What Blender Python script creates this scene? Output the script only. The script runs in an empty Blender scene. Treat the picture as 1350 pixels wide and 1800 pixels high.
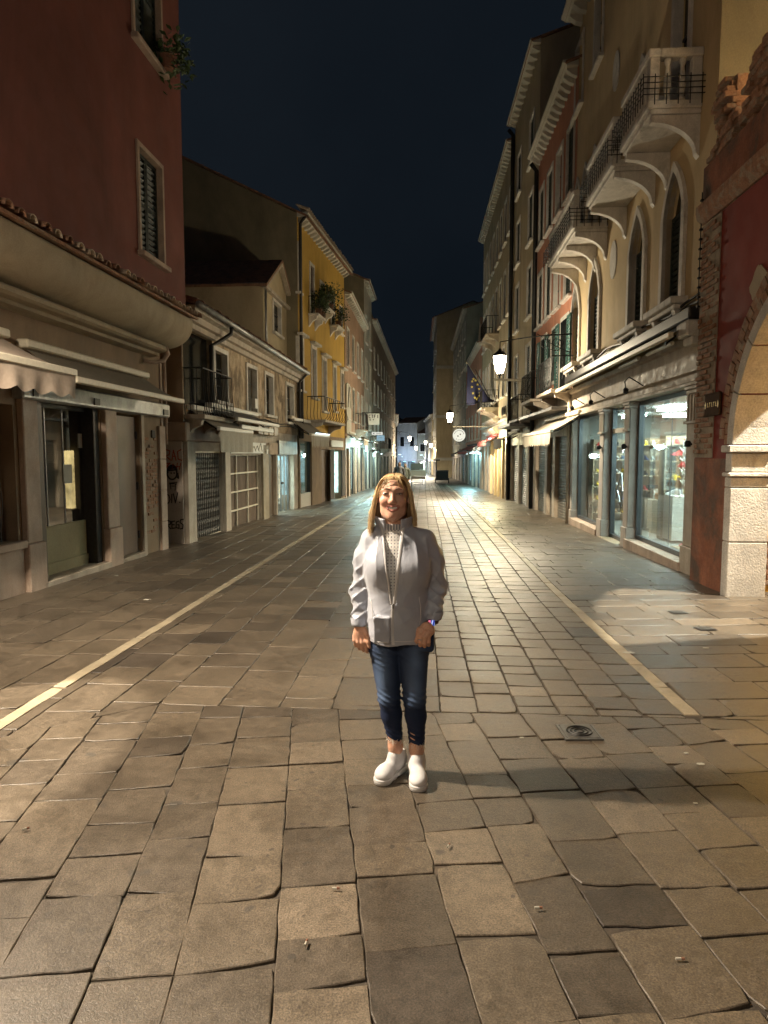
import bpy, math, random
import numpy as np
from mathutils import Vector, Matrix

R = math.radians
random.seed(11)
SC = bpy.context.scene
COL = SC.collection

# ------------------------------------------------------------------ camera
CAM_H, FPX, CX, CY = 1.72, 1200.0, 675.0, 900.0       # photograph is 1350 x 1800
YAW = math.atan(70 / 1200.0)                           # heading left of the street axis
PIT = math.atan((900 - 798) / 1200.0)                  # looking slightly down
cam_d = bpy.data.cameras.new('camera')
cam_d.sensor_fit = 'VERTICAL'
cam_d.sensor_height = 36.0
cam_d.sensor_width = 27.0
cam_d.lens = 24.0
cam_d.clip_start, cam_d.clip_end = 0.05, 1500
cam = bpy.data.objects.new('camera', cam_d)
cam.location = (0, 0, CAM_H)
cam.rotation_euler = (math.pi / 2 - PIT, 0, YAW)
COL.objects.link(cam)
SC.camera = cam

# ------------------------------------------------------------------ night sky
W = bpy.data.worlds.new('World')
SC.world = W
W.use_nodes = True
wn, wl = W.node_tree.nodes, W.node_tree.links
wn.clear()
w_out = wn.new('ShaderNodeOutputWorld')
w_bg = wn.new('ShaderNodeBackground')
w_tc = wn.new('ShaderNodeTexCoord')
w_no = wn.new('ShaderNodeTexNoise')
w_no.inputs['Scale'].default_value = 2.2
w_no.inputs['Detail'].default_value = 5
w_rp = wn.new('ShaderNodeValToRGB')
w_rp.color_ramp.elements[0].position = 0.30
w_rp.color_ramp.elements[0].color = (0.0036, 0.0058, 0.0088, 1)
w_rp.color_ramp.elements[1].position = 0.75
w_rp.color_ramp.elements[1].color = (0.0068, 0.0096, 0.0134, 1)
wl.new(w_tc.outputs['Generated'], w_no.inputs['Vector'])
wl.new(w_no.outputs['Fac'], w_rp.inputs['Fac'])
wl.new(w_rp.outputs['Color'], w_bg.inputs['Color'])
w_bg.inputs['Strength'].default_value = 1.0
wl.new(w_bg.outputs['Background'], w_out.inputs['Surface'])

SC.view_settings.view_transform = 'Standard'
SC.view_settings.look = 'None'
SC.view_settings.gamma = 1.0
SC.view_settings.use_curve_mapping = False
SC.view_settings.exposure = 0.12
SC.render.engine = 'CYCLES'
SC.cycles.use_denoising = True
SC.cycles.max_bounces = 6
SC.cycles.diffuse_bounces = 3
SC.cycles.glossy_bounces = 3
SC.cycles.transparent_max_bounces = 10
SC.cycles.sample_clamp_indirect = 4.0
SC.cycles.caustics_reflective = False
SC.cycles.caustics_refractive = False

# ------------------------------------------------------------------ the lens as plain geometry (used to read sizes off the photograph)
_cf = np.array([-math.sin(YAW) * math.cos(PIT), math.cos(YAW) * math.cos(PIT), -math.sin(PIT)])
_cr = np.array([math.cos(YAW), math.sin(YAW), 0.0])
_cu = np.cross(_cr, _cf)
_cc = np.array([0, 0, CAM_H])
def ray(px, py):
    return _cf + _cr * (px - CX) / FPX - _cu * (py - CY) / FPX
def ground_pt(px, py, z=0.0):
    d = ray(px, py); t = (z - CAM_H) / d[2]
    return _cc + d * t
def at_depth(px, py, Y):
    d = ray(px, py)
    return _cc + d * (Y / d[1])
def proj(p):
    v = np.array(p) - _cc; z = v @ _cf
    return CX + FPX * (v @ _cr) / z, CY - FPX * (v @ _cu) / z, z

# ------------------------------------------------------------------ mesh building
class MB:
    def __init__(s): s.v = []; s.f = []
    def add(s, vs, fs):
        n = len(s.v); s.v.extend([tuple(map(float, q)) for q in vs]); s.f.extend([tuple(i + n for i in f) for f in fs]); return s
    def box(s, x0, x1, y0, y1, z0, z1):
        vs = [(x, y, z) for z in (z0, z1) for x, y in ((x0, y0), (x1, y0), (x1, y1), (x0, y1))]
        return s.add(vs, [(3, 2, 1, 0), (4, 5, 6, 7), (0, 1, 5, 4), (1, 2, 6, 5), (2, 3, 7, 6), (3, 0, 4, 7)])
    def bbox(s, x0, x1, y0, y1, z0, z1, b=.01):           # box with chamfered vertical and top edges
        def ring(z, i):
            return [(x0 + i, y0, z), (x1 - i, y0, z), (x1, y0 + i, z), (x1, y1 - i, z), (x1 - i, y1, z), (x0 + i, y1, z), (x0, y1 - i, z), (x0, y0 + i, z)]
        def inner(z):
            return [(min(max(x, x0 + b), x1 - b), min(max(y, y0 + b), y1 - b), z) for x, y, _ in ring(z, b)]
        vs = inner(z0) + ring(z0 + b, b) + ring(z1 - b, b) + inner(z1)
        fs = [tuple(range(7, -1, -1)), tuple(range(24, 32))]
        for k in range(3):
            for i in range(8):
                j = (i + 1) % 8
                fs.append((k * 8 + i, k * 8 + j, k * 8 + 8 + j, k * 8 + 8 + i))
        return s.add(vs, fs)
    def quad(s, a, b, c, d): return s.add([a, b, c, d], [(0, 1, 2, 3)])
    def prism_y(s, poly, y0, y1):                          # polygon in x,z extruded along y
        n = len(poly)
        vs = [(x, y0, z) for x, z in poly] + [(x, y1, z) for x, z in poly]
        fs = [tuple(range(n)), tuple(range(2 * n - 1, n - 1, -1))]
        for i in range(n):
            j = (i + 1) % n; fs.append((i, i + n, j + n, j))
        return s.add(vs, fs)
    def prism_x(s, poly, x0, x1, cap=True):                # polygon in y,z extruded along x
        n = len(poly)
        vs = [(x0, y, z) for y, z in poly] + [(x1, y, z) for y, z in poly]
        fs = [tuple(range(n)), tuple(range(2 * n - 1, n - 1, -1))] if cap else []
        for i in range(n):
            j = (i + 1) % n; fs.append((i, j, j + n, i + n))
        return s.add(vs, fs)
    def prism_z(s, poly, z0, z1):
        n = len(poly)
        vs = [(x, y, z0) for x, y in poly] + [(x, y, z1) for x, y in poly]
        fs = [tuple(range(n - 1, -1, -1)), tuple(range(n, 2 * n))]
        for i in range(n):
            j = (i + 1) % n; fs.append((i, j, j + n, i + n))
        return s.add(vs, fs)
    def sheet_x(s, prof, x0, x1):                          # open profile in y,z swept along x
        n = len(prof)
        vs = [(x0, y, z) for y, z in prof] + [(x1, y, z) for y, z in prof]
        return s.add(vs, [(i, i + 1, i + 1 + n, i + n) for i in range(n - 1)])
    def tube(s, pts, r, n=6, cap=True):
        P = [Vector(p) for p in pts]; m = len(P)
        rr = r if isinstance(r, (list, tuple, np.ndarray)) else [r] * m
        vs, fs = [], []
        up = None
        for i in range(m):
            t = (P[min(i + 1, m - 1)] - P[max(i - 1, 0)])
            t = t.normalized() if t.length > 1e-9 else Vector((0, 0, 1))
            if up is None:
                up = Vector((0, 0, 1)) if abs(t.z) < .9 else Vector((1, 0, 0))
            a = t.cross(up)
            a = a.normalized() if a.length > 1e-6 else t.orthogonal().normalized()
            b = a.cross(t); up = b
            for k in range(n):
                an = 2 * math.pi * k / n
                q = P[i] + (a * math.cos(an) + b * math.sin(an)) * rr[i]
                vs.append(tuple(q))
        for i in range(m - 1):
            for k in range(n):
                l = (k + 1) % n
                fs.append((i * n + k, i * n + l, (i + 1) * n + l, (i + 1) * n + k))
        if cap:
            fs.append(tuple(range(n - 1, -1, -1))); fs.append(tuple(range((m - 1) * n, m * n)))
        return s.add(vs, fs)
    def lathe(s, prof, c=(0, 0, 0), n=12, cap=True):       # prof of (radius, z)
        vs, fs = [], []
        for r, z in prof:
            for k in range(n):
                an = 2 * math.pi * (k + .5) / n
                vs.append((c[0] + r * math.cos(an), c[1] + r * math.sin(an), c[2] + z))
        for i in range(len(prof) - 1):
            for k in range(n):
                l = (k + 1) % n; fs.append((i * n + k, i * n + l, (i + 1) * n + l, (i + 1) * n + k))
        if cap:
            fs.append(tuple(range(n - 1, -1, -1))); m = len(prof) - 1; fs.append(tuple(range(m * n, m * n + n)))
        return s.add(vs, fs)
    def mesh(s, name, flip=1, smooth=False):
        me = bpy.data.meshes.new(name)
        if flip < 0:
            me.from_pydata([(x, -y, z) for x, y, z in s.v], [], [f[::-1] for f in s.f])
        else:
            me.from_pydata(s.v, [], s.f)
        if smooth:
            me.polygons.foreach_set('use_smooth', [True] * len(me.polygons))
        me.update()
        return me

def link(name, data, parent=None, mat=None, loc=None):
    o = bpy.data.objects.new(name, data)
    COL.objects.link(o)
    if parent is not None: o.parent = parent
    if mat is not None:
        if not data.materials: data.materials.append(mat)
    if loc is not None: o.location = loc
    return o
def tag(o, label=None, cat=None, group=None, kind=None):
    if label: o['label'] = label
    if cat: o['category'] = cat
    if group: o['group'] = group
    if kind: o['kind'] = kind
    return o
def thing(name, label, cat, loc=(0, 0, 0), rz=0, group=None):
    o = bpy.data.objects.new(name, None); COL.objects.link(o)
    o.empty_display_size = .2
    o.location = loc; o.rotation_euler = (0, 0, rz)
    return tag(o, label, cat, group)
def part(name, mb, mat, parent, flip=1, smooth=False, label=None, loc=None, kind=None):
    o = link(name, mb.mesh(name, flip, smooth), parent, mat, loc)
    if label: o['label'] = label
    if kind: o['kind'] = kind
    return o
def copy_tree(o, parent=None):
    c = o.copy(); COL.objects.link(c); c.parent = parent
    for ch in o.children: copy_tree(ch, c)
    return c
# ------------------------------------------------------------------ materials
class NT:
    def __init__(s, name):
        s.m = bpy.data.materials.new(name); s.m.use_nodes = True
        s.t = s.m.node_tree; s.t.nodes.clear()
        s.out = s.n('ShaderNodeOutputMaterial')
    def n(s, ty, **kw):
        x = s.t.nodes.new(ty)
        for k, v in kw.items():
            if k in x.inputs.keys(): s.set(x, k, v)
            else: setattr(x, k, v)
        return x
    def set(s, x, k, v):
        if hasattr(v, 'links') or isinstance(v, bpy.types.NodeSocket): s.t.links.new(v, x.inputs[k])
        else: x.inputs[k].default_value = v
    def l(s, a, b): s.t.links.new(a, b)
    def noise(s, vec, scale, detail=4, rough=.55, dist=0.0):
        x = s.n('ShaderNodeTexNoise'); x.inputs['Scale'].default_value = scale; x.inputs['Detail'].default_value = detail
        x.inputs['Roughness'].default_value = rough; x.inputs['Distortion'].default_value = dist
        if vec is not None: s.l(vec, x.inputs['Vector'])
        return x.outputs['Fac']
    def ramp(s, fac, stops):
        x = s.n('ShaderNodeValToRGB'); e = x.color_ramp.elements
        while len(e) < len(stops): e.new(0.5)
        for i, (p, c) in enumerate(stops):
            e[i].position = p
            e[i].color = (c, c, c, 1) if isinstance(c, (int, float)) else (*c[:3], 1)
        s.l(fac, x.inputs['Fac']); return x.outputs['Color']
    def mix(s, fac, a, b, mode='MIX'):
        x = s.n('ShaderNodeMix'); x.data_type = 'RGBA'; x.blend_type = mode
        for k, v in ((0, fac), (6, a), (7, b)):
            if isinstance(v, bpy.types.NodeSocket): s.l(v, x.inputs[k])
            else: x.inputs[k].default_value = v if k == 0 else (*v[:3], 1)
        return x.outputs[2]
    def math(s, op, a, b=0.0):
        x = s.n('ShaderNodeMath'); x.operation = op
        for i, v in enumerate((a, b)):
            if isinstance(v, bpy.types.NodeSocket): s.l(v, x.inputs[i])
            else: x.inputs[i].default_value = v
        return x.outputs[0]
    def bsdf(s, color, rough=.6, metal=0.0, bump=None, bstr=.3, bdist=.01, spec=.5, **kw):
        b = s.n('ShaderNodeBsdfPrincipled')
        for k, v in (('Base Color', color), ('Roughness', rough), ('Metallic', metal), ('Specular IOR Level', spec)):
            if isinstance(v, bpy.types.NodeSocket): s.l(v, b.inputs[k])
            elif k == 'Base Color': b.inputs[k].default_value = (*v[:3], 1)
            else: b.inputs[k].default_value = v
        for k, v in kw.items():
            k = k.replace('_', ' ')
            if isinstance(v, bpy.types.NodeSocket): s.l(v, b.inputs[k])
            else: b.inputs[k].default_value = v
        if bump is not None:
            bp = s.n('ShaderNodeBump'); bp.inputs['Strength'].default_value = bstr; bp.inputs['Distance'].default_value = bdist
            s.l(bump, bp.inputs['Height']); s.l(bp.outputs['Normal'], b.inputs['Normal'])
        s.l(b.outputs['BSDF'], s.out.inputs['Surface']); return b
    def coords(s, stretch=(1, 1, 1), kind='Object'):
        tc = s.n('ShaderNodeTexCoord'); mp = s.n('ShaderNodeMapping'); mp.inputs['Scale'].default_value = stretch
        s.l(tc.outputs[kind], mp.inputs['Vector']); return mp.outputs['Vector']

def surf(name, c1, c2, c3=None, scale=1.5, dirt=(.55, .7), dscale=.8, streak=1.0, rough=(.6, .85), bump=.25, bscale=60, bdist=.004, metal=0.0, fine=.12, spec=.4):
    """general weathered surface: two tones, a dirt colour in patches, fine grain and bump"""
    t = NT(name); v = t.coords(); vs = t.coords((1, 1, streak))
    n1 = t.noise(v, scale, 5, .6, .4)
    col = t.ramp(n1, [(.32, c1), (.68, c2)])
    if c3 is not None:
        d = t.ramp(t.noise(vs, dscale, 6, .65, .6), [(dirt[0], 0.0), (dirt[1], 1.0)])
        col = t.mix(t.math('MULTIPLY', d, .85), col, c3)
    g = t.noise(v, bscale, 4, .6)
    col = t.mix(1.0, col, t.ramp(g, [(.25, 1 - fine * 1.6), (.75, 1 + fine)]), 'MULTIPLY')
    col = t.mix(1.0, col, t.ramp(t.noise(t.coords((1, 1, .35)), scale * .7, 7, .7, .8), [(.28, .70), (.5, .98), (.72, 1.14)]), 'MULTIPLY')
    rg = t.ramp(t.noise(v, scale * 3, 3), [(.3, rough[0]), (.7, rough[1])])
    t.bsdf(col, rg, metal, g, bump, bdist, spec)
    return t.m

def flat(name, c, rough=.6, metal=0.0, var=.12, bump=.0, spec=.5, scale=20):
    t = NT(name); v = t.coords(); g = t.noise(v, scale, 4)
    col = t.mix(1.0, c, t.ramp(g, [(.25, 1 - var), (.75, 1 + var)]), 'MULTIPLY')
    t.bsdf(col, rough, metal, g if bump else None, bump, .003, spec)
    return t.m

def emit(name, c, strength, var=0.0):
    t = NT(name); e = t.n('ShaderNodeEmission')
    e.inputs['Strength'].default_value = strength
    if var:
        v = t.coords(); n = t.noise(v, 3.0, 3)
        t.l(t.mix(1.0, c, t.ramp(n, [(.3, 1 - var), (.7, 1 + var)]), 'MULTIPLY'), e.inputs['Color'])
    else: e.inputs['Color'].default_value = (*c, 1)
    t.l(e.outputs[0], t.out.inputs['Surface']); return t.m

def glass(name, tint=(.75, .8, .8), refl=.12):
    t = NT(name); tr = t.n('ShaderNodeBsdfTransparent'); gl = t.n('ShaderNodeBsdfGlossy')
    tr.inputs['Color'].default_value = (*tint, 1); gl.inputs['Roughness'].default_value = .03
    fr = t.n('ShaderNodeFresnel'); fr.inputs['IOR'].default_value = 1.5
    mx = t.n('ShaderNodeMixShader')
    t.l(t.math('MINIMUM', t.math('ADD', fr.outputs[0], refl * .1), .55), mx.inputs[0])
    t.l(tr.outputs[0], mx.inputs[1]); t.l(gl.outputs[0], mx.inputs[2]); t.l(mx.outputs[0], t.out.inputs['Surface']); return t.m

def lamp_glass(name, c, strength):
    t = NT(name); tr = t.n('ShaderNodeBsdfTransparent'); e = t.n('ShaderNodeEmission')
    e.inputs['Color'].default_value = (*c, 1); e.inputs['Strength'].default_value = strength
    a = t.n('ShaderNodeAddShader'); tr.inputs['Color'].default_value = (.8, .8, .8, 1)
    t.l(tr.outputs[0], a.inputs[0]); t.l(e.outputs[0], a.inputs[1]); t.l(a.outputs[0], t.out.inputs['Surface']); return t.m

def paving_mat(name='trachyte paving'):
    t = NT(name); v = t.coords()
    at = t.n('ShaderNodeAttribute'); at.attribute_name = 'tone'
    base = t.ramp(at.outputs['Fac'], [(0, (.048, .038, .030)), (.25, (.080, .063, .046)), (.5, (.099, .078, .056)), (.75, (.121, .095, .067)), (1, (.158, .125, .090))])
    big = t.noise(v, 2.3, 6, .65, .5)
    base = t.mix(1.0, base, t.ramp(big, [(.25, .60), (.5, 1.0), (.78, 1.25)]), 'MULTIPLY')
    mid = t.noise(v, 16, 5, .7)
    base = t.mix(1.0, base, t.ramp(mid, [(.25, .58), (.55, 1.0), (.8, 1.28)]), 'MULTIPLY')
    fine = t.noise(v, 150, 3, .7)
    base = t.mix(1.0, base, t.ramp(fine, [(.28, .42), (.5, 1.0), (.75, 1.75)]), 'MULTIPLY')
    spots = t.ramp(t.noise(v, 5.5, 2, .4), [(.70, 0.0), (.735, 1.0)])
    base = t.mix(t.math('MULTIPLY', spots, .75), base, (.055, .048, .04))
    gum = t.ramp(t.noise(v, 19, 1, .3), [(.735, 0.0), (.755, 1.0)])
    base = t.mix(t.math('MULTIPLY', gum, .7), base, (.045, .038, .032))
    pale = t.ramp(t.noise(v, 3.1, 8, .8, 1.5), [(.60, 0.0), (.72, 1.0)])
    base = t.mix(t.math('MULTIPLY', pale, .28), base, (.24, .20, .15))
    rg = t.ramp(t.math('ADD', t.math('MULTIPLY', big, .6), t.math('MULTIPLY', mid, .4)), [(.3, .30), (.7, .56)])
    h = t.math('ADD', t.math('MULTIPLY', mid, .6), t.math('MULTIPLY', fine, .5))
    h = t.math('ADD', h, t.math('MULTIPLY', big, 1.2))
    t.bsdf(base, rg, 0, h, .55, .006, .42)
    return t.m

def wood_mat(name, c1, c2, rough=.5):
    t = NT(name); v = t.coords((9, 9, .6))
    n = t.noise(v, 3, 6, .6, 1.0)
    t.bsdf(t.ramp(n, [(.3, c1), (.7, c2)]), rough, 0, n, .2, .003)
    return t.m

M = {}
M['paving'] = paving_mat()
M['mortar'] = surf('joint dirt', (.045, .036, .028), (.095, .076, .056), None, 8, rough=(.8, .95), bump=.5, bscale=90)
M['istria'] = surf('istrian stone', (.27, .225, .155), (.36, .30, .21), (.30, .26, .19), 2.5, (.56, .72), 3, 1, (.45, .7), .3, 70)
M['pilaster'] = surf('worn pale stone', (.36, .30, .235), (.50, .43, .345), (.17, .14, .105), 2.2, (.54, .76), 1.6, .35, (.5, .8), .3, 55)
M['stone_pink'] = surf('rosy stone', (.36, .265, .205), (.48, .37, .29), (.18, .135, .10), 2.0, (.56, .76), 1.6, .3, (.5, .8), .25, 60)
M['white_stone'] = surf('white stone trim', (.60, .57, .52), (.76, .72, .66), (.22, .19, .16), 3, (.55, .75), 2.4, .4, (.55, .8), .25, 60)
M['pier_plaster'] = surf('pale pier plaster', (.44, .37, .31), (.54, .46, .39), (.30, .24, .19), 1.6, (.56, .78), 1.2, .4, (.6, .85), .2, 60)
M['lilac_stone'] = surf('grey stone pier', (.35, .31, .28), (.46, .41, .37), (.17, .14, .12), 2, (.58, .76), 1.8, .3, (.5, .75), .2, 60)
M['rough_stone'] = surf('bush hammered stone', (.42, .39, .35), (.60, .56, .50), (.22, .19, .16), 3, (.56, .74), 1.6, .8, (.7, .9), .7, 45, .015, fine=.18)
M['red'] = surf('dark red plaster', (.155, .050, .037), (.215, .068, .049), (.13, .040, .030), .9, (.42, .75), .7, .35, (.75, .9), .2, 90)
M['red_deep'] = surf('deep red plaster', (.17, .024, .017), (.21, .034, .023), (.11, .022, .016), .9, (.56, .8), .7, .6, (.7, .9), .2, 90)
M['red_worn'] = surf('worn rust plaster', (.17, .055, .026), (.29, .11, .055), (.075, .055, .04), 2.2, (.44, .60), 1.5, .8, (.7, .9), .5, 50, fine=.2)
M['cream'] = surf('cream plaster', (.56, .43, .25), (.64, .50, .30), (.44, .33, .19), .8, (.56, .85), .6, .3, (.75, .9), .15, 80)
M['cove'] = surf('grey beige plaster', (.38, .32, .23), (.46, .39, .28), (.27, .22, .155), 1.2, (.52, .78), .8, .5, (.75, .9), .2, 70)
M['brownwall'] = surf('brown plaster', (.24, .17, .11), (.31, .225, .15), (.15, .11, .075), 1.2, (.52, .8), .9, .5, (.75, .9), .25, 70)
M['ochre'] = surf('ochre plaster', (.56, .35, .07), (.65, .42, .095), (.42, .25, .06), .8, (.56, .85), .7, .35, (.75, .9), .15, 80)
M['salmon'] = surf('salmon plaster', (.52, .23, .145), (.60, .28, .18), (.38, .17, .11), .8, (.56, .85), .6, .35, (.75, .9), .15, 80)
M['tan'] = surf('tan plaster', (.45, .37, .24), (.53, .44, .29), (.33, .26, .17), .8, (.55, .82), .6, .3, (.75, .9), .15, 80)
M['greyplaster'] = surf('grey green plaster', (.33, .33, .27), (.42, .42, .34), (.24, .23, .18), .8, (.55, .8), .6, .3, (.75, .9), .15, 80)
M['shabby'] = surf('flaking plaster', (.33, .24, .15), (.66, .53, .37), (.14, .10, .065), 2.3, (.46, .58), 1.7, .6, (.75, .92), .6, 35, .01, fine=.2)
M['olive'] = surf('old olive render', (.22, .19, .12), (.28, .24, .16), (.14, .12, .08), .7, (.5, .75), .5, .6, (.8, .95), .3, 50)
M['rosebrown'] = surf('rose brown plaster', (.36, .24, .17), (.44, .30, .21), (.25, .16, .11), .9, (.52, .8), .7, .3, (.75, .9), .2, 70)
M['olive_rose'] = surf('dim rose grey plaster', (.28, .22, .165), (.35, .275, .21), (.20, .155, .11), .9, (.52, .8), .7, .3, (.75, .9), .2, 70)
M['pale'] = surf('pale plaster', (.52, .50, .44), (.62, .60, .53), (.36, .33, .28), .9, (.55, .8), .7, .3, (.75, .9), .2, 70)
M['rooftile'] = surf('terracotta roof tile', (.23, .12, .075), (.33, .18, .115), (.12, .085, .06), 5, (.5, .66), 4, 1, (.75, .9), .4, 60)
M['paletile'] = surf('bleached roof tile', (.50, .40, .30), (.60, .49, .38), (.28, .21, .15), 5, (.55, .7), 4, 1, (.75, .9), .4, 60)
M['brick'] = surf('old brick', (.24, .115, .065), (.36, .20, .12), (.30, .25, .19), 9, (.5, .62), 6, 1, (.8, .95), .5, 60, fine=.2)
M['brickmortar'] = surf('brick mortar', (.27, .22, .165), (.36, .30, .23), (.15, .12, .09), 6, (.5, .7), 3, 1, (.85, .95), .6, 60)
M['iron'] = flat('wrought iron', (.022, .021, .020), .5, .6, .3)
M['dark_metal'] = flat('dark painted metal', (.045, .042, .040), .45, .5, .25)
M['grille'] = flat('grey steel grille', (.16, .155, .145), .45, .7, .3)
M['shutter'] = surf('galvanised shutter', (.30, .30, .30), (.40, .40, .39), (.20, .19, .17), 4, (.55, .7), 3, .5, (.35, .55), .1, 40, metal=.6)
M['brown_shutter'] = surf('brown rolling shutter', (.145, .105, .075), (.19, .14, .10), (.09, .065, .05), 3, (.5, .7), 2, .4, (.4, .6), .2, 40)
M['grey_shutter'] = surf('dark rolling shutter', (.13, .115, .095), (.18, .16, .13), (.085, .075, .06), 3, (.5, .7), 2, .4, (.4, .6), .2, 40)
M['brown_door'] = surf('brown metal door', (.165, .115, .088), (.195, .14, .108), (.12, .082, .06), 1.2, (.55, .8), 1.2, .5, (.4, .55), .08, 40)
M['dark_brown'] = flat('dark brown frame', (.085, .055, .032), .5, 0, .2)
M['tan_panel'] = surf('olive tan panel', (.26, .215, .115), (.30, .25, .14), (.22, .18, .10), 1.5, (.6, .8), 1, .5, (.4, .55), .05, 40)
M['white_paint'] = flat('white paint', (.72, .69, .62), .5, 0, .08)
M['cream_paint'] = flat('cream painted metal', (.62, .56, .44), .5, 0, .12)
M['bulb_cloth'] = flat('pale awning cloth', (.38, .34, .27), .85, 0, .12, .2)
M['pink_cloth'] = flat('dusty beige awning cloth', (.37, .295, .235), .85, 0, .12, .2)
M['grey_cloth'] = flat('grey brown awning cloth', (.20, .17, .13), .85, 0, .15, .2)
M['dark_cloth'] = flat('charcoal awning cloth', (.06, .056, .052), .85, 0, .2, .2)
M['red_cloth'] = flat('dull red awning cloth', (.30, .07, .06), .85, 0, .15, .2)
M['green_shutter'] = flat('green shutter', (.035, .095, .080), .55, 0, .2)
M['dark_green'] = flat('dark green shutter', (.012, .020, .016), .55, 0, .25)
M['brown_blind'] = flat('brown shutter wood', (.10, .055, .035), .6, 0, .25)
M['void'] = flat('dark room behind window', (.010, .009, .008), .6, 0, .3)
M['pane'] = flat('night window pane', (.010, .011, .011), .12, 0, .3, spec=.22)
M['pane_curtain'] = flat('curtained window pane', (.16, .15, .13), .25, 0, .4, scale=5)
M['glass'] = glass('shop glass', (.80, .84, .84), .10)
M['glass_dark'] = glass('dim shop glass', (.55, .57, .55), .22)
M['alu'] = flat('aluminium frame', (.30, .31, .32), .35, .8, .1)
M['steel_frame'] = flat('dark grey shop frame', (.085, .095, .105), .4, .5, .15)
M['gold'] = emit('lit gold display lamp', (1.0, .74, .32), 2.2, .6)
M['lamp_lit'] = lamp_glass('lit lantern glass', (1.0, .86, .62), 30)
M['shop_white'] = emit('shop ceiling light', (.76, 1.0, .95), 120.0)
M['shop_cyan'] = emit('cyan shop light', (.48, .86, 1.0), 11, .25)
M['shop_aqua'] = emit('aqua shop light', (.62, .97, .92), 11, .3)
M['shop_blue'] = emit('blue shop light', (.30, .58, 1.0), 9, .4)
M['shop_warm'] = emit('warm shop light', (1.0, .82, .52), 8, .35)
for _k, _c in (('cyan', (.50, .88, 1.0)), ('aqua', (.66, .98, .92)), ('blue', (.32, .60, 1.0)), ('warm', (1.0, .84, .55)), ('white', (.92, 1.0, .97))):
    M['glow_' + _k] = emit('lit shop wall ' + _k, _c, 1.5, .55)  # emission stands in for lamplight on the shops' end walls
M['plaque'] = flat('plaque board', (.06, .035, .02), .9, 0, .2, spec=.08)
M['tube_lit'] = emit('lit tube', (.75, .95, 1.0), 4)
M['leaf'] = flat('leaf', (.05, .085, .025), .6, 0, .4, scale=30)
M['soil_pot'] = flat('terracotta pot', (.22, .10, .06), .8, 0, .2)
M['paper'] = flat('paper', (.42, .40, .34), .8, 0, .06)
M['ink'] = flat('black ink', (.015, .014, .014), .6, 0, .2)
M['redink'] = flat('red spray paint', (.36, .055, .03), .7, 0, .3)
M['gold_ink'] = flat('gold lettering', (.55, .38, .10), .4, .4, .1)
M['interior'] = flat('shop interior wall', (.42, .40, .34), .7, 0, .1)
M['interior_dark'] = flat('dim interior', (.10, .085, .065), .7, 0, .3)
M['shop_wall'] = flat('shop wall', (.27, .28, .26), .7, 0, .15)
M['interior_wood'] = wood_mat('pale shelf wood', (.32, .24, .15), (.42, .32, .20))
# ------------------------------------------------------------------ street and its paving stones
SLOPE = .0155
def gz(y): return -SLOPE * max(0.0, y - 4.5)               # the street falls gently away from the square
g = MB()
for ya, yb in ((-14, 4.5), (4.5, 200)):
    g.quad((-60, ya, gz(ya) - .011), (60, ya, gz(ya) - .011), (60, yb, gz(yb) - .011), (-60, yb, gz(yb) - .011))
street = part('street', g, M['mortar'], None, kind='structure')
def street_pt(px, py, up=0.0):
    d = ray(px, py); t = (SLOPE * 4.5 - CAM_H + up) / (d[2] + SLOPE * d[1]); P = _cc + d * t
    return P if P[1] > 4.5 else ground_pt(px, py, up)

XL = lambda y: -2.69 - .0025 * max(0, y - 5)
XR = lambda y: 1.80 - .012 * max(0, 6 - abs(y - 9)) + .002 * max(0, y - 9)

def clip(poly, nx, ny, d):                                # keep nx*x+ny*y <= d
    out = []
    for i in range(len(poly)):
        a, b = poly[i], poly[(i + 1) % len(poly)]
        da, db = nx * a[0] + ny * a[1] - d, nx * b[0] + ny * b[1] - d
        if da <= 0: out.append(a)
        if (da < 0) != (db < 0) and abs(da - db) > 1e-12:
            t = da / (da - db); out.append((a[0] + (b[0] - a[0]) * t, a[1] + (b[1] - a[1]) * t))
    return out
def area(p): return .5 * sum(p[i][0] * p[(i + 1) % len(p)][1] - p[(i + 1) % len(p)][0] * p[i][1] for i in range(len(p)))
def inset(poly, j):
    out = poly
    for i in range(len(poly)):
        a, b = poly[i], poly[(i + 1) % len(poly)]
        L = math.hypot(b[0] - a[0], b[1] - a[1])
        if L < 1e-4: continue
        nx, ny = (b[1] - a[1]) / L, -(b[0] - a[0]) / L
        out = clip(out, nx, ny, nx * a[0] + ny * a[1] - j)
        if len(out) < 3: return []
    return out
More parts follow.
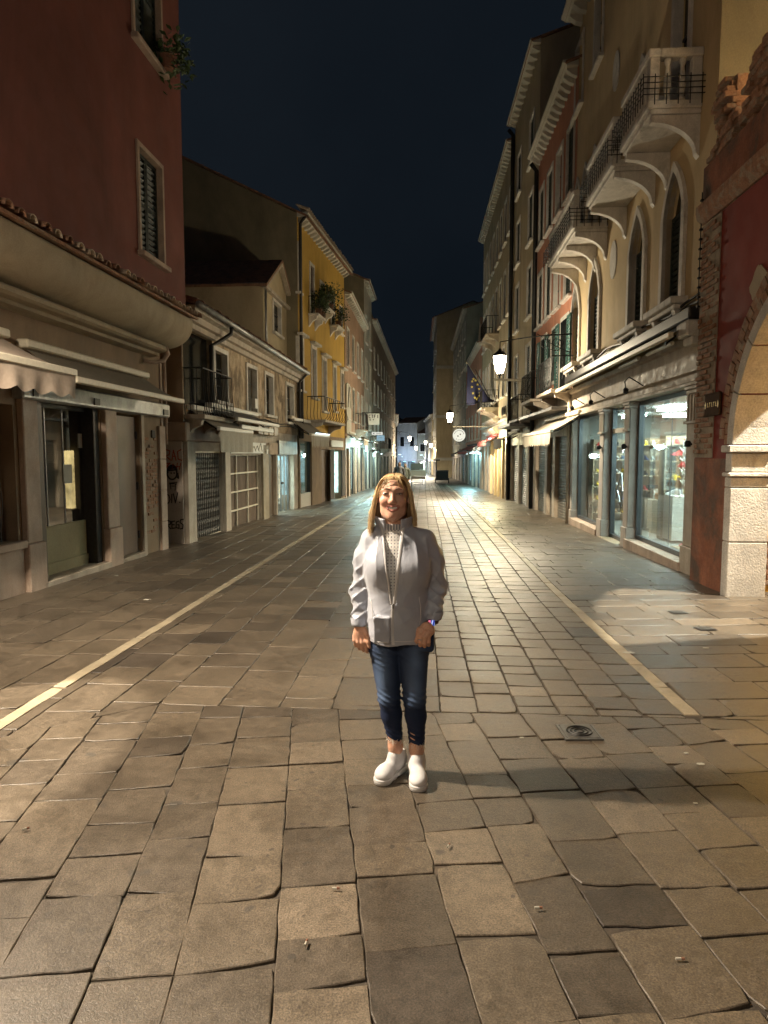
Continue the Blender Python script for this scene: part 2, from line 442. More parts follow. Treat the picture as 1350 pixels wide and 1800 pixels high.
def stone_geo(poly, detail, rng, rise=0.0):
    P = [poly[i] for i in range(len(poly)) if math.dist(poly[i], poly[i - 1]) > .012]
    if len(P) < 3: return None
    cx = sum(p[0] for p in P) / len(P); cy = sum(p[1] for p in P) / len(P)
    ring = []
    for i in range(len(P)):
        a, b = P[i], P[(i + 1) % len(P)]
        L = math.dist(a, b); k = max(1, min(6, int(L / .07))) if detail else 1
        for q in range(k):
            t = q / k
            x, y = a[0] + (b[0] - a[0]) * t, a[1] + (b[1] - a[1]) * t
            if detail:
                if q: x += rng.gauss(0, .0026); y += rng.gauss(0, .0026)
                else:                                     # worn corners
                    f = rng.uniform(.0, .006) if rng.random() < .85 else rng.uniform(.008, .035); d = math.hypot(x - cx, y - cy); x += (cx - x) / d * f; y += (cy - y) / d * f
            ring.append((x, y))
    n = len(ring)
    tx, ty, h = rng.gauss(0, .005), rng.gauss(0, .005), rng.gauss(0, .0016) + rise
    zt = lambda x, y: h + (x - cx) * tx + (y - cy) * ty
    bv = .0032 if detail else .003
    def shrink(f):
        o = []
        for x, y in ring:
            d = math.hypot(x - cx, y - cy); o.append((x + (cx - x) / d * f, y + (cy - y) / d * f))
        return o
    r1, r2 = shrink(bv * .35), shrink(bv * 1.3)
    vs = [(x, y, -.03) for x, y in ring] + [(x, y, zt(x, y) - .0030) for x, y in ring] + [(x, y, zt(x, y)) for x, y in r2]
    fs = [tuple(range(2 * n, 3 * n))]
    for k in (0, 1):
        for i in range(n):
            j = (i + 1) % n; fs.append((k * n + i, k * n + j, k * n + n + j, k * n + n + i))
    return vs, fs

STONES = []                                               # (screen area, verts, faces, tone, name)
rng = random.Random(5)
BY = lambda x: 4.46 - .015 * x + (0.12 if x < -1.9 else 0)   # where the square's slabs meet the street's courses
def screen_area(poly):
    q = []
    for x, y in poly:
        if y < .6: return 0.0
        px, py, z = proj((x, y, gz(y))); q.append((px, py))
    if all(p[0] < 0 for p in q) or all(p[0] > 1350 for p in q) or all(p[1] > 1800 for p in q): return 0.0
    return abs(area(q))
def put(poly, tone, joint, kind='paving_stone', rise=0.0):
    if area(poly) < 0: poly = poly[::-1]
    p = inset(poly, joint)
    if len(p) < 3 or area(p) < .008: return
    cy = sum(q[1] for q in p) / len(p)
    geo = stone_geo(p, cy < 13, rng, rise)
    if geo: STONES.append((screen_area(p), geo[0], geo[1], tone, kind))
def tone():
    t = rng.gauss(.50, .17)
    if rng.random() < .09: t -= .28
    if rng.random() < .06: t += .25
    return min(1, max(0, t))
def quad_rows(y0, y1, lmin, lmax):
    ys = [y0 + rng.uniform(-lmax, 0)]
    while ys[-1] < y1: ys.append(ys[-1] + rng.uniform(lmin, lmax))
    return ys
# big slabs of the square in the foreground, turned ten degrees off the street
an = R(9.5); ca, sa = math.cos(an), math.sin(an)
rot = lambda u, v: (-.25 + u * ca - v * sa, 1.0 + u * sa + v * ca)
u = -6.2
while u < 6.4:
    w = rng.uniform(.25, .345)
    skew = 0
    ys = quad_rows(-2.5, 5.0, .22, .46)
    for a, b in zip(ys, ys[1:]):
        d1, d2 = rng.gauss(0, .012), rng.gauss(0, .012)
        p = [rot(u + skew * a, a + d1), rot(u + w + skew * a, a + d2), rot(u + w + skew * b, b - .0), rot(u + skew * b, b)]
        p = clip(p, .015, 1, 4.46)
        if len(p) >= 3: p = clip(p, -.62, .78, 4.626)
        if len(p) >= 3: put(p, tone(), rng.choice((.0008, .0012, .0016, .0022, .0036)))
    u += w
# courses between the two pale strips
def half(poly, tab_f, side, off):                         # clip against a pale strip
    cy = sum(q[1] for q in poly) / len(poly)
    y0, y1 = cy - 1, cy + 1; x0, x1 = tab_f(y0) + off, tab_f(y1) + off
    dx, dy = x1 - x0, y1 - y0; L = math.hypot(dx, dy); nx, ny = dy / L, -dx / L
    d = nx * x0 + ny * y0
    return clip(poly, nx, ny, d) if side < 0 else clip(poly, -nx, -ny, -d)
SW = .105
x = -2.75
first = True
while x < 2.0:
    w = (.21 if first else rng.uniform(.33, .44) if x < 0 else rng.uniform(.25, .33)); first = False
    ys = quad_rows(3.2 if x < -1.9 else 4.3, 62, *((.36, .72) if x < 0 else (.19, .40)))
    for a, b in zip(ys, ys[1:]):
        drift = lambda yy: (XL(yy) - XL(5)) * (0.5 - (x / 4.5)) + (XR(yy) - XR(5)) * (.5 + x / 4.5)
        d1 = rng.gauss(0, .008)
        p = [(x + drift(a), a + d1), (x + w + drift(a), a - d1), (x + w + drift(b), b), (x + drift(b), b)]
        p = clip(p, -.015, -1, -4.46) if x > -1.95 else clip(p, .62, -.78, -4.626)
        if len(p) >= 3: p = half(p, XL, 1, SW / 2)
        if len(p) >= 3 and a > 4.2: p = half(p, XR, -1, -SW / 2)
        if len(p) >= 3: put(p, tone(), rng.choice((.0014, .002, .003, .0045)) if x < 0 else rng.uniform(.004, .009))
    x += w
# left walk along the shops
x = -5.6
while x < -1.8:
    w = rng.uniform(.34, .46)
    ys = quad_rows(2.2, 62, .45, .95)
    for a, b in zip(ys, ys[1:]):
        dr = lambda yy: XL(yy) - XL(5)
        p = [(x + dr(a), a), (x + w + dr(a), a), (x + w + dr(b), b), (x + dr(b), b)]
        p = clip(p, .62, -.78, -4.626)
        if len(p) >= 3: p = half(p, XL, -1, -SW / 2)
        if len(p) >= 3: put(p, tone(), rng.uniform(.002, .005))
    x += w
# right walk, courses across
y = 4.2
while y < 60:
    h = rng.uniform(.26, .42); sl = .10
    xx = 1.2 + rng.uniform(0, .5)
    while xx < 6.4:
        L = rng.uniform(.45, .85)
        p = [(xx, y + sl * (xx - 3)), (xx + L, y + sl * (xx + L - 3)), (xx + L, y + h + sl * (xx + L - 3)), (xx, y + h + sl * (xx - 3))]
        p = clip(p, -.015, -1, -4.46)
        if len(p) >= 3: p = half(p, XR, 1, SW / 2)
        if len(p) >= 3 and max(q[0] for q in p) < 6.6: put(p, tone(), rng.uniform(.003, .007))
        xx += L
    y += h
# the two strips of pale stone
for f, ystart, yend in ((XL, 3.85, 60), (XR, 4.5, 60)):
    yy = ystart
    while yy < yend:
        L = rng.uniform(.55, 1.05) if f is XR else rng.uniform(.8, 1.5)
        a, b = yy, min(yy + L, yend)
        put([(f(a) - SW / 2, a), (f(a) + SW / 2, a), (f(b) + SW / 2, b), (f(b) - SW / 2, b)], rng.uniform(.3, .9), .0025, 'strip_stone', .002)
        yy = b
def tone_mesh(name, items):
    vs, fs, tn = [], [], []
    for _, v, f, t, _k in items:
        n = len(vs); vs += [(x, y, z + gz(y)) for x, y, z in v]; fs += [tuple(i + n for i in q) for q in f]; tn += [t] * len(v)
    me = bpy.data.meshes.new(name); me.from_pydata(vs, [], fs)
    at = me.attributes.new('tone', 'FLOAT', 'POINT'); at.data.foreach_set('value', tn)
    me.update(); return me
STONES.sort(key=lambda s: -s[0])
paving = [s for s in STONES if s[4] == 'paving_stone']; strips = [s for s in STONES if s[4] == 'strip_stone']
for s in paving[:298]: link('paving_stone', tone_mesh('paving_stone', [s]), street, M['paving'])
o = link('far_paving', tone_mesh('far_paving', paving[298:]), street, M['paving']); o['kind'] = 'stuff'
for s in strips[:60]: link('strip_stone', tone_mesh('strip_stone', [s]), street, M['istria'])
o = link('far_strip', tone_mesh('far_strip', strips[60:]), street, M['istria']); o['kind'] = 'stuff'
# ground that goes on behind the last laid course, out to the hills
far = MB(); far.quad((-60, 60, gz(60) - .004), (60, 60, gz(60) - .004), (60, 200, gz(200) - .004), (-60, 200, gz(200) - .004))
part('far_street', far, M['paving'], None, kind='structure')

# drain lid with rings, let into the slabs
dc = ground_pt(1018, 1289)
dr = thing('drain_cover', 'square metal drain cover with concentric rings, set in the slabs right of the woman', 'drain cover', (dc[0], dc[1], .006), R(4))
m = MB(); m.bbox(-.10, .10, -.10, .10, 0, .008, .004); part('lid', m, M['grille'], dr)
m = MB()
for r in (.026, .05, .074):
    pts = [(r * math.cos(k * math.pi / 12), r * math.sin(k * math.pi / 12), .009) for k in range(25)]
    m.tube(pts, .006, 5)
part('ring', m, M['iron'], dr)
m = MB()
for a in ((-.115, .115, -.115, -.102), (-.115, .115, .102, .115), (-.115, -.102, -.102, .102), (.102, .115, -.102, .102)): m.box(*a, -.01, .006)
part('frame', m, M['grille'], dr)
for i, (px, py, lab) in enumerate(((1192, 1076, 'small square grate in the lit paving beside the stone pillar'), (1240, 1105, 'second small grate, in the lit paving nearer the pale paper scrap'))):
    q = street_pt(px, py, .006)
    t = thing('drain_grate', lab, 'drain grate', q, R(10))
    m = MB(); m.box(-.09, .09, -.07, .07, 0, .004); part('plate', m, M['dark_metal'], t)
    m = MB()
    for k in range(5): m.box(-.07 + .03 * k, -.055 + .03 * k, -.055, .055, .0045, .008)
    part('bar', m, M['grille'], t)
# litter: butts and scraps
butts = [(45, 1458, 40, 'cigarette butt in a crack at the left edge, in the patch of lamp light'), (590, 1563, 5, 'cigarette butt in the joint below the woman, left of her feet'), (538, 1659, 85, 'upright cigarette butt in the long joint at the lower centre'),
         (946, 1597, 8, 'cigarette butt in the joint at the lower right of centre'), (1195, 1687, 2, 'cigarette butt at a slab corner at the lower right'), (788, 1488, 70, 'cigarette butt in the joint just below the woman\'s right-hand shoe')]
for px, py, a, lab in butts:
    q = street_pt(px, py, .008)
    m = MB(); m.tube([(-.014, 0, .004), (.004, 0, .004)], .0045, 6); o = part('cigarette_butt', m, M['paper'], None)
    o.location = q; o.rotation_euler = (0, 0, R(a)); tag(o, lab, 'cigarette butt', 'cigarette butts in the joints')
    m = MB(); m.tube([(.0042, 0, .004), (.016, 0, .004)], .0046, 6); part('filter', m, M['soil_pot'], o)
scraps = [(258, 1054, .07, 'pale paper scrap on the left walk, nearer the pale strip'), (205, 1012, .05, 'small paper scrap near the brown door'), (1105, 1147, .08, 'flat paper scrap in the yellow lit patch by the arch'), (1240, 1139, .05, 'crumpled paper scrap farther right in the yellow lit patch'), (1231, 1343, .04, 'white paper scrap on the slabs right of the drain cover'), (1206, 1324, .025, 'tiny paper scrap between the drain cover and the white scrap'), (917, 1297, .022, 'tiny white scrap left of the drain cover'), (1222, 1412, .02, 'tiny white scrap at a slab corner on the far right of the shadow')]
for px, py, sz, lab in scraps:
    q = street_pt(px, py, .006)
    r2 = random.Random(int(px)); sz *= .7; pts = [(sz * (.7 + .4 * r2.random()) * math.cos(k * 1.05), sz * .6 * (.6 + .5 * r2.random()) * math.sin(k * 1.05)) for k in range(6)]
    m = MB(); m.prism_z(pts, 0, .003); o = part('paper_scrap', m, M['paper'], None); o.location = q
    tag(o, lab, 'paper scrap', 'paper scraps on the paving')
# ------------------------------------------------------------------ building kit (local x = along the facade, outwards = towards the street, z = up)
class Bld:
    def __init__(s, name, A, B, side, label, cat='building'):
        s.A, s.B = np.array([*A, 0.]), np.array([*B, 0.])
        d = s.B - s.A; s.L = float(np.linalg.norm(d)); s.u = d / s.L
        s.o = np.array([s.u[1], -s.u[0], 0.]) if side == 'left' else np.array([-s.u[1], s.u[0], 0.])
        s.s = -1 if side == 'left' else 1
        s.root = thing(name, label, cat, (A[0], A[1], 0), math.atan2(d[1], d[0]))
    def g(s, u): return gz(s.A[1] + u * s.u[1])
    def uv(s, px, py, w=0.0):
        d = ray(px, py); A = s.A + s.o * w
        t = ((A - _cc) @ s.o) / (d @ s.o); P = _cc + d * t
        return float((P - A) @ s.u), float(P[2])
    def rect(s, xn, xf, yt, yb, w=0.0):
        """near edge column xn with top/bottom rows, far edge column xf"""
        (u0, v1), (_, v0) = s.uv(xn, yt, w), s.uv(xn, yb, w)
        u0 = .5 * (s.uv(xn, yt, w)[0] + s.uv(xn, yb, w)[0])
        yf = CY + 0; u1 = s.uv(xf, .5 * (yt + yb), w)[0]
        return u0, u1, v0, v1
    def world(s, u, w, v): return s.A + s.u * u + s.o * w + np.array([0, 0, v])
    def part(s, name, mb, mat, parent=None, smooth=False, label=None, kind=None):
        return part(name, mb, M[mat] if isinstance(mat, str) else mat, parent or s.root, s.s, smooth, label, None, kind)
    def box(s, name, mat, u0, u1, w0, w1, v0, v1, parent=None, bevel=.008, **k):
        m = MB()
        if bevel and min(u1 - u0, w1 - w0, v1 - v0) > bevel * 2.5: m.bbox(u0, u1, w0, w1, v0, v1, bevel)
        else: m.box(u0, u1, w0, w1, v0, v1)
        return s.part(name, m, mat, parent, **k)
    def wall(s, mat, u0, u1, v0, v1, holes=(), w=0.0, depth=.13, name='wall', parent=None):
        """plaster wall with real openings; a hole is (u0,u1,v0,v1[,'round'|'point'])"""
        m = MB()
        us = sorted({u0, u1} | {min(max(h[k], u0), u1) for h in holes for k in (0, 1)})
        vs = sorted({v0, v1} | {min(max(h[k], v0), v1) for h in holes for k in (2, 3)})
        for a, b in zip(us, us[1:]):
            run = None
            for c, d in zip(vs, vs[1:]):
                cu, cv = (a + b) / 2, (c + d) / 2
                inside = any(h[0] < cu < h[1] and h[2] < cv < h[3] for h in holes)
                if inside:
                    if run: m.quad((a, w, run[0]), (b, w, run[0]), (b, w, run[1]), (a, w, run[1])); run = None
                else: run = (run[0], d) if run else (c, d)
            if run: m.quad((a, w, run[0]), (b, w, run[0]), (b, w, run[1]), (a, w, run[1]))
        for h in holes:
            a, b, c, d = h[:4]; wi = w - depth
            arch = h[4] if len(h) > 4 else None
            if arch is None:
                m.quad((a, w, d), (b, w, d), (b, wi, d), (a, wi, d)); top = d
            else:
                cv = arch_curve(a, b, d, arch); top = cv[0][1]
                for (x0, z0), (x1, z1) in zip(cv, cv[1:]):
                    m.quad((x0, w, z0), (x1, w, z1), (x1, w, d), (x0, w, d))
                    m.quad((x0, w, z0), (x1, w, z1), (x1, wi, z1), (x0, wi, z0))
            m.quad((a, w, c), (a, w, top), (a, wi, top), (a, wi, c)); m.quad((b, w, c), (b, wi, c), (b, wi, top), (b, w, top))
            if c > v0 + 1e-3: m.quad((a, w, c), (a, wi, c), (b, wi, c), (b, w, c))
        return s.part(name, m, mat, parent)
    def shell(s, mat, u0, u1, v1, deep=7.0, roof='rooftile', pitch=.32, over=.35, w=0.0, near_mat=None):
        """side walls and a pitched roof behind the front"""
        vb = v1 + deep * pitch * .5
        for uu, mm, nm in ((u0, near_mat or mat, 'side_wall'), (u1, mat, 'side_wall')):
            m = MB(); e = .004 if uu == u0 else -.004
            m.add([(uu + e, w - .002, -1.9), (uu + e, -deep, -1.9), (uu + e, -deep, v1), (uu + e, -deep / 2, vb), (uu + e, w - .002, v1)], [(0, 1, 2, 3, 4)])
            s.part(nm, m, mm)
        m = MB()
        for (wa, va), (wb, vb2) in (((w + over, v1 - over * pitch + .03), (-deep / 2, vb + .03)), ((-deep / 2, vb + .03), (-deep - .2, v1 + .03))):
            m.add([(u0 - .06, wa, va), (u1 + .06, wa, va), (u1 + .06, wb, vb2), (u0 - .06, wb, vb2), (u0 - .06, wa, va + .07), (u1 + .06, wa, va + .07), (u1 + .06, wb, vb2 + .07), (u0 - .06, wb, vb2 + .07)],
                  [(3, 2, 1, 0), (4, 5, 6, 7), (0, 1, 5, 4), (1, 2, 6, 5), (2, 3, 7, 6), (3, 0, 4, 7)])
        return s.part('roof', m, roof)
    def tile_row(s, u0, u1, w, v, mat='paletile', step=.2, r=.075, parent=None, length=.4, slope=.3, single=True, n=6):
        """row of curved cap tiles along an eave"""
        k = 0; u = u0; m = MB()
        while u < u1:
            q = MB(); r2 = random.Random(int(u * 997)); dz = r2.uniform(-.012, .012); dw = r2.uniform(-.03, .02)
            pts = [(math.cos(math.pi * i / n), math.sin(math.pi * i / n)) for i in range(n + 1)]
            vs = []
            for (ww, zz, rr) in ((w + dw, v + dz, r), (w + dw - length, v + dz + slope * length, r * .8)):
                vs += [(u + rr * c, ww, zz + rr * sn) for c, sn in pts] + [(u + (rr - .014) * c, ww, zz + (rr - .014) * sn) for c, sn in pts]
            N = n + 1; fs = []
            for i in range(n):
                fs += [(i, i + 1, 2 * N + i + 1, 2 * N + i), (i + N, 3 * N + i, 3 * N + i + 1, i + 1 + N), (i, i + N, i + 1 + N, i + 1)]
            q.add(vs, fs)
            if single: s.part('roof_tile', q, mat if r2.random() < .7 else 'rooftile', parent)
            else: m.add(q.v, q.f)
            u += step; k += 1
        if not single: s.part('tile_row', m, mat, parent)
    def window(s, u0, u1, v0, v1, arch=None, frame='white_stone', fw=.09, sill=True, pane='pane', depth=.13, w=0.0, shut=None, proud=.035, bars=True, open_shut=None):
        """pane in the recess > frame, sill, glazing bar, shutter leaves"""
        m = MB(); wi = w - depth + .012
        if arch:
            cv = arch_curve(u0, u1, v1, arch); m.add([(u0, wi, v0), (u1, wi, v0)] + [(x, wi, z) for x, z in cv[::-1]], [tuple(range(len(cv) + 2))])
        else: m.quad((u0, wi, v0), (u1, wi, v0), (u1, wi, v1), (u0, wi, v1))
        win = s.part('window', m, pane)
        if frame:
            m = MB(); a = .003
            if arch:
                cv = arch_curve(u0, u1, v1, arch); co = arch_curve(u0 - fw, u1 + fw, v1 + fw * 1.15, arch)
                pi_ = [(u0, v0)] + cv + [(u1, v0)]; po = [(u0 - fw, v0)] + co + [(u1 + fw, v0)]
                for (p, q), (pp, qq) in zip(zip(pi_, pi_[1:]), zip(po, po[1:])):
                    m.add([(p[0], w + a, p[1]), (q[0], w + a, q[1]), (qq[0], w + a, qq[1]), (pp[0], w + a, pp[1]), (p[0], w + proud, p[1]), (q[0], w + proud, q[1]), (qq[0], w + proud, qq[1]), (pp[0], w + proud, pp[1])], [(4, 5, 6, 7), (3, 2, 6, 7), (0, 1, 5, 4)])
                    m.quad((p[0], w + proud, p[1]), (q[0], w + proud, q[1]), (q[0], w - depth * .6, q[1]), (p[0], w - depth * .6, p[1]))
            else:
                e = .004
                for (a0, a1, b0, b1) in ((u0 - fw, u0 + e, v0, v1), (u1 - e, u1 + fw, v0, v1), (u0 - fw, u1 + fw, v1 - e, v1 + fw)):
                    m.box(a0, a1, w - depth * .75, w + proud, b0, b1)
            s.part('window_frame', m, frame, win)
        if sill:
            m = MB(); m.bbox(u0 - fw * 1.5, u1 + fw * 1.5, w - depth * .6, w + .12, v0 - .085, v0 - .001, .012); s.part('sill', m, frame or 'white_stone', win)
        if bars:
            m = MB(); c = (u0 + u1) / 2; top = v1 if not arch else v1 - (u1 - u0) * .2
            m.box(c - .02, c + .02, wi, wi + .03, v0, top)
            for k in (1, 2): z = v0 + (v1 - v0) * k / 3; m.box(u0, u1, wi + .002, wi + .028, z - .015, z + .015)
            s.part('glazing_bar', m, 'dark_metal', win)
        if shut:
            for a0, a1 in ((u0 + .004, (u0 + u1) / 2 - .004), ((u0 + u1) / 2 + .004, u1 - .004)):
                s.shutter_leaf(a0, a1, v0 + .01, v1 - .01, w - depth * .55, shut, win)
        if open_shut:
            wd = (u1 - u0) / 2
            for a0, a1 in ((u0 - wd - .02, u0 - .02), (u1 + .02, u1 + wd + .02)):
                s.shutter_leaf(a0, a1, v0 + .02, v1 - .02, w + proud + .01, open_shut, win)
        return win
    def shutter_leaf(s, a0, a1, b0, b1, w, mat, parent):
        m = MB(); t = .04
        m.box(a0, a0 + .05, w, w + t, b0, b1); m.box(a1 - .05, a1, w, w + t, b0, b1)
        for z in (b0, (b0 + b1) / 2 - .03, b1 - .06): m.box(a0 + .05, a1 - .05, w, w + t, z, z + .06)
        k = max(6, int((b1 - b0) / .09))
        for i in range(k):
            z = b0 + (b1 - b0) * (i + .5) / k
            m.add([(a0 + .05, w + .004, z - .03), (a1 - .05, w + .004, z - .03), (a1 - .05, w + t - .004, z + .02), (a0 + .05, w + t - .004, z + .02)], [(0, 1, 2, 3)])
        return s.part('shutter', m, mat, parent)
    def roll_shutter(s, u0, u1, v0, v1, w, mat, step=.085, name='rolling_shutter'):
        n = int((v1 - v0) / step); prof = []
        for i in range(n):
            z = v0 + step * i
            prof += [(w, z), (w + .016, z + step * .2), (w + .016, z + step * .75), (w, z + step * .95)]
        prof.append((w, v1))
        m = MB(); m.sheet_x(prof, u0, u1)
        return s.part(name, m, mat)
    def cornice(s, u0, u1, v, proj_=.35, mat='pale', n=None, step=.45, bw=.12, bh=.16):
        m = MB(); m.prism_x([(0.003, v - .02), (proj_ * .7, v - .02), (proj_, v + .06), (proj_, v + .13), (0.003, v + .13)], u0, u1)
        c = s.part('cornice', m, mat)
        k = max(2, int((u1 - u0) / step))
        for i in range(k):
            uu = u0 + (u1 - u0) * (i + .5) / k
            m = MB(); m.prism_x([(.003, v - .03 - bh), (proj_ * .35, v - .03 - bh * .75), (proj_ * .68, v - .06), (proj_ * .68, v - .021), (.003, v - .021)], uu - bw / 2, uu + bw / 2)
            s.part('corbel', m, mat)
        return c
    def downpipe(s, u, v0, v1, w=.08, mat='dark_metal', r=.05):
        m = MB(); m.tube([(u, w, v0), (u, w, v1 - .25), (u, w + .12, v1 - .1), (u, w + .2, v1)], r, 8)
        return s.part('downpipe', m, mat, smooth=True)
    def awning(s, u0, u1, vt, vb, w0, w1, cloth, bar='cream_paint', valance=0.0, fringe='scallop', val_cloth=None, cassette=True, sag=.02):
        """cloth from the cassette down to the front bar, valance hanging under the bar"""
        m = MB(); n, k = 10, 6; vs = []
        for j in range(k + 1):
            t = j / k
            for i in range(n + 1):
                x = u0 + (u1 - u0) * i / n
                vs.append((x, w0 + (w1 - w0) * t, vt + (vb - vt) * t - sag * math.sin(math.pi * t) * (1 + .4 * math.sin(i * 2.1))))
        fs = [(j * (n + 1) + i, j * (n + 1) + i + 1, (j + 1) * (n + 1) + i + 1, (j + 1) * (n + 1) + i) for j in range(k) for i in range(n)]
        m.add(vs, fs); aw = s.part('awning', m, cloth, smooth=True)
        m = MB(); m.bbox(u0 - .03, u1 + .03, w1 - .03, w1 + .05, vb - .045, vb + .04, .012); s.part('front_bar', m, bar, aw)
        if cassette:
            m = MB(); m.bbox(u0 - .04, u1 + .04, w0 - .1, w0 + .07, vt + .01, vt + .12, .02); s.part('cassette', m, bar, aw)
        m = MB()
        for x in (u0 + .25, u1 - .25):
            mid = (x + (.35 if x < (u0 + u1) / 2 else -.35), (w0 + w1) / 2 + .05, (vt + vb) / 2 - .18)
            m.tube([(x, w0, vt - .1), mid, (x, w1 - .02, vb - .02)], .018, 5)
        s.part('folding_arm', m, 'dark_metal', aw)
        if valance:
            m = MB(); L = u1 - u0; n = max(24, int(L * 26)); vs = []
            for i in range(n + 1):
                x = u0 + L * i / n; f = (x - u0) / .34
                drop = valance * (.80 + .2 * abs(math.sin(math.pi * f))) if fringe == 'scallop' else valance * (1.0 if (i // 2) % 2 else .86) if fringe == 'tabs' else valance
                for j in range(4):
                    t = j / 3; vs.append((x, w1 + .035 + .012 * t * math.sin(x * 17 + 1) + .016 * t * math.sin(x * 7.3), vb - .04 - drop * t))
            m.add(vs, [(i * 4 + j, i * 4 + 4 + j, i * 4 + 5 + j, i * 4 + 1 + j) for i in range(n) for j in range(3)])
            s.part('valance', m, val_cloth or cloth, aw, smooth=True)
        return aw
    def lit_room(s, u0, u1, v0, v1, w, deep, wall='interior', back=None, lamp='shop_white', ls=1.0):
        """real shop room behind a window: walls, floor, ceiling and a ceiling light"""
        m = MB(); a, b = w - deep, w
        m.quad((u0, a, v0), (u1, a, v0), (u1, a, v1), (u0, a, v1)); m.quad((u0, a, v0), (u0, b, v0), (u0, b, v1), (u0, a, v1)); m.quad((u1, b, v0), (u1, a, v0), (u1, a, v1), (u1, b, v1))
        m.quad((u0, a, v0), (u1, a, v0), (u1, b, v0), (u0, b, v0)); m.quad((u0, a, v1), (u1, a, v1), (u1, b, v1), (u0, b, v1))
        rm = s.part('shop_room', m, wall)
        if lamp:
            m = MB(); m.box(u0 + (u1 - u0) * .25, u0 + (u1 - u0) * .75, w - deep * .75, w - deep * .25, v1 - .05, v1 - .02); s.part('ceiling_light', m, lamp, rm)
        return rm
    def pilaster(s, u0, u1, w0, w1, v1, mat, base=.45, cap=.16, name='pilaster'):
        m = MB(); m.bbox(u0, u1, w0, w1, s.g(u0) + base + .001, v1 - cap, .012); p = s.part(name, m, mat)
        m = MB(); m.bbox(u0 - .03, u1 + .03, w0, w1 + .03, s.g(u1) - .03, s.g(u0) + base, .012); s.part('plinth', m, mat, p)
        if cap:
            m = MB(); m.bbox(u0 - .02, u1 + .02, w0, w1 + .02, v1 - cap + .001, v1 - cap * .5, .008); m.bbox(u0 - .045, u1 + .045, w0, w1 + .045, v1 - cap * .5 + .001, v1, .01); s.part('capital', m, mat, p)
        return p
def arch_curve(u0, u1, v1, kind, n=12):
    """points from the left springing to the right springing"""
    c, r = (u0 + u1) / 2, (u1 - u0) / 2
    if kind == 'round': return [(c - r * math.cos(math.pi * i / n), v1 - r + r * math.sin(math.pi * i / n)) for i in range(n + 1)]
    if kind == 'low': return [(c - r * math.cos(math.pi * i / n), v1 - r * .5 + r * .5 * math.sin(math.pi * i / n)) for i in range(n + 1)]
    h = r * 1.45; pts = []                                   # ogee point
    for i in range(n + 1):
        t = i / n; x = -1 + 2 * t; a = 1 - abs(x)
        z = (math.sin(min(a, 1) * math.pi / 2) ** .75) * .82 + .18 * a ** 3
        pts.append((c + r * x, v1 - h + h * z))
    return pts
def balcony(b, u0, u1, v, pj, nb_end=2, nb_front=7, mat='white_stone', rail_h=.85, nbr=2, guard=True):
    """stone balcony: slab, rail, posts, turned balusters, curved brackets, iron guard round the foot"""
    m = MB(); m.bbox(u0, u1, .003, pj, v + .02, v + .13, .015); m.bbox(u0 + .03, u1 - .03, .003, pj - .05, v - .05, v + .019, .01); bl = b.part('balcony', m, mat)
    def brk(u, wid=.12):
        n = 10; prof = [(.003, v - .06), (pj * .90, v - .06), (pj * .90, v - .15)]
        for i in range(n + 1):
            a = math.pi / 2 * i / n; prof.append((.05 + (pj * .84 - .05) * (1 - math.sin(a)), v - .16 - .44 * (1 - math.cos(a)) ** .9))
        prof.append((.003, v - .66))
        q = MB(); q.prism_x(prof, u - wid / 2, u + wid / 2); b.part('bracket', q, mat, bl)
    for i in range(nbr): brk(u0 + .12 + (u1 - u0 - .24) * i / max(1, nbr - 1))
    rz = v + rail_h
    m = MB(); m.bbox(u0, u1, pj - .17, pj, rz - .12, rz, .015); m.bbox(u0, u0 + .16, .003, pj - .171, rz - .12, rz, .015); m.bbox(u1 - .16, u1, .003, pj - .171, rz - .12, rz, .015); b.part('handrail', m, mat, bl)
    for (a, c) in ((u0, pj - .17), (u1 - .17, pj - .17), (u0 + .01, .004), (u1 - .16, .004)):
        m = MB(); m.bbox(a + .01, a + .15, c + .008, c + .15, v + .131, rz - .121, .01); b.part('post', m, mat, bl)
    prof = [(.055, 0), (.055, .05), (.03, .07), (.042, .13), (.058, .22), (.05, .32), (.03, .45), (.026, .50), (.04, .53), (.05, .56), (.05, .60)]
    h = rail_h - .255; prof = [(r, z * h / .60) for r, z in prof]
    spots = [(u0 + .085, .17 + (pj - .36) * (i + .5) / nb_end) for i in range(nb_end)] + [(u1 - .085, .17 + (pj - .36) * (i + .5) / nb_end) for i in range(nb_end)]
    spots += [(u0 + .2 + (u1 - u0 - .4) * (i + .5) / nb_front, pj - .085) for i in range(nb_front)]
    q = MB(); q.lathe(prof, (0, 0, 0), 10); me = q.mesh('baluster', 1, True)
    for (a, c) in spots: link('baluster', me, bl, M[mat], (a, c * b.s, v + .132))
    if guard:
        m = MB(); e = .10
        for z in (v + .16, v + .24, v + .32, v + .40):
            m.tube([(u0 - e, .01, z), (u0 - e, pj + e, z), (u1 + e, pj + e, z), (u1 + e, .01, z)], .008, 4)
        P = [(u0 - e, .05 + (pj + e - .05) * i / 5) for i in range(6)] + [(u1 + e, .05 + (pj + e - .05) * i / 5) for i in range(6)] + [(u0 - e + (u1 - u0 + 2 * e) * i / 14, pj + e) for i in range(15)]
        for a, c in P: m.tube([(a, c, v + .02), (a, c, v + .44)], .008, 4)
        b.part('iron_guard', m, 'iron', bl)
    return bl
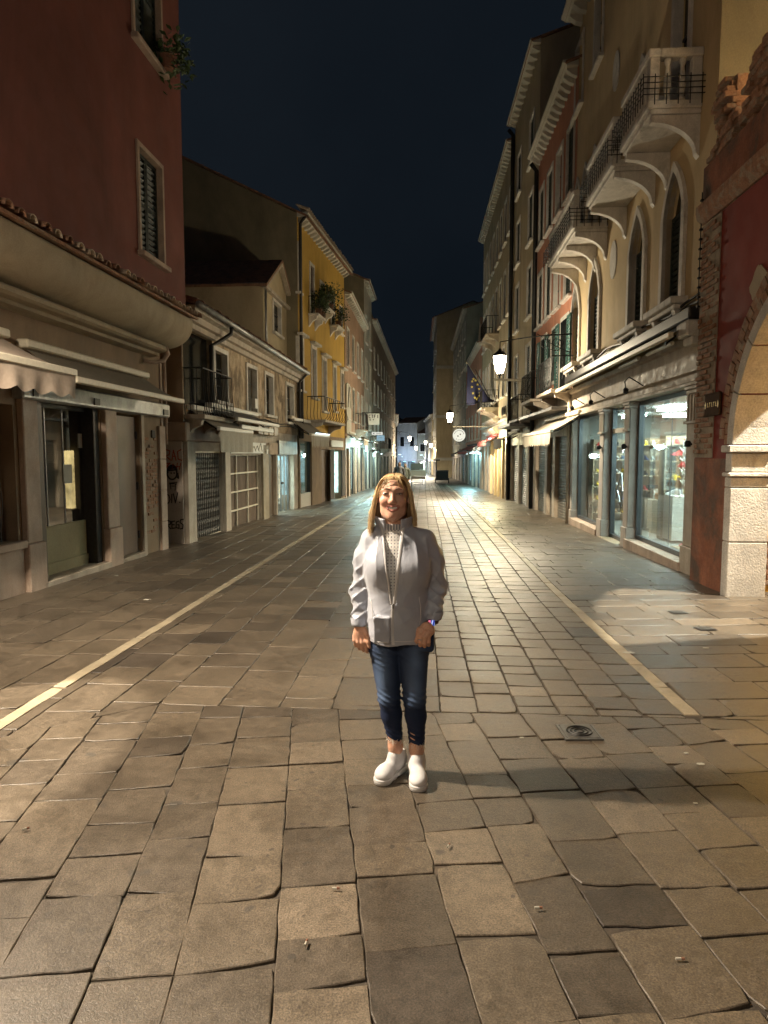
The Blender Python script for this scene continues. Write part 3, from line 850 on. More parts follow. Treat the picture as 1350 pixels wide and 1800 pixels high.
def iron_balcony(b, u0, u1, v, pj, h=.95, belly=.12, n=None, slab='pilaster', corbels=2, rods=True):
    m = MB(); m.bbox(u0, u1, .003, pj, v, v + .10, .015); bl = b.part('balcony', m, slab)
    for i in range(corbels):
        u = u0 + .15 + (u1 - u0 - .3) * i / max(1, corbels - 1)
        q = MB(); q.prism_x([(.003, v - .002), (pj * .8, v - .002), (pj * .75, v - .12), (pj * .35, v - .2), (.003, v - .4)], u - .07, u + .07); b.part('corbel', q, slab, bl)
    m = MB()
    def rod(u, w, du, dw):
        return [(u, w, v + .10), (u + du * .7, w + dw * .7, v + .2), (u + du, w + dw, v + .35), (u + du * .4, w + dw * .4, v + .6), (u, w, v + h)]
    n = n or max(5, int((u1 - u0) / .13)); k = max(3, int(pj / .14))
    for i in range(n + 1): m.tube(rod(u0 + .03 + (u1 - u0 - .06) * i / n, pj - .04, 0, belly), .009, 4)
    for i in range(k):
        w = .03 + (pj - .07) * i / k; m.tube(rod(u0 + .03, w, -belly, 0), .009, 4); m.tube(rod(u1 - .03, w, belly, 0), .009, 4)
    b.part('railing', m, 'iron', bl)
    m = MB(); m.tube([(u0 + .03, .01, v + h), (u0 + .03, pj - .04, v + h), (u1 - .03, pj - .04, v + h), (u1 - .03, .01, v + h)], .018, 5); b.part('handrail', m, 'iron', bl)
    return bl
def text_obj(b_or_none, name, body, size, mat, parent=None, loc=(0, 0, 0), rot=(math.pi / 2, 0, 0), depth=.002, align='CENTER', scale_x=1.0):
    cu = bpy.data.curves.new(name, 'FONT'); cu.body = body; cu.size = size; cu.extrude = depth; cu.align_x = align; cu.align_y = 'CENTER'
    tmp = bpy.data.objects.new(name, cu); COL.objects.link(tmp)
    dg = bpy.context.evaluated_depsgraph_get(); me = bpy.data.meshes.new_from_object(tmp.evaluated_get(dg)); me.name = name
    bpy.data.objects.remove(tmp); bpy.data.curves.remove(cu)
    me.materials.clear()
    o = link(name, me, parent, M[mat] if isinstance(mat, str) else mat, loc); o.rotation_euler = rot; o.scale = (scale_x, 1, 1)
    return o
# ================================================================== LEFT SIDE
SEC = 'left'
# ---- near building just outside the frame; an archway in it lets lamp light onto the slabs
L0 = Bld('corner_house', (-4.55, -6), (-4.55, 4.9), 'left', 'brown corner house with an archway, just outside the left edge of the view')
L0.wall('brownwall', 0, 10.9, -.1, 9, [(8.25, 10.05, -.1, 3.0, 'round')], depth=.45)
L0.shell('brownwall', 0, 10.9, 9, 3)

# ---- dark red house with the coved jetty over the shop
L1 = Bld('red_house', (-5.24, 5.0), (-5.06, 13.05), 'left', 'tall dark red house over a shop with two awnings at the left edge')
JW = .50; UE = 8.1
a = L1.rect(244, 283, 258, 440, JW)
sill2 = L1.rect(230, 283, 0, 55, JW)
h1 = (a[0], a[1], a[2], a[3]); h2 = (sill2[0] + .08, sill2[1] - .08, sill2[2], sill2[2] + 1.9)
L1.wall('red', -.2, UE, 4.32, 13.5, [h1, h2], JW, .2)
L1.window(*h1, frame='stone_pink', fw=.07, pane='pane', depth=.2, w=JW, bars=False, shut='dark_green')
L1.window(*h2, frame='stone_pink', fw=.07, pane='pane', depth=.2, w=JW, bars=False, shut='dark_green')
m = MB(); m.quad((UE - .002, JW, 4.3), (UE - .002, -7, 4.3), (UE - .002, -7, 13.5), (UE - .002, JW, 13.5)); L1.part('side_wall', m, 'red')
m = MB(); m.box(-.3, UE + .25, -7, JW + .5, 13.5, 13.65); L1.part('roof', m, 'rooftile')
# cove under the jetty, one long plaster sweep with a rounded end
zt = 4.30
cove = [(JW + .13 - .62 * (1 - math.cos(a_)) ** 1.15, zt - .05 - .53 * math.sin(a_) ** .9) for a_ in [math.pi / 2 * i / 18 for i in range(19)]]
m = MB(); m.sheet_x([(JW + .02, zt), (JW + .12, zt - .02)] + cove, -.2, UE - .02); cv_ = L1.part('cove', m, 'cove', smooth=True)
m = MB(); m.prism_x([(0, zt - .01), (JW + .12, zt - .02)] + cove + [(0, zt - .58)], UE - .02, UE - .001); L1.part('cove_end', m, 'cove', cv_)
roll = [(.003, zt - .585), (.30, zt - .60), (.35, zt - .64), (.35, zt - .69), (.30, zt - .72), (.18, zt - .73), (.18, zt - .78), (.003, zt - .80)]
m = MB(); m.prism_x(roll, -.2, UE - .55); L1.part('moulding', m, 'cove')
m = MB(); m.tube([(UE - .60, .32, zt - .62), (UE - .54, .34, zt - .74), (UE - .58, .28, zt - .86), (UE - .72, .18, zt - .92), (UE - .95, .06, zt - .92)], [.045, .045, .04, .035, .03], 8); L1.part('scroll_bracket', m, 'stone_pink', smooth=True)
m = MB(); m.prism_x([(JW + .002, zt + .03), (JW + .24, zt - .03), (JW + .24, zt + .01), (JW + .002, zt + .10)], -.2, UE + .02); L1.part('eave_board', m, 'brick')
L1.tile_row(2.0, UE + .1, JW + .28, zt + .035, 'paletile', .255, .085, None, .30, .22)
# shop wall and its openings
v_lin = L1.uv(165, 716)[1]
gu0, gu1, gv0, gv1 = 0.3, L1.uv(27, 830)[0], L1.uv(10, 955)[1], L1.uv(27, 712)[1]
dA, dB = L1.uv(62, 850)[0], L1.uv(179, 850)[0]
bA, bB = L1.uv(201, 850)[0], L1.uv(246, 850)[0]
holes = [(gu0, gu1, gv0, gv1), (dA, dB, -.12, v_lin), (bA, bB, -.12, v_lin - .04)]
L1.wall('brownwall', -.2, 8.02, -.2, 3.72, holes, 0, .32)
m = MB(); m.quad((8.02, 0, 2.3), (8.02, -3, 2.3), (8.02, -3, 4.3), (8.02, 0, 4.3)); m.quad((8.02, 0, -.2), (8.02, -5, -.2), (8.02, -5, 2.3), (8.02, 0, 2.3)); L1.part('side_wall', m, 'brownwall')
# grilled window at the left edge
m = MB(); m.quad((gu0, -.30, gv0), (gu1, -.30, gv0), (gu1, -.30, gv1), (gu0, -.30, gv1)); gw = L1.part('window', m, 'pane')
k = gu0 + .03
for i in range(int((gu1 - gu0) / .11)):
    m = MB(); x = gu0 + .05 + .11 * i; m.tube([(x, -.12, gv0), (x, -.12, gv1)], .011, 5); m.tube([(x - .03, -.1, gv0 + .1), (x + .03, -.1, gv0 + .5), (x - .03, -.1, gv0 + .9), (x + .03, -.1, gv0 + 1.3), (x, -.1, gv1)], .006, 4); L1.part('grille_bar', m, 'grille', gw)
m = MB(); m.bbox(gu0 - .1, gu1 + .06, -.05, .10, gv0 - .10, gv0 - .002, .012); L1.part('sill', m, 'stone_pink', gw)
for x0, x1 in ((-.1, 1.25), (1.26, gu1 + .05)):
    m = MB(); m.bbox(x0, x1, .003, .05, -.12, gv0 - .102, .012); L1.part('stone_panel', m, 'stone_pink')
L1.pilaster(gu1 + .07, dA - .02, .003, .09, v_lin + .02, 'stone_pink', .62, 0)
L1.pilaster(dB + .02, bA - .02, .003, .09, v_lin + .02, 'stone_pink', .62, 0)
# shop window with dark door frame
L1.box('door_frame', 'dark_brown', dA + .003, dA + .19, -.28, .02, -.12, v_lin - .004)
L1.box('door_frame', 'dark_metal', dB - .17, dB - .003, -.28, -.02, -.12, v_lin - .004)
gl0, gl1 = dA + .19, dB - .17
pz = L1.uv(85, 930)[1]
shopw = L1.box('lower_panel', 'tan_panel', gl0, gl1, -.24, -.19, .02, pz)
L1.box('panel_rail', 'tan_panel', gl0, gl1, -.2, -.165, -.02, .16, shopw)
m = MB(); m.quad((gl0, -.22, pz), (gl1, -.22, pz), (gl1, -.22, v_lin), (gl0, -.22, v_lin)); L1.part('shop_window', m, 'glass_dark')
for x in (gl0 + (gl1 - gl0) * .30, gl0 + (gl1 - gl0) * .62):
    L1.box('glass_joint', 'alu', x - .008, x + .008, -.225, -.21, pz, v_lin)
L1.box('top_rail', 'dark_metal', gl0, gl1, -.25, -.15, v_lin - .07, v_lin - .004)
L1.lit_room(dA - .4, dB + .1, -.1, v_lin, -.33, 1.7, 'interior_dark', lamp=None)
gx0, gx1 = L1.uv(126, 830, -.5)[0], L1.uv(152, 830, -.5)[0]
gz1, gz0 = L1.uv(135, 792, -.5)[1], L1.uv(135, 893, -.5)[1]
dl = L1.box('display_case', 'gold', gx0, gx1 - .2, -.62, -.5, gz0, gz1)
m = MB()
for i in range(10):
    z = gz0 + .06 + (gz1 - gz0 - .1) * i / 10; m.tube([(gx0 + .20, -.46, z), (gx0 + .36, -.47, z + .06), (gx0 + .50, -.46, z)], .014, 5)
m.box(gx0 + .14, gx0 + .18, -.47, -.45, gz0, gz1)
L1.part('filigree', m, 'interior_wood', dl)
L1.box('display_base', 'interior_dark', gx0 - .05, gx1 + .05, -.75, -.45, .3, gz0 - .01, dl)
n1 = L1.uv(145, 775, -.21); L1.box('notice', 'paper', n1[0] - .12, n1[0] + .12, -.214, -.209, n1[1] - .11, n1[1] + .11, bevel=0)
n1 = L1.uv(119, 833, -.21); L1.box('notice', 'paper', n1[0] - .12, n1[0] + .12, -.214, -.209, n1[1] - .14, n1[1] + .14, bevel=0)
L1.box('threshold', 'pilaster', dA - .05, dB + .03, -.3, .12, -.12, .0)
# brown metal door with hinges
bd = L1.box('door', 'brown_door', bA + .06, bB - .03, -.10, -.05, -.03, v_lin - .07)
L1.box('door_frame', 'dark_brown', bA + .003, bA + .06, -.14, -.02, -.06, v_lin - .045)
for z in (.28, 1.15, 2.05): L1.box('hinge', 'dark_metal', bB - .05, bB - .004, -.05, -.02, z - .07, z + .07, bd)
L1.box('handle', 'dark_metal', bA + .10, bA + .13, -.05, .0, .98, 1.12, bd)
L1.box('threshold', 'pilaster', bA - .02, bB + .03, -.3, .08, -.12, -.035)
# corner pier: stone strip, plaster worn to brick, stone quoin
c0, c1 = bB + .02, 8.04
L1.box('stone_strip', 'pilaster', c0, c0 + .12, .003, .05, -.14, v_lin - .02)
q0, q1 = c0 + .16, c1 - .30
r3 = random.Random(3); z = .25; row = 0
while z < 2.0:
    x = q0 - (.11 if row % 2 else 0)
    while x < q1:
        xe = min(x + .21, q1); xs = max(x, q0)
        if xe - xs > .05 and (r3.random() < .93 if .7 < z < 1.6 else r3.random() < .45):
            m = MB(); d = r3.uniform(.010, .030); m.bbox(xs + .006, xe - .006, .001, d, z + .005, z + .058, .006); L1.part('brick', m, 'brick')
        x += .22
    z += .066; row += 1
for z0_, z1_ in ((-.14, .42), (.425, 1.02), (1.025, 1.62), (1.625, 2.25)):
    L1.box('quoin', 'stone_pink', c1 - .27, c1 + .01, -.1, .06, z0_, z1_)
L1.box('corner_strip', 'stone_pink', c1 - .10, c1 + .008, -.1, .03, 2.252, 3.45)
L1.box('meter_plate', 'dark_metal', c1 - .55, c1 - .40, .003, .03, 2.02, 2.16)
m = MB(); m.tube([(c1 + .03, .06, 3.9), (c1 + .03, .06, 1.9)], .035, 8); L1.part('downpipe', m, 'stone_pink', smooth=True)
# shutter box over the doors
sb0 = L1.uv(40, 700, .16)[0]; sz0, sz1 = L1.uv(160, 717, .16)[1], L1.uv(160, 690, .16)[1]
sbx = L1.box('shutter_box', 'shutter', sb0, c1 - .02, .003, .17, sz0 + .01, sz1 + .03, bevel=.02)
for x, w_ in ((sb0 + .2, .10), (sb0 + 1.75, .16), (c1 - .35, .22)): L1.box('lock_plate', 'dark_metal', x, x + w_, .171, .19, sz0 + .05, sz0 + .15, sbx)
# awnings
v1_, v2_ = L1.uv(180, 642, .28)[1], L1.uv(230, 687, .75)[1]
ua, ub = L1.uv(70, 620, .3)[0], L1.uv(318, 700, .75)[0]
L1.awning(ua, ub + .02, v1_, v2_, .10, .75, 'grey_cloth', 'cream_paint')
w1_ = .95; v3 = L1.uv(60, 640, w1_)[1]
L1.awning(.2, L1.uv(128, 660, w1_)[0], v1_ + .05, v3, .10, w1_, 'pink_cloth', 'cream_paint', .28, 'scallop')

# ---- shabby low house with dormer
L2 = Bld('shabby_house', (-4.97, 13.95), (-4.72, 25.5), 'left', 'low shabby house with flaking beige plaster, a dormer and graffiti on its pier')
EV = 4.72
wd = {}
H2 = [L2.rect(334, 374, 575, 722), L2.rect(377, 398, 615, 703), L2.rect(434, 450, 644, 722), L2.rect(466, 479, 658, 728), L2.rect(503, 515, 676, 741)]
H2 = [(max(.06, h[0]), h[1], h[2], h[3]) for h in H2]
H2[0] = (.08, H2[0][1], 2.75, 4.35)
L2.wall('shabby', 0, L2.L, 2.42, EV + .1, H2, 0, .15)
for i, h in enumerate(H2):
    L2.window(*h, frame='white_stone' if i else None, fw=.10, pane='pane' if i != 2 else 'pane_curtain', depth=.15, sill=i > 0, bars=i > 0)
# ground floor
px_h = [(339, 393), (402, 460), (470, 487), (489, 518)]
top2 = [L2.uv(339, 792)[1], L2.uv(402, 800)[1], L2.uv(470, 795)[1], L2.uv(490, 800)[1]]
HG = [(L2.uv(a_, 850)[0], L2.uv(b_, 850)[0], -.5, t_) for (a_, b_), t_ in zip(px_h, top2)]
L2.wall('pilaster', 0, L2.L, -.5, 2.42, HG, -.02, .35)
L2.shell('shabby', 0, L2.L, EV + .1, 7, over=.3, near_mat='brownwall')
# pier facing the square, with graffiti
m = MB(); m.bbox(-.03, .0, -.62, -.021, -.3, 1.98, .012); pier = L2.part('graffiti_pier', m, 'pier_plaster')
m = MB(); m.bbox(-.10, 2.15, -.75, .10, 1.99, 2.38, .02); L2.part('lintel', m, 'stone_pink')
def spray(strokes, r, mat, x0, x1, z0, z1):
    """strokes in a unit square laid on the pier's near face (local w runs across, towards the street on the right)"""
    mm = MB()
    for st in strokes:
        pts = [(-.034, x0 + (x1 - x0) * p[0], z0 + (z1 - z0) * p[1]) for p in st]
        if len(pts) == 1: pts = [pts[0], (pts[0][0], pts[0][1] + .012, pts[0][2])]
        for q_, w_ in zip(pts, pts[1:]):
            dx, dz = w_[1] - q_[1], w_[2] - q_[2]; L = math.hypot(dx, dz) or 1e-6; nx, nz = -dz / L * r, dx / L * r; ex, ez = dx / L * r * .5, dz / L * r * .5
            mm.add([(-.033, q_[1] - nx - ex, q_[2] - nz - ez), (-.033, w_[1] - nx + ex, w_[2] - nz + ez), (-.033, w_[1] + nx + ex, w_[2] + nz + ez), (-.033, q_[1] + nx - ex, q_[2] + nz - ez)], [(0, 1, 2, 3)])
    return L2.part('graffiti', mm, mat, pier)
arc = lambda cx, cy, rx, ry, a0, a1, n=10: [(cx + rx * math.cos(R(a0 + (a1 - a0) * i / n)), cy + ry * math.sin(R(a0 + (a1 - a0) * i / n))) for i in range(n + 1)]
# DIV. / REGS with a capped round head above it
spray([[(.08, .52), (.08, .86)], [(.08, .86), (.24, .80), (.30, .66), (.22, .54), (.02, .50)], [(.38, .54), (.40, .84)], [(.48, .86), (.58, .54), (.72, .90)], [(.80, .56)]], .013, M['ink'], -.43, -.03, .38, .98)
spray([[(.10, .02), (.14, .40)], [(.14, .40), (.30, .36), (.28, .24), (.12, .20), (.30, .04)], [(.52, .38), (.36, .36), (.36, .06), (.54, .08)], [(.36, .22), (.5, .22)], [(.74, .38), (.60, .34), (.58, .10), (.74, .06), (.74, .22), (.66, .22)], [(.98, .46), (.84, .44), (.80, .32), (.96, .22), (.94, .06), (.80, .04)]], .013, M['ink'], -.43, -.03, .14, .62)
spray([arc(.44, .80, .26, .15, 0, 360, 20), arc(.45, .85, .25, .13, -20, 200, 14), arc(.46, .86, .22, .10, 0, 180, 10), [(.24, .86), (.68, .88)], [(.28, .90), (.64, .93)], [(.34, .94), (.58, .96)], [(.38, .80)], [(.54, .80)], [(.66, .72), (.78, .68), (.74, .80)]], .017, M['ink'], -.43, -.03, .62, 1.50)
spray([[(.36, .30), (.32, .52), (.62, .50), (.58, .26)], [(.28, .53), (.70, .56)], [(.30, .50), (.68, .50)], [(.40, .42), (.56, .42)]], .010, M['ink'], -.43, -.03, .82, 1.38)
spray([[(.05, .1), (.12, .9), (.35, .8), (.3, .5), (.08, .45), (.4, .1)], [(.45, .1), (.55, .85), (.68, .1)], [(.48, .4), (.66, .4)], [(.98, .9), (.78, .75), (.8, .2), (1, .1)]], .011, M['redink'], -.42, -.04, 1.56, 1.84)
spray([[(.1, .8), (.35, .9), (.1, .4), (.35, .1)], [(.45, .1), (.5, .8), (.7, .2), (.75, .9)], [(.85, .1), (.95, .9)], [(.2, .5), (.9, .45)]], .010, M['redink'], -.42, -.04, 1.38, 1.55)
L2.box('stone_post', 'pilaster', .0, HG[0][0] - .01, -.019, .08, -.3, 1.985)
L2.box('stone_post', 'pilaster', HG[0][1] + .01, HG[1][0] - .01, -.019, .06, -.3, 2.0)
L2.box('stone_post', 'istria', HG[1][1] + .01, HG[2][0] - .02, -.019, .06, -.4, 2.0)
# folding lattice gate
a_, b_, z0_, z1_ = HG[0]; z0_ = L2.g(a_) - .02
m = MB(); m.quad((a_, -.33, z0_ - .1), (b_, -.33, z0_ - .1), (b_, -.33, z1_), (a_, -.33, z1_)); L2.part('window', m, 'void')
n = 17; m = None
for i in range(n):
    x = a_ + .05 + (b_ - a_ - .1) * i / (n - 1); m = MB(); m.box(x - .016, x + .016, -.12, -.10, z0_, z1_ - .03)
    if i < n - 1:
        dx = (b_ - a_ - .1) / (n - 1)
        for j in range(8):
            za = z0_ + .06 + (z1_ - z0_ - .12) * j / 8; zb = za + (z1_ - z0_ - .12) / 8
            m.tube([(x, -.10, za), (x + dx, -.10, (za + zb) / 2), (x, -.10, zb)], .008, 4)
    L2.part('gate_bar', m, 'grille')
m = MB(); m.box(a_, b_, -.14, -.08, z1_ - .05, z1_ - .002); m.box(a_, b_, -.14, -.08, z0_ - .06, z0_); L2.part('gate_rail', m, 'cream_paint')
# brown slatted gate with pale square bars
a_, b_, z0_, z1_ = HG[1]; z0_ = L2.g(b_) - .02
m = MB(); n = 34
prof = []
for i in range(n):
    x = a_ + (b_ - a_) * i / n; dx = (b_ - a_) / n
    m.quad((x, -.20, z0_ - .1), (x + dx * .6, -.17, z0_ - .1), (x + dx * .6, -.17, z1_), (x, -.20, z1_)); m.quad((x + dx * .6, -.17, z0_ - .1), (x + dx, -.20, z0_ - .1), (x + dx, -.20, z1_), (x + dx * .6, -.17, z1_))
L2.part('slatted_gate', m, 'brown_shutter')
for i in range(4):
    x = a_ + (b_ - a_) * i / 3; L2.box('gate_bar', 'cream_paint', max(a_ + .002, x - .022), min(b_ - .002, x + .022), -.15, -.11, z0_, z1_ - .005, bevel=0)
for j in range(5):
    z = z0_ + (z1_ - z0_) * j / 4; L2.box('gate_bar', 'cream_paint', a_ + .003, b_ - .003, -.148, -.105, max(z0_, z - .02), min(z1_ - .006, z + .02), bevel=0)
# brown door, then the cyan lit shop entrance
a_, b_, z0_, z1_ = HG[2]; L2.box('door', 'dark_brown', a_ + .02, b_ - .02, -.16, -.12, L2.g(b_) - .02, z1_ - .02)
a_, b_, z0_, z1_ = HG[3]; zg = L2.g(b_)
L2.lit_room(a_, b_, zg - .02, z1_, -.36, 2.6, 'interior', lamp='shop_white')
L2.box('glow_panel', 'glow_cyan', b_ - .10, b_ - .065, -1.3, -.29, zg + .55, z1_ - .05, bevel=0)
L2.box('glow_panel', 'glow_warm', b_ - .14, b_ - .105, -.62, -.50, zg + .4, z1_ - .2, bevel=0)
for k_ in range(3): L2.box('shelf', 'interior', b_ - .35, b_ - .11, -1.3, -.45, zg + .25 + .16 * k_, zg + .28 + .16 * k_, bevel=0)
L2.box('counter', 'interior', a_ + .2, b_ - .5, -1.4, -.9, zg, zg + .6)
m = MB(); m.quad((a_, -.25, zg), (b_, -.25, zg), (b_, -.25, z1_), (a_, -.25, z1_)); sd = L2.part('glass_door', m, 'glass')
for x in (a_ + .03, a_ + (b_ - a_) * .36, a_ + (b_ - a_) * .55, a_ + (b_ - a_) * .76, b_ - .03): L2.box('door_stile', 'alu', x - .025, x + .025, -.27, -.22, zg, z1_ - .004, sd, bevel=0)
L2.box('handle', 'dark_metal', a_ + (b_ - a_) * .50, a_ + (b_ - a_) * .60, -.22, -.17, zg + .98, zg + 1.06, sd)
# cornice, gutter and drain
m = MB(); m.prism_x([(.003, EV - .38), (.08, EV - .36), (.10, EV - .26), (.18, EV - .24), (.20, EV - .12), (.32, EV - .08), (.34, EV + .02), (.003, EV + .02)], -.05, L2.L); L2.part('cornice', m, 'pilaster')
m = MB(); m.tube([(-.1, .42, EV + .02), (L2.L, .42, EV - .02)], .07, 8); L2.part('gutter', m, 'shutter', smooth=True)
dpu = L2.uv(384, 580, .1)[0]
m = MB(); m.tube([(dpu, .42, EV), (dpu, .40, EV - .2), (dpu - .2, .16, EV - .42), (dpu - .55, .1, EV - .55), (dpu - .55, .1, 2.5)], .05, 8); L2.part('downpipe', m, 'dark_metal', smooth=True)
m = MB(); m.tube([(L2.L - .08, .42, EV), (L2.L - .08, .1, EV - .35), (L2.L - .08, .1, 2.3)], .05, 8); L2.part('downpipe', m, 'dark_metal', smooth=True)
L2.tile_row(.1, L2.L, .36, EV + .10, 'rooftile', .22, .08, None, .5, .32, single=False)
# dormer
du0, du1 = L2.uv(463, 560, -.4)[0], L2.uv(512, 580, -.4)[0]
dz0, dz1 = EV - .1, L2.uv(463, 500, -.4)[1]; dzr = L2.uv(488, 462, -.4)[1]
dwh = L2.rect(480, 493, 528, 582, -.4)
dm = L2.wall('tan', du0, du1, dz0, dz1, [dwh], -.4, .13, name='dormer')
m = MB(); cu_ = (du0 + du1) / 2
m.add([(du0, -.401, dz1), (du1, -.401, dz1), (cu_, -.401, dzr)], [(0, 1, 2)])
m.quad((du0, -.4, dz0), (du0, -3.4, dz0), (du0, -3.4, dz1), (du0, -.4, dz1)); m.quad((du1, -.4, dz0), (du1, -.4, dz1), (du1, -3.4, dz1), (du1, -3.4, dz0))
L2.part('dormer_side', m, 'tan', dm)
m = MB(); dr_ = (dzr - dz1) / (cu_ - du0); ov = .18
for sgn in (-1, 1):
    e = du0 - ov if sgn < 0 else du1 + ov; ze = dz1 - ov * dr_
    m.add([(e, -.22, ze), (cu_, -.22, dzr + .02), (cu_, -3.6, dzr + .02), (e, -3.6, ze), (e, -.22, ze + .09), (cu_, -.22, dzr + .11), (cu_, -3.6, dzr + .11), (e, -3.6, ze + .09)], [(0, 1, 5, 4), (4, 5, 6, 7), (3, 2, 1, 0), (2, 3, 7, 6), (0, 4, 7, 3)])
L2.part('dormer_roof', m, 'rooftile', dm)
m = MB(); m.bbox(du0 - .12, du1 + .12, -.399, -.24, dz1 - .14, dz1 - .02, .012)
for sgn in (-1, 1):
    e = du0 - .1 if sgn < 0 else du1 + .1
    m.add([(e, -.23, dz1 - .14), (cu_, -.23, dzr - .12), (cu_, -.23, dzr), (e, -.23, dz1 - .02), (e, -.38, dz1 - .14), (cu_, -.38, dzr - .12), (cu_, -.38, dzr), (e, -.38, dz1 - .02)], [(0, 1, 2, 3), (0, 4, 5, 1), (4, 7, 6, 5)])
L2.part('dormer_pediment', m, 'pilaster', dm)
L2.window(*dwh, frame='white_stone', fw=.08, depth=.13, w=-.4, sill=True)
m = MB(); m.tube([(du0 + .06, -.33, dz1 - .1), (du0 + .06, -.33, dz0 + .3)], .04, 7); m.tube([(du0 - .1, -3.3, dz1 - .02), (du0 - .1, -.3, dz1 - .02)], .05, 7); L2.part('gutter', m, 'shutter', smooth=True)
m = MB()
for k_, off in enumerate((0, .06)): m.tube([(.3 + (L2.L - .6) * i / 12, .03 + .02 * k_, 2.66 + off + .035 * math.sin(i * 1.9 + k_)) for i in range(13)], .014, 4)
L2.part('cable', m, 'iron')
L2.box('alarm_box', 'white_paint', 5.2, 5.45, .003, .12, 3.0, 3.28); L2.box('number_plate', 'white_paint', HG[2][0] - .32, HG[2][0] - .12, .062, .075, 1.72, 1.86, bevel=0)
# chimney block behind
m = MB(); m.bbox(1.3, 2.2, -2.6, -1.8, EV, 6.9, .02); ch = L2.part('chimney', m, 'olive')
iron_balcony(L2, .02, 2.05, 2.44, .45, 1.05, .04, 18, 'pilaster', 3)
# awnings and fascia signs over the shops
a0, a1 = L2.uv(384, 745, .65)[0], L2.uv(442, 762, .65)[0]
vb = L2.uv(384, 753, .65)[1]
L2.awning(a0, a1, vb + .38, vb, .08, .65, 'grey_cloth', 'white_paint', .46, 'plain', 'bulb_cloth')
a0, a1 = L2.uv(416, 735, .7)[0], L2.uv(488, 750, .7)[0]; vb = L2.uv(416, 736, .7)[1]
L2.awning(a0, a1, vb + .25, vb, .08, .7, 'dark_cloth', 'white_paint')
m = MB(); a0, a1 = L2.uv(424, 748, .5)[0], L2.uv(480, 755, .5)[0]; vb = L2.uv(450, 751, .5)[1]; m.bbox(a0, a1, .45, .52, vb - .09, vb + .02, .01); L2.part('valance_bar', m, 'white_paint')
s0, s1 = L2.uv(402, 788)[0], L2.uv(464, 790)[0]; zs = (L2.uv(403, 797)[1], L2.uv(403, 779)[1])
m = MB(); m.bbox(s0, s1, .003, .06, zs[0], zs[1] + .05, .008); L2.part('fascia_sign', m, 'white_paint')
r4 = random.Random(8)
for i in range(7):
    m = MB(); x = s0 + .5 + i * (s1 - s0 - 1) / 7; m.tube([(x, .064, zs[0] + .08), (x + .22, .064, zs[0] + .2 + r4.random() * .1), (x + .40, .064, zs[0] + .06)], .012, 4); L2.part('sign_scroll', m, 'paper')
for i in range(4):
    x = L2.uv(444, 765)[0] + i * .62; m = MB(); m.bbox(x, x + .5, .003, .18, 2.28, 2.62, .01); L2.part('wood_box', m, 'interior_wood')
s0, s1 = L2.uv(487, 790)[0], L2.uv(519, 793)[0]; zs = (L2.uv(488, 799)[1], L2.uv(488, 774)[1])
m = MB(); m.bbox(s0, s1, .003, .08, zs[0], zs[1], .008); L2.part('fascia_sign', m, 'shutter')
s0, s1 = L2.uv(471, 790)[0], L2.uv(486, 793)[0]; m = MB(); m.bbox(s0, s1, .003, .05, zs[0], zs[1] - .1, .008); L2.part('fascia_sign', m, 'paletile')

# ---- ochre house
L3 = Bld('ochre_house', (-4.68, 25.55), (-3.92, 33.8), 'left', 'ochre yellow house with plants on its small balconies')
E3 = L3.uv(516, 372)[1]
top_h = [L3.rect(519, 526, 425, 508), L3.rect(545, 551, 465, 552), L3.rect(563, 569, 497, 540), L3.rect(582, 587, 520, 572), L3.rect(597, 601, 540, 585)]
low_h = [L3.rect(524, 532, 596, 684), L3.rect(548, 555, 612, 698), L3.rect(567, 573, 632, 722), L3.rect(586, 590, 645, 722), L3.rect(599, 603, 655, 715)]
fix = lambda hs, L: [(max(.12, h[0]), min(max(h[1], h[0] + .5), L - .1), h[2], h[3]) for h in hs]
top_h = fix(top_h, L3.L); low_h = fix(low_h, L3.L)
gh = [(L3.uv(a_, 850)[0], L3.uv(b_, 850)[0], -.6, L3.uv(a_, t_)[1]) for a_, b_, t_ in ((529, 549, 775), (566, 580, 790), (582, 600, 790))]
L3.wall('ochre', 0, L3.L, 2.5, E3 + .1, top_h + low_h, 0, .13)
L3.wall('brownwall', 0, L3.L, -.7, 2.5, gh, -.01, .3)
L3.shell('ochre', 0, L3.L, E3 + .1, 9, over=.45, near_mat='olive', pitch=.5)
for i, h in enumerate(top_h): L3.window(*h, frame='white_stone', fw=.11, depth=.13, shut='brown_blind' if i == 1 else 'dark_green')
for i, h in enumerate(low_h): L3.window(*h, frame='white_stone', fw=.13, depth=.13, pane='pane_curtain'); L3.box('hood', 'white_stone', h[0] - .25, h[1] + .25, .003, .22, h[3] + .15, h[3] + .24)
L3.cornice(0, L3.L, E3, .42, 'pale', step=.42, bw=.16)
L3.tile_row(0, L3.L, .48, E3 + .16, 'paletile', .25, .09, None, .5, .4, single=False)
L3.downpipe(.08, 2.3, E3, .1, 'dark_metal', .06)
for i in (1, 2, 3):
    h = top_h[i] if i < 4 else None
    iron_balcony(L3, h[0] - .35, h[1] + .35, h[2] - .12, .42, .75, .05, 7, 'white_stone', 2)
ub0, ub1 = L3.uv(566, 745, .6)[0], L3.uv(602, 745, .6)[0]
iron_balcony(L3, ub0, ub1, L3.uv(566, 742, .6)[1], .75, 1.0, .14, 10, 'pilaster', 2)
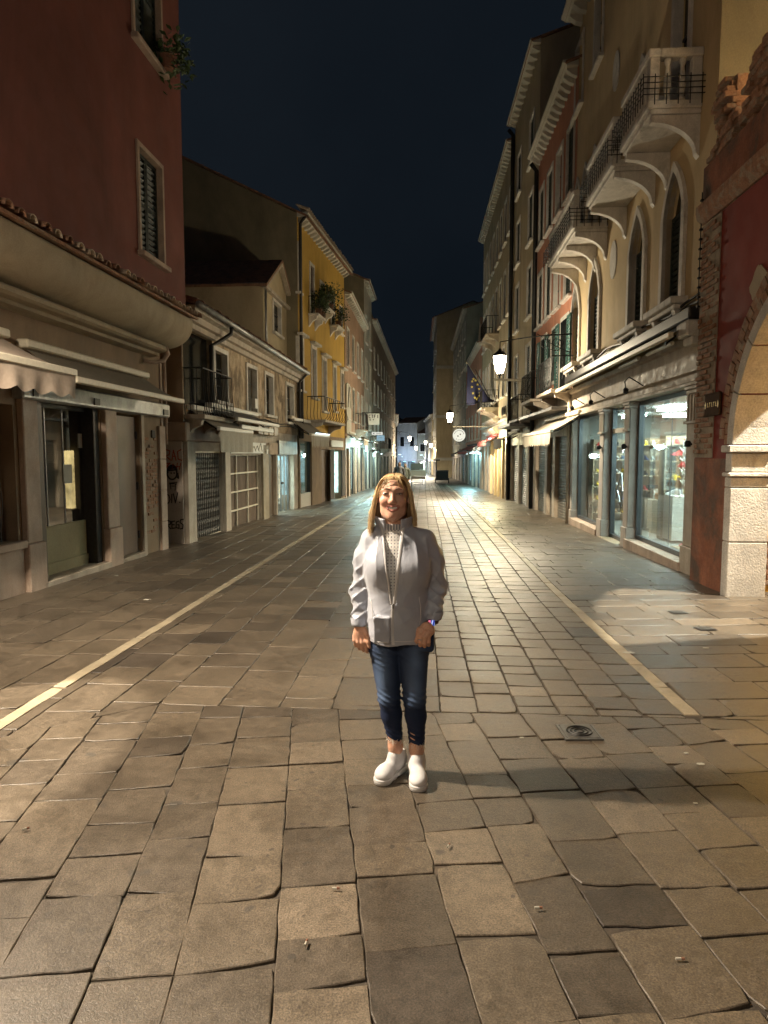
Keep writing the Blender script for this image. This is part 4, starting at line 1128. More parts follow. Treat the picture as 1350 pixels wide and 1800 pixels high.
# shop front
a_, b_, _, t_ = gh[0]; zg = L3.g(b_)
L3.lit_room(a_, b_, zg + .55, t_, -.31, 2.0, 'interior', lamp='shop_aqua')
m = MB(); m.quad((a_, -.15, zg + .55), (b_, -.15, zg + .55), (b_, -.15, t_), (a_, -.15, t_)); gw = L3.part('shop_window', m, 'glass')
L3.box('shop_frame', 'dark_metal', a_, a_ + .06, -.2, -.08, zg, t_, gw, bevel=0); L3.box('shop_frame', 'dark_metal', b_ - .06, b_, -.2, -.08, zg, t_, gw, bevel=0)
for i in range(3): L3.box('shelf', 'interior', a_ + .1, b_ - .1, -1.5, -.9, zg + .7 + .4 * i, zg + .73 + .4 * i, gw, bevel=0)
L3.box('lower_panel', 'white_paint', a_, b_, -.16, -.06, zg - .1, zg + .54)
a_, b_, _, t_ = gh[1]; L3.box('door', 'brown_door', a_ + .01, b_ - .01, -.14, -.1, L3.g(b_) - .05, t_ - .01)
a_, b_, _, t_ = gh[2]; zg = L3.g(b_)
L3.lit_room(a_, b_, zg, t_, -.31, 1.6, 'interior', lamp='shop_aqua'); L3.box('glow_panel', 'glow_aqua', b_ - .10, b_ - .065, -1.4, -.14, zg + .3, t_ - .1, bevel=0)
for x0, x1 in ((a_ - .55, a_ + .25), (b_ - .25, b_ + .5)):
    m = MB(); m.bbox(x0, x1, .05, .10, zg + .12, t_ - .02, .012); L3.part('shutter', m, 'dark_cloth')
L3.box('fascia_sign', 'white_paint', a_ - .2, b_ + .1, .003, .08, t_ + .12, t_ + .42)
L3.box('threshold', 'istria', a_ - .6, b_ + .6, .003, .15, zg - .12, zg + .03)
a0, a1 = L3.uv(512, 762, .7)[0], L3.uv(573, 772, .7)[0]; a0 = -1.4; vb = L3.uv(545, 764, .7)[1]
md = L3.uv(544, 765, .7)[0]
L3.awning(a0, md, vb + .55, vb, .08, .8, 'grey_cloth', 'cream_paint', .42, 'tabs', 'bulb_cloth')
L3.awning(md + .06, a1, vb + .50, vb, .08, .8, 'grey_cloth', 'white_paint', .42, 'tabs', 'bulb_cloth')
L3.box('neon_tube', 'tube_lit', md + .2, a1 - .2, .88, .90, vb + .045, vb + .07, bevel=0)

# ---- farther left houses, down to the end of the street
def simple_house(name, A, B, side, label, mat, ev, cols, rows, ground_top=2.6, cor='pale', frame='white_stone', shut=None, gspec=(), deep=7, tiles=True, step=.5, win=(.9, 1.5), near=None, pitch=.34, over=.35):
    b = Bld(name, A, B, side, label)
    L = b.L; hs = []
    for (v0, v1) in rows:
        for i in range(cols):
            c = L * (i + .5) / cols; hs.append((c - win[0] / 2, c + win[0] / 2, v0, v1))
    zb = b.g(L) - .2
    gh = []
    for (f0, f1, t, kind) in gspec: gh.append((L * f0, L * f1, zb, t))
    b.wall(mat, 0, L, ground_top, ev, hs, 0, .13)
    b.wall('pilaster' if mat != 'pale' else 'pale', 0, L, zb, ground_top, gh, .01, .28)
    b.shell(mat, 0, L, ev, deep, near_mat=near, pitch=pitch, over=over)
    for i, h in enumerate(hs):
        sh = shut[i % len(shut)] if isinstance(shut, (list, tuple)) else shut
        b.window(*h, frame=frame, fw=.10, depth=.13, shut=sh, sill=True, bars=sh is None)
    if cor: b.cornice(0, L, ev - .1, .38, cor, step=step)
    m = MB(); m.bbox(0, L, .012, .10, ground_top - .08, ground_top + .04, .01); b.part('string_course', m, 'white_stone')
    for (f0, f1, t, kind) in gspec:
        a_, b_ = L * f0, L * f1; z = b.g(b_)
        if kind in M and kind.startswith('shop'):
            b.lit_room(a_, b_, z - .05, t, -.29, 1.8, 'interior', lamp=kind)
            gk = kind.replace('shop', 'glow')
            b.box('glow_panel', gk, b_ - .10, b_ - .065, -1.5, -.19, z + .30, t - .1, bevel=0)
            for q_ in range(4): b.box('shelf', 'interior', b_ - .34, b_ - .11, -1.5, -.30, z + .5 + .36 * q_, z + .53 + .36 * q_, bevel=0)
            m = MB(); rq = random.Random(int(A[1] * 31 + f0 * 100))
            for q_ in range(16): uu, zz = b_ - .27 - .06 * rq.random(), z + .535 + .36 * rq.randrange(4); ww = -.40 - .8 * rq.random(); m.box(uu, uu + .07, ww, ww + .07, zz, zz + .1 + .14 * rq.random())
            b.part('goods', m, rq.choice(('brown_door', 'soil_pot', 'white_paint', 'dark_green')), kind='stuff')
            m = MB(); m.quad((a_, -.15, z), (b_, -.15, z), (b_, -.15, t), (a_, -.15, t)); gw = b.part('shop_window', m, 'glass')
            for x in (a_ + .03, (a_ + b_) / 2, b_ - .03): b.box('shop_frame', 'steel_frame', x - .03, x + .03, -.18, -.1, z, t - .003, gw, bevel=0)
        elif kind.endswith('shutter'): b.roll_shutter(a_, b_, z - .05, t, -.12, kind)
        else: b.box('door', kind, a_ + .01, b_ - .01, -.16, -.1, z - .05, t - .01)
    return b
L4 = simple_house('gothic_house', (-3.9, 33.9), (-3.82, 43.5), 'left', 'narrow rose brown house with a pale pointed arch on its front, past the ochre house', 'rosebrown', 9.6, 4, [(3.5, 5.2), (6.2, 8.0)], shut=['brown_blind', 'dark_green', 'brown_blind', 'green_shutter'],
    gspec=[(.03, .15, 2.0, 'grey_shutter'), (.20, .46, 2.1, 'shop_aqua'), (.54, .70, 2.1, 'shop_aqua'), (.76, .97, 2.1, 'shop_aqua')])
m = MB(); m.bbox(.05, 2.0, .012, .08, 2.75, 5.2, .01); pnl = L4.part('pale_panel', m, 'pale')
cv = arch_curve(.45, 1.6, 4.9, 'point'); co = arch_curve(.3, 1.75, 5.1, 'point'); m = MB()
for (p, q), (pp, qq) in zip(zip(cv, cv[1:]), zip(co, co[1:])): m.add([(p[0], .14, p[1]), (q[0], .14, q[1]), (qq[0], .14, qq[1]), (pp[0], .14, pp[1]), (p[0], .08, p[1]), (q[0], .08, q[1]), (qq[0], .08, qq[1]), (pp[0], .08, pp[1])], [(0, 1, 2, 3), (0, 4, 5, 1), (2, 6, 7, 3)])
L4.part('pointed_arch', m, 'white_stone', pnl)
iron_balcony(L4, 4.6, 6.2, 3.0, .6, 1.0, .05, 8, 'pilaster', 2)
L4.awning(1.0, 3.4, 2.75, 2.45, .08, .8, 'bulb_cloth', 'white_paint', .25, 'plain')
L4.awning(6.8, 9.2, 2.75, 2.4, .08, .9, 'dark_cloth', 'white_paint', .2, 'plain')
L5 = simple_house('teal_shuttered_house', (-3.8, 43.6), (-3.74, 49.0), 'left', 'tall pale narrow house with teal shutters on the left, past the gothic one', 'pale', 12.6, 2, [(3.4, 5.0), (6.0, 7.8), (8.9, 10.6)], shut='green_shutter', near='olive', gspec=[(.08, .48, 1.9, 'shop_aqua'), (.56, .95, 1.9, 'shop_aqua')], pitch=.45)
L6 = simple_house('long_tan_house', (-3.7, 49.1), (-3.42, 81.5), 'left', 'long rose tan house with dark windows, last tall one on the left', 'olive_rose', 11.2, 9, [(2.8, 4.6), (5.4, 7.0), (8.0, 9.4)], 1.9, gspec=[(.02, .10, 1.5, 'shop_aqua'), (.13, .20, 1.5, 'grey_shutter'), (.25, .32, 1.5, 'shop_warm'), (.38, .46, 1.5, 'grey_shutter'), (.52, .60, 1.5, 'shop_warm'), (.68, .78, 1.5, 'brown_door'), (.84, .94, 1.5, 'shop_blue')], near='olive')
L6.box('roof_room', 'olive', 1.0, 8.5, -4.5, -.6, 11.2, 13.0)
iron_balcony(L6, 8, 12, 2.05, .7, 1.0, .0, 14, 'pilaster', 3)
def shop_lamp(b, u, w, v, watt, col, size=.15):
    bx_ = b.box('shop_lamp', 'tube_lit', u - .3, u + .3, w - .04, w + .04, v, v + .05, bevel=0)
    ld = bpy.data.lights.new('lamp_light', 'POINT'); ld.energy = watt; ld.color = col; ld.shadow_soft_size = size
    o = link('lamp_light', ld, bx_); o.location = (u, w * b.s, v - .12); return bx_
shop_lamp(L4, 3.2, .45, 2.25, 120, (.62, 1.0, .95)); shop_lamp(L4, 6.2, .45, 2.25, 130, (.62, 1.0, .95)); shop_lamp(L5, 1.5, .45, 2.05, 170, (.60, 1.0, 1.0)); shop_lamp(L6, 2.2, .5, 1.7, 170, (.62, .95, .9))
L7 = simple_house('blue_lit_house', (-3.4, 81.8), (-4.6, 112), 'left', 'low house at the far left end of the street with blue lit shop windows', 'greyplaster', 6.4, 6, [(2.6, 4.2)], 1.4, gspec=[(.05, .30, 1.1, 'shop_blue'), (.36, .62, 1.1, 'shop_blue'), (.68, .95, 1.1, 'shop_blue')])
# ================================================================== RIGHT SIDE
# ---- red building with the stone arch
R1 = Bld('arch_house', (3.80, 2.4), (3.85, 10.0), 'right', 'dark red building with a big stone arch at the right edge')
ub = R1.uv(1287, 900)[0]; vi = R1.uv(1285, 782)[1]; RA = 1.80; ua = ub - 2 * RA; VA = vi + RA
TH = .42
HA = [(ua, ub, -.2, VA, 'round')]
R1.wall('red_deep', -1.0, R1.L - .02, 1.66, 4.86, [(ua, ub, 1.66, VA, 'round')], 0, TH)
R1.wall('red_worn', ub + .14, R1.L - .02, -.2, 1.66, [], .012, .03, name='lower_wall'); R1.wall('red_worn', -1.0, ua - .14, -.2, 1.66, [], .012, .03, name='lower_wall')
R1.wall('brownwall', -1.0, R1.L - .02, -.2, 5.6, HA, -TH, .02, name='back_wall')
# stone jamb blocks and arch stones, rough inside the arch
def vsr(a0, a1, r0, r1, w0, w1, n=3):
    mm = MB(); vs = []
    c, zc = (ua + ub) / 2, VA - RA
    for i in range(n + 1):
        an = a0 + (a1 - a0) * i / n
        for r, w in ((r0, w0), (r1, w0), (r1, w1), (r0, w1)): vs.append((c + r * math.cos(an), w, zc + r * math.sin(an)))
    fs = [(0, 1, 2, 3), tuple(4 * n + k for k in (3, 2, 1, 0))]
    for i in range(n):
        for k in range(4): l = (k + 1) % 4; fs.append((4 * i + k, 4 * i + l, 4 * i + 4 + l, 4 * i + 4 + k))
    mm.add(vs, fs); return mm
N = 9; g_ = .006
for i in range(N):
    a0, a1 = math.pi * i / N + g_, math.pi * (i + 1) / N - g_
    R1.part('arch_stone', vsr(a0, a1, RA - .03, RA + .13, -TH - .01, .045), 'rough_stone')
for i in range(96):                                       # two brick rings behind the arch stones
    k = i // 48; q = i % 48 + .5 * k
    a0, a1 = math.pi * q / 48 + .004, min(math.pi, math.pi * (q + 1) / 48) - .004
    if a1 > a0: R1.part('brick', vsr(a0, a1, RA + .14 + .145 * k, RA + .278 + .145 * k, -.05, .012 + .012 * random.random(), 1), 'brick')
for u0_, u1_ in ((ub - .03, ub + .14), (ua - .14, ua + .03)):
    for z0_, z1_ in ((-.2, .62), (.625, 1.30), (1.305, vi - .40)):
        m = MB(); m.bbox(u0_, u1_, -TH - .012, .05, z0_, z1_, .012); R1.part('jamb_stone', m, 'rough_stone')
    e = .02
    for z0_, z1_, o_ in ((vi - .395, vi - .345, .035), (vi - .34, vi - .10, .0), (vi - .095, vi - .005, .055)):
        m = MB(); m.bbox(u0_ - o_, u1_ + o_ * .3, -TH - .02, .05 + o_, z0_, z1_, .012); R1.part('impost', m, 'rough_stone')
# brick strip at the joint with the next house
r5 = random.Random(9); z = 1.72; row = 0
bs0, bs1 = R1.L - .62, R1.L - .03
m = MB(); m.box(bs0, bs1 + .02, .001, .014, 1.67, 4.85); R1.part('mortar_strip', m, 'brickmortar')
while z < 4.8:
    x = bs0 + (0 if row % 2 else .13)
    while x < bs1 - .05:
        xe = min(x + .235, bs1)
        if r5.random() < .85:
            m = MB(); m.bbox(x + .006, xe - .006, .0145, r5.uniform(.022, .045), z + .006, z + .060, .006); R1.part('brick', m, 'brick')
        x += .245
    z += .072; row += 1
# string course, ledge, crumbling brick stumps on the ledge
m = MB(); m.prism_x([(.003, 4.865), (.03, 4.865), (.10, 4.93), (.12, 5.02), (.12, 5.10), (.003, 5.10)], -1.0, R1.L - .02); R1.part('string_course', m, 'brick')
m = MB(); m.box(-1.0, R1.L - .02, -.02, .03, 5.101, 5.62); R1.part('parapet', m, 'red_worn')
def rough_mass(b, name, u0, u1, w0, w1, z0, z1, mat, seed, taper=.25):
    """stump of a broken brick wall: ragged courses, each course its own outline"""
    rr = random.Random(seed); mm = MB(); n = int((z1 - z0) / .075); lo, hi, fr = 0.0, 0.0, 0.0
    for k in range(n):
        t = k / n; lo = max(0, lo + rr.uniform(-.05, .05 + taper * .10)); hi = max(0, hi + rr.uniform(-.05, .05 + taper * .12)); fr = rr.uniform(0, .05) + (.06 if rr.random() < .25 else 0)
        xa, xb = u0 + min(lo, .42 * (u1 - u0)), u1 - min(hi, .42 * (u1 - u0)); x = xa; za = z0 + .075 * k
        while x < xb - .04:
            xe = min(x + rr.uniform(.10, .26), xb); e = rr.uniform(-.035, .03)
            mm.bbox(x + .004, xe - .004, w0 + rr.uniform(0, .08), w1 - fr + e, za + .004, za + .071, .008); x = xe
    mm.box(u0 + .42 * (u1 - u0) * .6, u1 - .42 * (u1 - u0) * .6, w0 + .1, w1 - .14, z0, z1 - .1)
    return b.part(name, mm, mat)
s0 = R1.uv(1288, 230)[0]; s1 = R1.uv(1246, 250)[0]
rough_mass(R1, 'brick_stump', s0, s1 + .05, -.35, .02, 5.6, R1.uv(1265, 135)[1], 'brick', 4, .2)
s1 = R1.uv(1294, 200)[0]
rough_mass(R1, 'brick_stump', s1 - 1.1, s1, -.4, .02, 5.6, R1.uv(1325, 60)[1], 'brick', 5, .45)
# lit wall of the passage behind the arch
m = MB(); m.quad((ub + .35, -TH - .02, -.3), (ub + .35, -6, -.3), (ub + .35, -6, 5.5), (ub + .35, -TH - .02, 5.5)); R1.part('passage_wall', m, 'ochre')
m = MB(); m.box(4.30, 4.50, -6, -TH - .02, -.3, 8.5); R1.part('passage_wall', m, 'cream')  # unseen wall, placed and raised to cut off the arch lantern's light
r6 = random.Random(2)
for row in range(9):
    for c in range(5):
        m = MB(); y = -TH - .06 - .25 * c - (.12 if row % 2 else 0); m.bbox(ub + .325, ub + .349, y - .23, y - .01, .02 + row * .07, .08 + row * .07, .005); R1.part('brick', m, 'brick')
# bare plaster patch over the arch
m = MB(); pc = R1.uv(1336, 505); rb = random.Random(12); pts = [((.20 + .07 * math.sin(3 * a_ + 1) + rb.uniform(-.035, .035)) * math.cos(a_), (.30 + .06 * math.sin(2 * a_) + rb.uniform(-.04, .04)) * math.sin(a_)) for a_ in [2 * math.pi * i / 26 for i in range(26)]]
m.prism_y([(pc[0] + x * .9, pc[1] + z * .8) for x, z in pts], .001, .012); R1.part('bare_patch', m, 'cove')
m = MB(); m.tube([(bs1 - .02, .05, 5.3), (bs1 - .015, .05, 3.7)], .008, 4)
for i in range(12): m.box(bs1 - .04, bs1, .03, .07, 3.75 + i * .13, 3.775 + i * .13)
R1.part('cable', m, 'iron')

# dark plaque with gilt letters between the brick strip and the arch
pu, pv = R1.uv(1257, 711); pt = R1.world(pu, .03, pv)
plaque = thing('plaque', 'small dark plaque with gilt lettering on the red wall beside the arch', 'sign', tuple(pt), R1.root.rotation_euler.z)
m = MB(); m.bbox(-.24, .24, -.02, .015, -.15, .15, .01); part('board', m, M['plaque'], plaque)
m = MB()
for a_ in ((-.24, .24, .135, .15), (-.24, .24, -.15, -.135)): m.box(a_[0], a_[1], .0155, .024, a_[2], a_[3])
part('rim', m, M['plaque'], plaque)
m = MB()
for x in (.20, -.20): m.add([(x - .025, .018, .0), (x + .025, .018, .0), (x, .018, .05), (x - .012, .018, -.05), (x + .012, .018, -.05)], [(0, 1, 2), (0, 3, 4, 1)])
for i in range(5):
    x = .13 - i * .065; m.box(x - .006, x + .006, .016, .02, -.03, .03)
    if i % 2: m.box(x - .03, x + .006, .016, .02, .02, .03)
    else: m.box(x - .03, x + .006, .016, .02, -.03, -.02)
part('lettering', m, M['gold_ink'], plaque)

# ---- cream palace over the lit shoe shop
R2 = Bld('cream_palace', (4.0, 10.05), (4.10, 19.5), 'right', 'cream palace with stone balconies and pointed windows over a lit shoe shop')
EV2 = 13.3
rr_ = R2.rect
P1 = [rr_(1203, 1172, 282, 490), rr_(1134, 1111, 372, 538), rr_(1055, 1039, 462, 598), rr_(1020, 1007, 494, 624)]
zb_ = sum(h[2] for h in P1) / 4; zt_ = max(h[3] for h in P1)
P1 = [(h[0], h[1], 4.15, 6.22, 'point') for h in P1]
P2 = [rr_(1142, 1122, 15, 150), rr_(1053, 1042, 178, 290), rr_(1036, 1026, 212, 310), rr_(1021, 1013, 246, 325)]
P2 = [(h[0], max(h[1], h[0] + .55), 6.85, 9.0, 'point') for h in P2]
P2r = rr_(1212, 1187, 0, 140); P2.append((P2r[0], P2r[1], 6.85, 9.1))
P3 = [rr_(1061, 1048, 0, 48), rr_(1026, 1014, 50, 136)]
P3 = [(h[0], max(h[1], h[0] + .7), 10.9, 12.6) for h in P3] + [(P2[0][0] - .1, P2[0][1] + .1, 10.9, 12.6), (.7, 1.6, 10.9, 12.6)]
R2.wall('cream', 0, R2.L, 3.46, EV2, P1 + P2 + P3, 0, .15)
R2.shell('cream', 0, R2.L, EV2, 8, over=.4, near_mat='olive')
for h in P1:
    w_ = R2.window(h[0], h[1], h[2], h[3], 'point', 'white_stone', .14, False, 'pane', .15, proud=.06)
    m = MB(); m.bbox(h[0] - .28, h[1] + .28, -.05, .26, h[2] - .13, h[2] - .02, .015); m.bbox(h[0] - .22, h[1] + .22, -.04, .19, h[2] - .2, h[2] - .131, .015); R2.part('sill', m, 'white_stone', w_)
    for x in (h[0] - .08, h[1] + .08):
        m = MB(); m.prism_x([(.003, h[2] - .201), (.16, h[2] - .201), (.13, h[2] - .28), (.05, h[2] - .36), (.003, h[2] - .38)], x - .06, x + .06); R2.part('sill_bracket', m, 'white_stone', w_)
    for x0, x1 in ((h[0] + .012, h[0] + (h[1] - h[0]) * .5 - .005), (h[0] + (h[1] - h[0]) * .5 + .005, h[1] - .012)):
        R2.shutter_leaf(x0, x1, h[2] + .02, h[3] - (h[1] - h[0]) * .75, -.12, 'dark_green', w_)
    m = MB(); m.bbox(h[0] - .12, h[0] - .0, -.05, .06, h[3] - (h[1] - h[0]) * .73 - .16, h[3] - (h[1] - h[0]) * .73, .01); m.bbox(h[1], h[1] + .12, -.05, .06, h[3] - (h[1] - h[0]) * .73 - .16, h[3] - (h[1] - h[0]) * .73, .01); R2.part('capital', m, 'white_stone', w_)
for i, h in enumerate(P2):
    R2.window(h[0], h[1], h[2], h[3], 'point' if len(h) > 4 else None, 'white_stone', .12, False, 'pane', .15)
for h in P3:
    R2.window(*h, frame='white_stone', fw=.10, depth=.15, pane='pane')
R2.cornice(0, R2.L, EV2 - .1, .5, 'pale', step=.48, bw=.18, bh=.2)
balcony(R2, .55, 2.05, 6.72, .78, 2, 6, nbr=2)
balcony(R2, 2.55, 4.55, 6.72, .78, 2, 8, nbr=2)
balcony(R2, 5.85, 9.1, 6.72, .78, 2, 12, nbr=4)
for px, py in ((1079, 457), (1084, 125)):
    c = R2.uv(px, py); m = MB(); n = 20
    m.prism_y([(c[0] + .26 * math.cos(2 * math.pi * i / n), c[1] + .40 * math.sin(2 * math.pi * i / n)) for i in range(n)], .001, .02); R2.part('medallion', m, 'white_stone')
# shop front: stone piers, recessed glass
cols = [(R2.uv(1224, 850)[0], R2.uv(1203, 850)[0]), (R2.uv(1104, 850)[0], R2.uv(1096, 850)[0]), (R2.uv(1059, 850)[0], R2.uv(1052, 850)[0]), (R2.uv(1005, 850)[0], R2.uv(997, 850)[0])]
cols = [(max(0.02, cols[0][0]), cols[0][1]), cols[1], cols[2], (cols[3][0], min(R2.L - .02, cols[3][1]))]
VE = 2.74
for i, (a_, b_) in enumerate(cols):
    R2.pilaster(a_, b_, -.24, .0, VE, 'lilac_stone' if i else 'pilaster', .40, .12)
    m = MB()
    for k in range(4): x = a_ + (b_ - a_) * (k + .5) / 4; m.box(x - .025, x + .025, .001, .022, VE - .52, VE - .13)
    m.bbox(a_ - .01, b_ + .01, .001, .05, VE - .57, VE - .525, .006)
    R2.part('fluting', m, 'pilaster')
    if i < 3:
        m = MB(); c = (a_ + b_) / 2; m.lathe([(.0, 0), (.045, .01), (.05, .07), (.03, .1)], (c, .06, 1.82), 8); m.box(c - .015, c + .015, .0, .06, 1.85, 1.88); R2.part('spotlight', m, 'iron')
m = MB(); m.prism_x([(-.36, VE + .001), (.06, VE + .001), (.06, VE + .04), (.03, VE + .06), (.03, VE + .17), (.09, VE + .19), (.09, VE + .24), (.02, VE + .26), (.02, 3.36), (.10, 3.38), (.13, 3.46), (-.36, 3.46)], 0, R2.L - .03); R2.part('entablature', m, 'pilaster')
gl = [(cols[0][1], cols[1][0]), (cols[1][1], cols[2][0]), (cols[2][1], cols[3][0])]
room0, room1 = cols[0][0] - .0, cols[3][1]
zf = R2.g(9) + .05
R2.lit_room(room0 + .02, room1 - .1, R2.g(5) + .06, 2.70, -.30, 4.2, 'shop_wall', lamp=None)
for i in range(3):
    u = room0 + 1.5 + 2.7 * i; m = MB(); m.box(u - .16, u + .16, -3.4, -1.8, 2.62, 2.66); m.box(u - .5, u + .5, -1.2, -.9, 2.62, 2.66); R2.part('ceiling_light', m, 'shop_white')
for i in (0, 2):
    a_, b_ = gl[i]; z = R2.g(a_) + .18
    m = MB(); m.quad((a_, -.20, z), (b_, -.20, z), (b_, -.20, VE - .02), (a_, -.20, VE - .02)); gw = R2.part('shop_window', m, 'glass')
    for x in ((a_ + .04), (b_ - .04)): R2.box('shop_frame', 'steel_frame', x - .04, x + .04, -.27, -.16, z - .02, VE - .003, gw, bevel=0)
    R2.box('shop_frame', 'steel_frame', a_ + .08, b_ - .08, -.26, -.165, z - .06, z + .04, gw, bevel=0); R2.box('shop_frame', 'steel_frame', a_ + .08, b_ - .08, -.26, -.165, VE - .08, VE - .004, gw, bevel=0)
    if i == 0: R2.box('glass_joint', 'alu', (a_ + b_) / 2 - .3, (a_ + b_) / 2 - .285, -.205, -.195, z, VE - .02, gw, bevel=0)
    R2.box('shop_sill', 'stone_pink', a_ - .01, b_ + .01, -.25, .06, R2.g(b_) - .1, z - .04)
a_, b_ = gl[1]; z = R2.g(b_)
m = MB(); m.quad((a_ + .1, -.21, z + .05), (b_ - .1, -.21, z + .05), (b_ - .1, -.21, VE - .5), (a_ + .1, -.21, VE - .5)); sd = R2.part('glass_door', m, 'glass')
for x in (a_ + .06, b_ - .06): R2.box('door_stile', 'steel_frame', x - .06, x + .06, -.27, -.165, z, VE - .004, sd, bevel=0)
R2.box('door_rail', 'white_paint', a_ + .12, b_ - .12, -.27, -.17, VE - .56, VE - .46, sd, bevel=0)
R2.box('door_rail', 'steel_frame', a_ + .12, b_ - .12, -.27, -.17, z, z + .10, sd, bevel=0)
c = (a_ + b_) / 2 - .1; m = MB(); m.tube([(c, -.16, z + .78), (c + .2, -.13, z + 1.12), (c, -.16, z + 1.48), (c - .2, -.13, z + 1.12), (c, -.16, z + .78)], .022, 6); R2.part('door_handle', m, 'alu', sd)
m = MB(); m.quad((a_ + .12, -.21, VE - .46), (b_ - .12, -.21, VE - .46), (b_ - .12, -.21, VE - .02), (a_ + .12, -.21, VE - .02)); R2.part('fanlight', m, 'glass', sd)
R2.box('threshold', 'istria', a_ - .02, b_ + .02, -.28, .06, z - .1, z + .02)
# what stands in the shop
shoe_cols = [flat('shoe red', (.5, .03, .03), .4), flat('shoe yellow', (.65, .45, .03), .4), flat('shoe white', (.7, .7, .68), .4), flat('shoe black', (.02, .02, .025), .4), flat('shoe blue', (.04, .09, .3), .4), flat('shoe tan', (.3, .17, .08), .5)]
r7 = random.Random(21)
shelf_lab = ['shelf rack of shoes facing the street square, seen through the big shop window', 'shelf rack of shoes seen through the glass shop door', 'shelf rack of shoes on the end wall, seen through the far shop window']
def shoe(mm, u, w, v, ang, L=.26):
    c, s_ = math.cos(ang), math.sin(ang)
    def P(a, b, z): return (u + a * c - b * s_, w + a * s_ + b * c, v + z)
    prof = [(-.5, .0, .30), (-.42, .42, .33), (-.2, .40, .33), (.05, .24, .35), (.3, .16, .36), (.47, .10, .25), (.5, .0, .1)]
    vs = []
    for x, h, wd in prof: vs += [P(x * L, -wd * L * .42, 0), P(x * L, wd * L * .42, 0), P(x * L, wd * L * .25, h * L), P(x * L, -wd * L * .25, h * L)]
    fs = [(3, 2, 1, 0), tuple(24 + k for k in range(4))]
    for i in range(6):
        for k in range(4): l = (k + 1) % 4; fs.append((4 * i + k, 4 * i + l, 4 * i + 4 + l, 4 * i + 4 + k))
    mm.add(vs, fs)
def place_world(b, u, w, v): p = b.world(u, w, v); return tuple(p)
for i, (u0_, wa_, L) in enumerate(((4.6, -4.2, 3.2), (6.6, -4.0, 2.9), (8.6, -4.2, 3.75))):
    t = thing('shoe_rack', shelf_lab[i], 'shoe rack', place_world(R2, u0_, wa_, R2.g(5) + .07), R2.root.rotation_euler.z + math.pi / 2, 'shoe racks in the lit shop')
    m = MB(); m.box(0, L, -.42, -.40, 0, 2.2)
    for k in range(6): m.box(0, L, -.40, -.05, .2 + k * .36, .225 + k * .36)
    m.box(0, .03, -.4, -.04, 0, 2.2); m.box(L - .03, L, -.4, -.04, 0, 2.2)
    part('shelf', m, M['interior_wood'], t)
    groups = {}
    for k in range(6):
        x = .18
        while x < L - .15:
            ci = r7.randrange(6); mm = groups.setdefault(ci, MB()); shoe(mm, x, -.2, .226 + k * .36, math.pi / 2 + r7.uniform(-.3, .3)); x += .17
    for ci, mm in groups.items(): part('shoes', mm, shoe_cols[ci], t, kind='stuff')
bx = R2.uv(1185, 905, -1.2); t = thing('display_block', 'grey white display block with a slatted branch stand behind the big shop window', 'display stand', place_world(R2, bx[0], -1.35, R2.g(1.5) + .06), R2.root.rotation_euler.z)
m = MB(); m.bbox(-.45, .45, -.35, .35, 0, .92, .01); part('block', m, M['white_paint'], t)
m = MB()
m.tube([(0, 0, .92), (.0, 0, 2.05)], .022, 6)
for k in range(9):
    z_ = 1.05 + k * .11; s_ = 1 if k % 2 else -1; m.tube([(0, 0, z_), (s_ * .16, .03, z_ + .10), (s_ * .20, .03, z_ + .18)], .016, 5); m.tube([(0, 0, z_ + .04), (-s_ * .10, -.12, z_ + .13)], .014, 5)
part('branch_stand', m, M['white_paint'], t)
for k, (ci, x, z_) in enumerate(((0, -.16, 1.50), (1, .18, 1.22), (2, -.2, .93), (4, .1, .93), (3, .28, .93), (2, -.02, .93), (0, .12, 1.74))):
    mm = MB(); shoe(mm, x, .1 + .06 * (k % 3), z_, .3 * k, .28); s_ = part('shoe', mm, shoe_cols[ci], t)
bx = R2.uv(1163, 920, -1.6); t = thing('bottle_rack', 'small rack of red and white packages left of the display block in the shop', 'rack', place_world(R2, bx[0], -1.7, R2.g(2.2) + .06), R2.root.rotation_euler.z)
m = MB(); m.box(-.3, .3, -.2, .2, 0, .42); part('crate', m, M['interior_wood'], t)
mm = [MB(), MB(), MB()]
for k in range(4):
    for j in range(5): mm[(k + j) % 3].box(-.28 + .115 * j, -.18 + .115 * j, -.15, .15, .43 + k * .135, .54 + k * .135)
for k, q in enumerate(mm): part('package', q, shoe_cols[(0, 2, 5)[k]], t, kind='stuff')
t = thing('counter_display', 'pale counter with small goods behind the far shop window', 'counter', place_world(R2, 6.9, -1.5, R2.g(7) + .06), R2.root.rotation_euler.z)
m = MB(); m.bbox(-.9, .9, -.3, .3, 0, .8, .01); part('counter', m, M['interior'], t)
for k in range(5):
    m = MB(); x = -.7 + .35 * k; m.bbox(x - .1, x + .1, -.15, .15, .801, .95 + .08 * (k % 3), .01); part('goods', m, shoe_cols[(5, 2, 3, 2, 0)[k]], t)
for k, (x, lab) in enumerate(((1.0, 'low tray of shoes on the floor of the big window, nearest the pillar'), (2.2, 'low tray of shoes on the floor in the left half of the big window'))):
    t = thing('shoe_tray', lab, 'tray', place_world(R2, x, -.75, R2.g(x) + .08), R2.root.rotation_euler.z, 'trays of shoes in the big window')
    m = MB(); m.bbox(-.5, .5, -.25, .25, 0, .08, .01); part('tray', m, M['interior_wood'], t)
    for j in range(6):
        mm = MB(); shoe(mm, -.42 + .165 * j, 0, .081, 1.4 + r7.uniform(-.3, .3)); part('shoe', mm, shoe_cols[r7.randrange(6)], t)
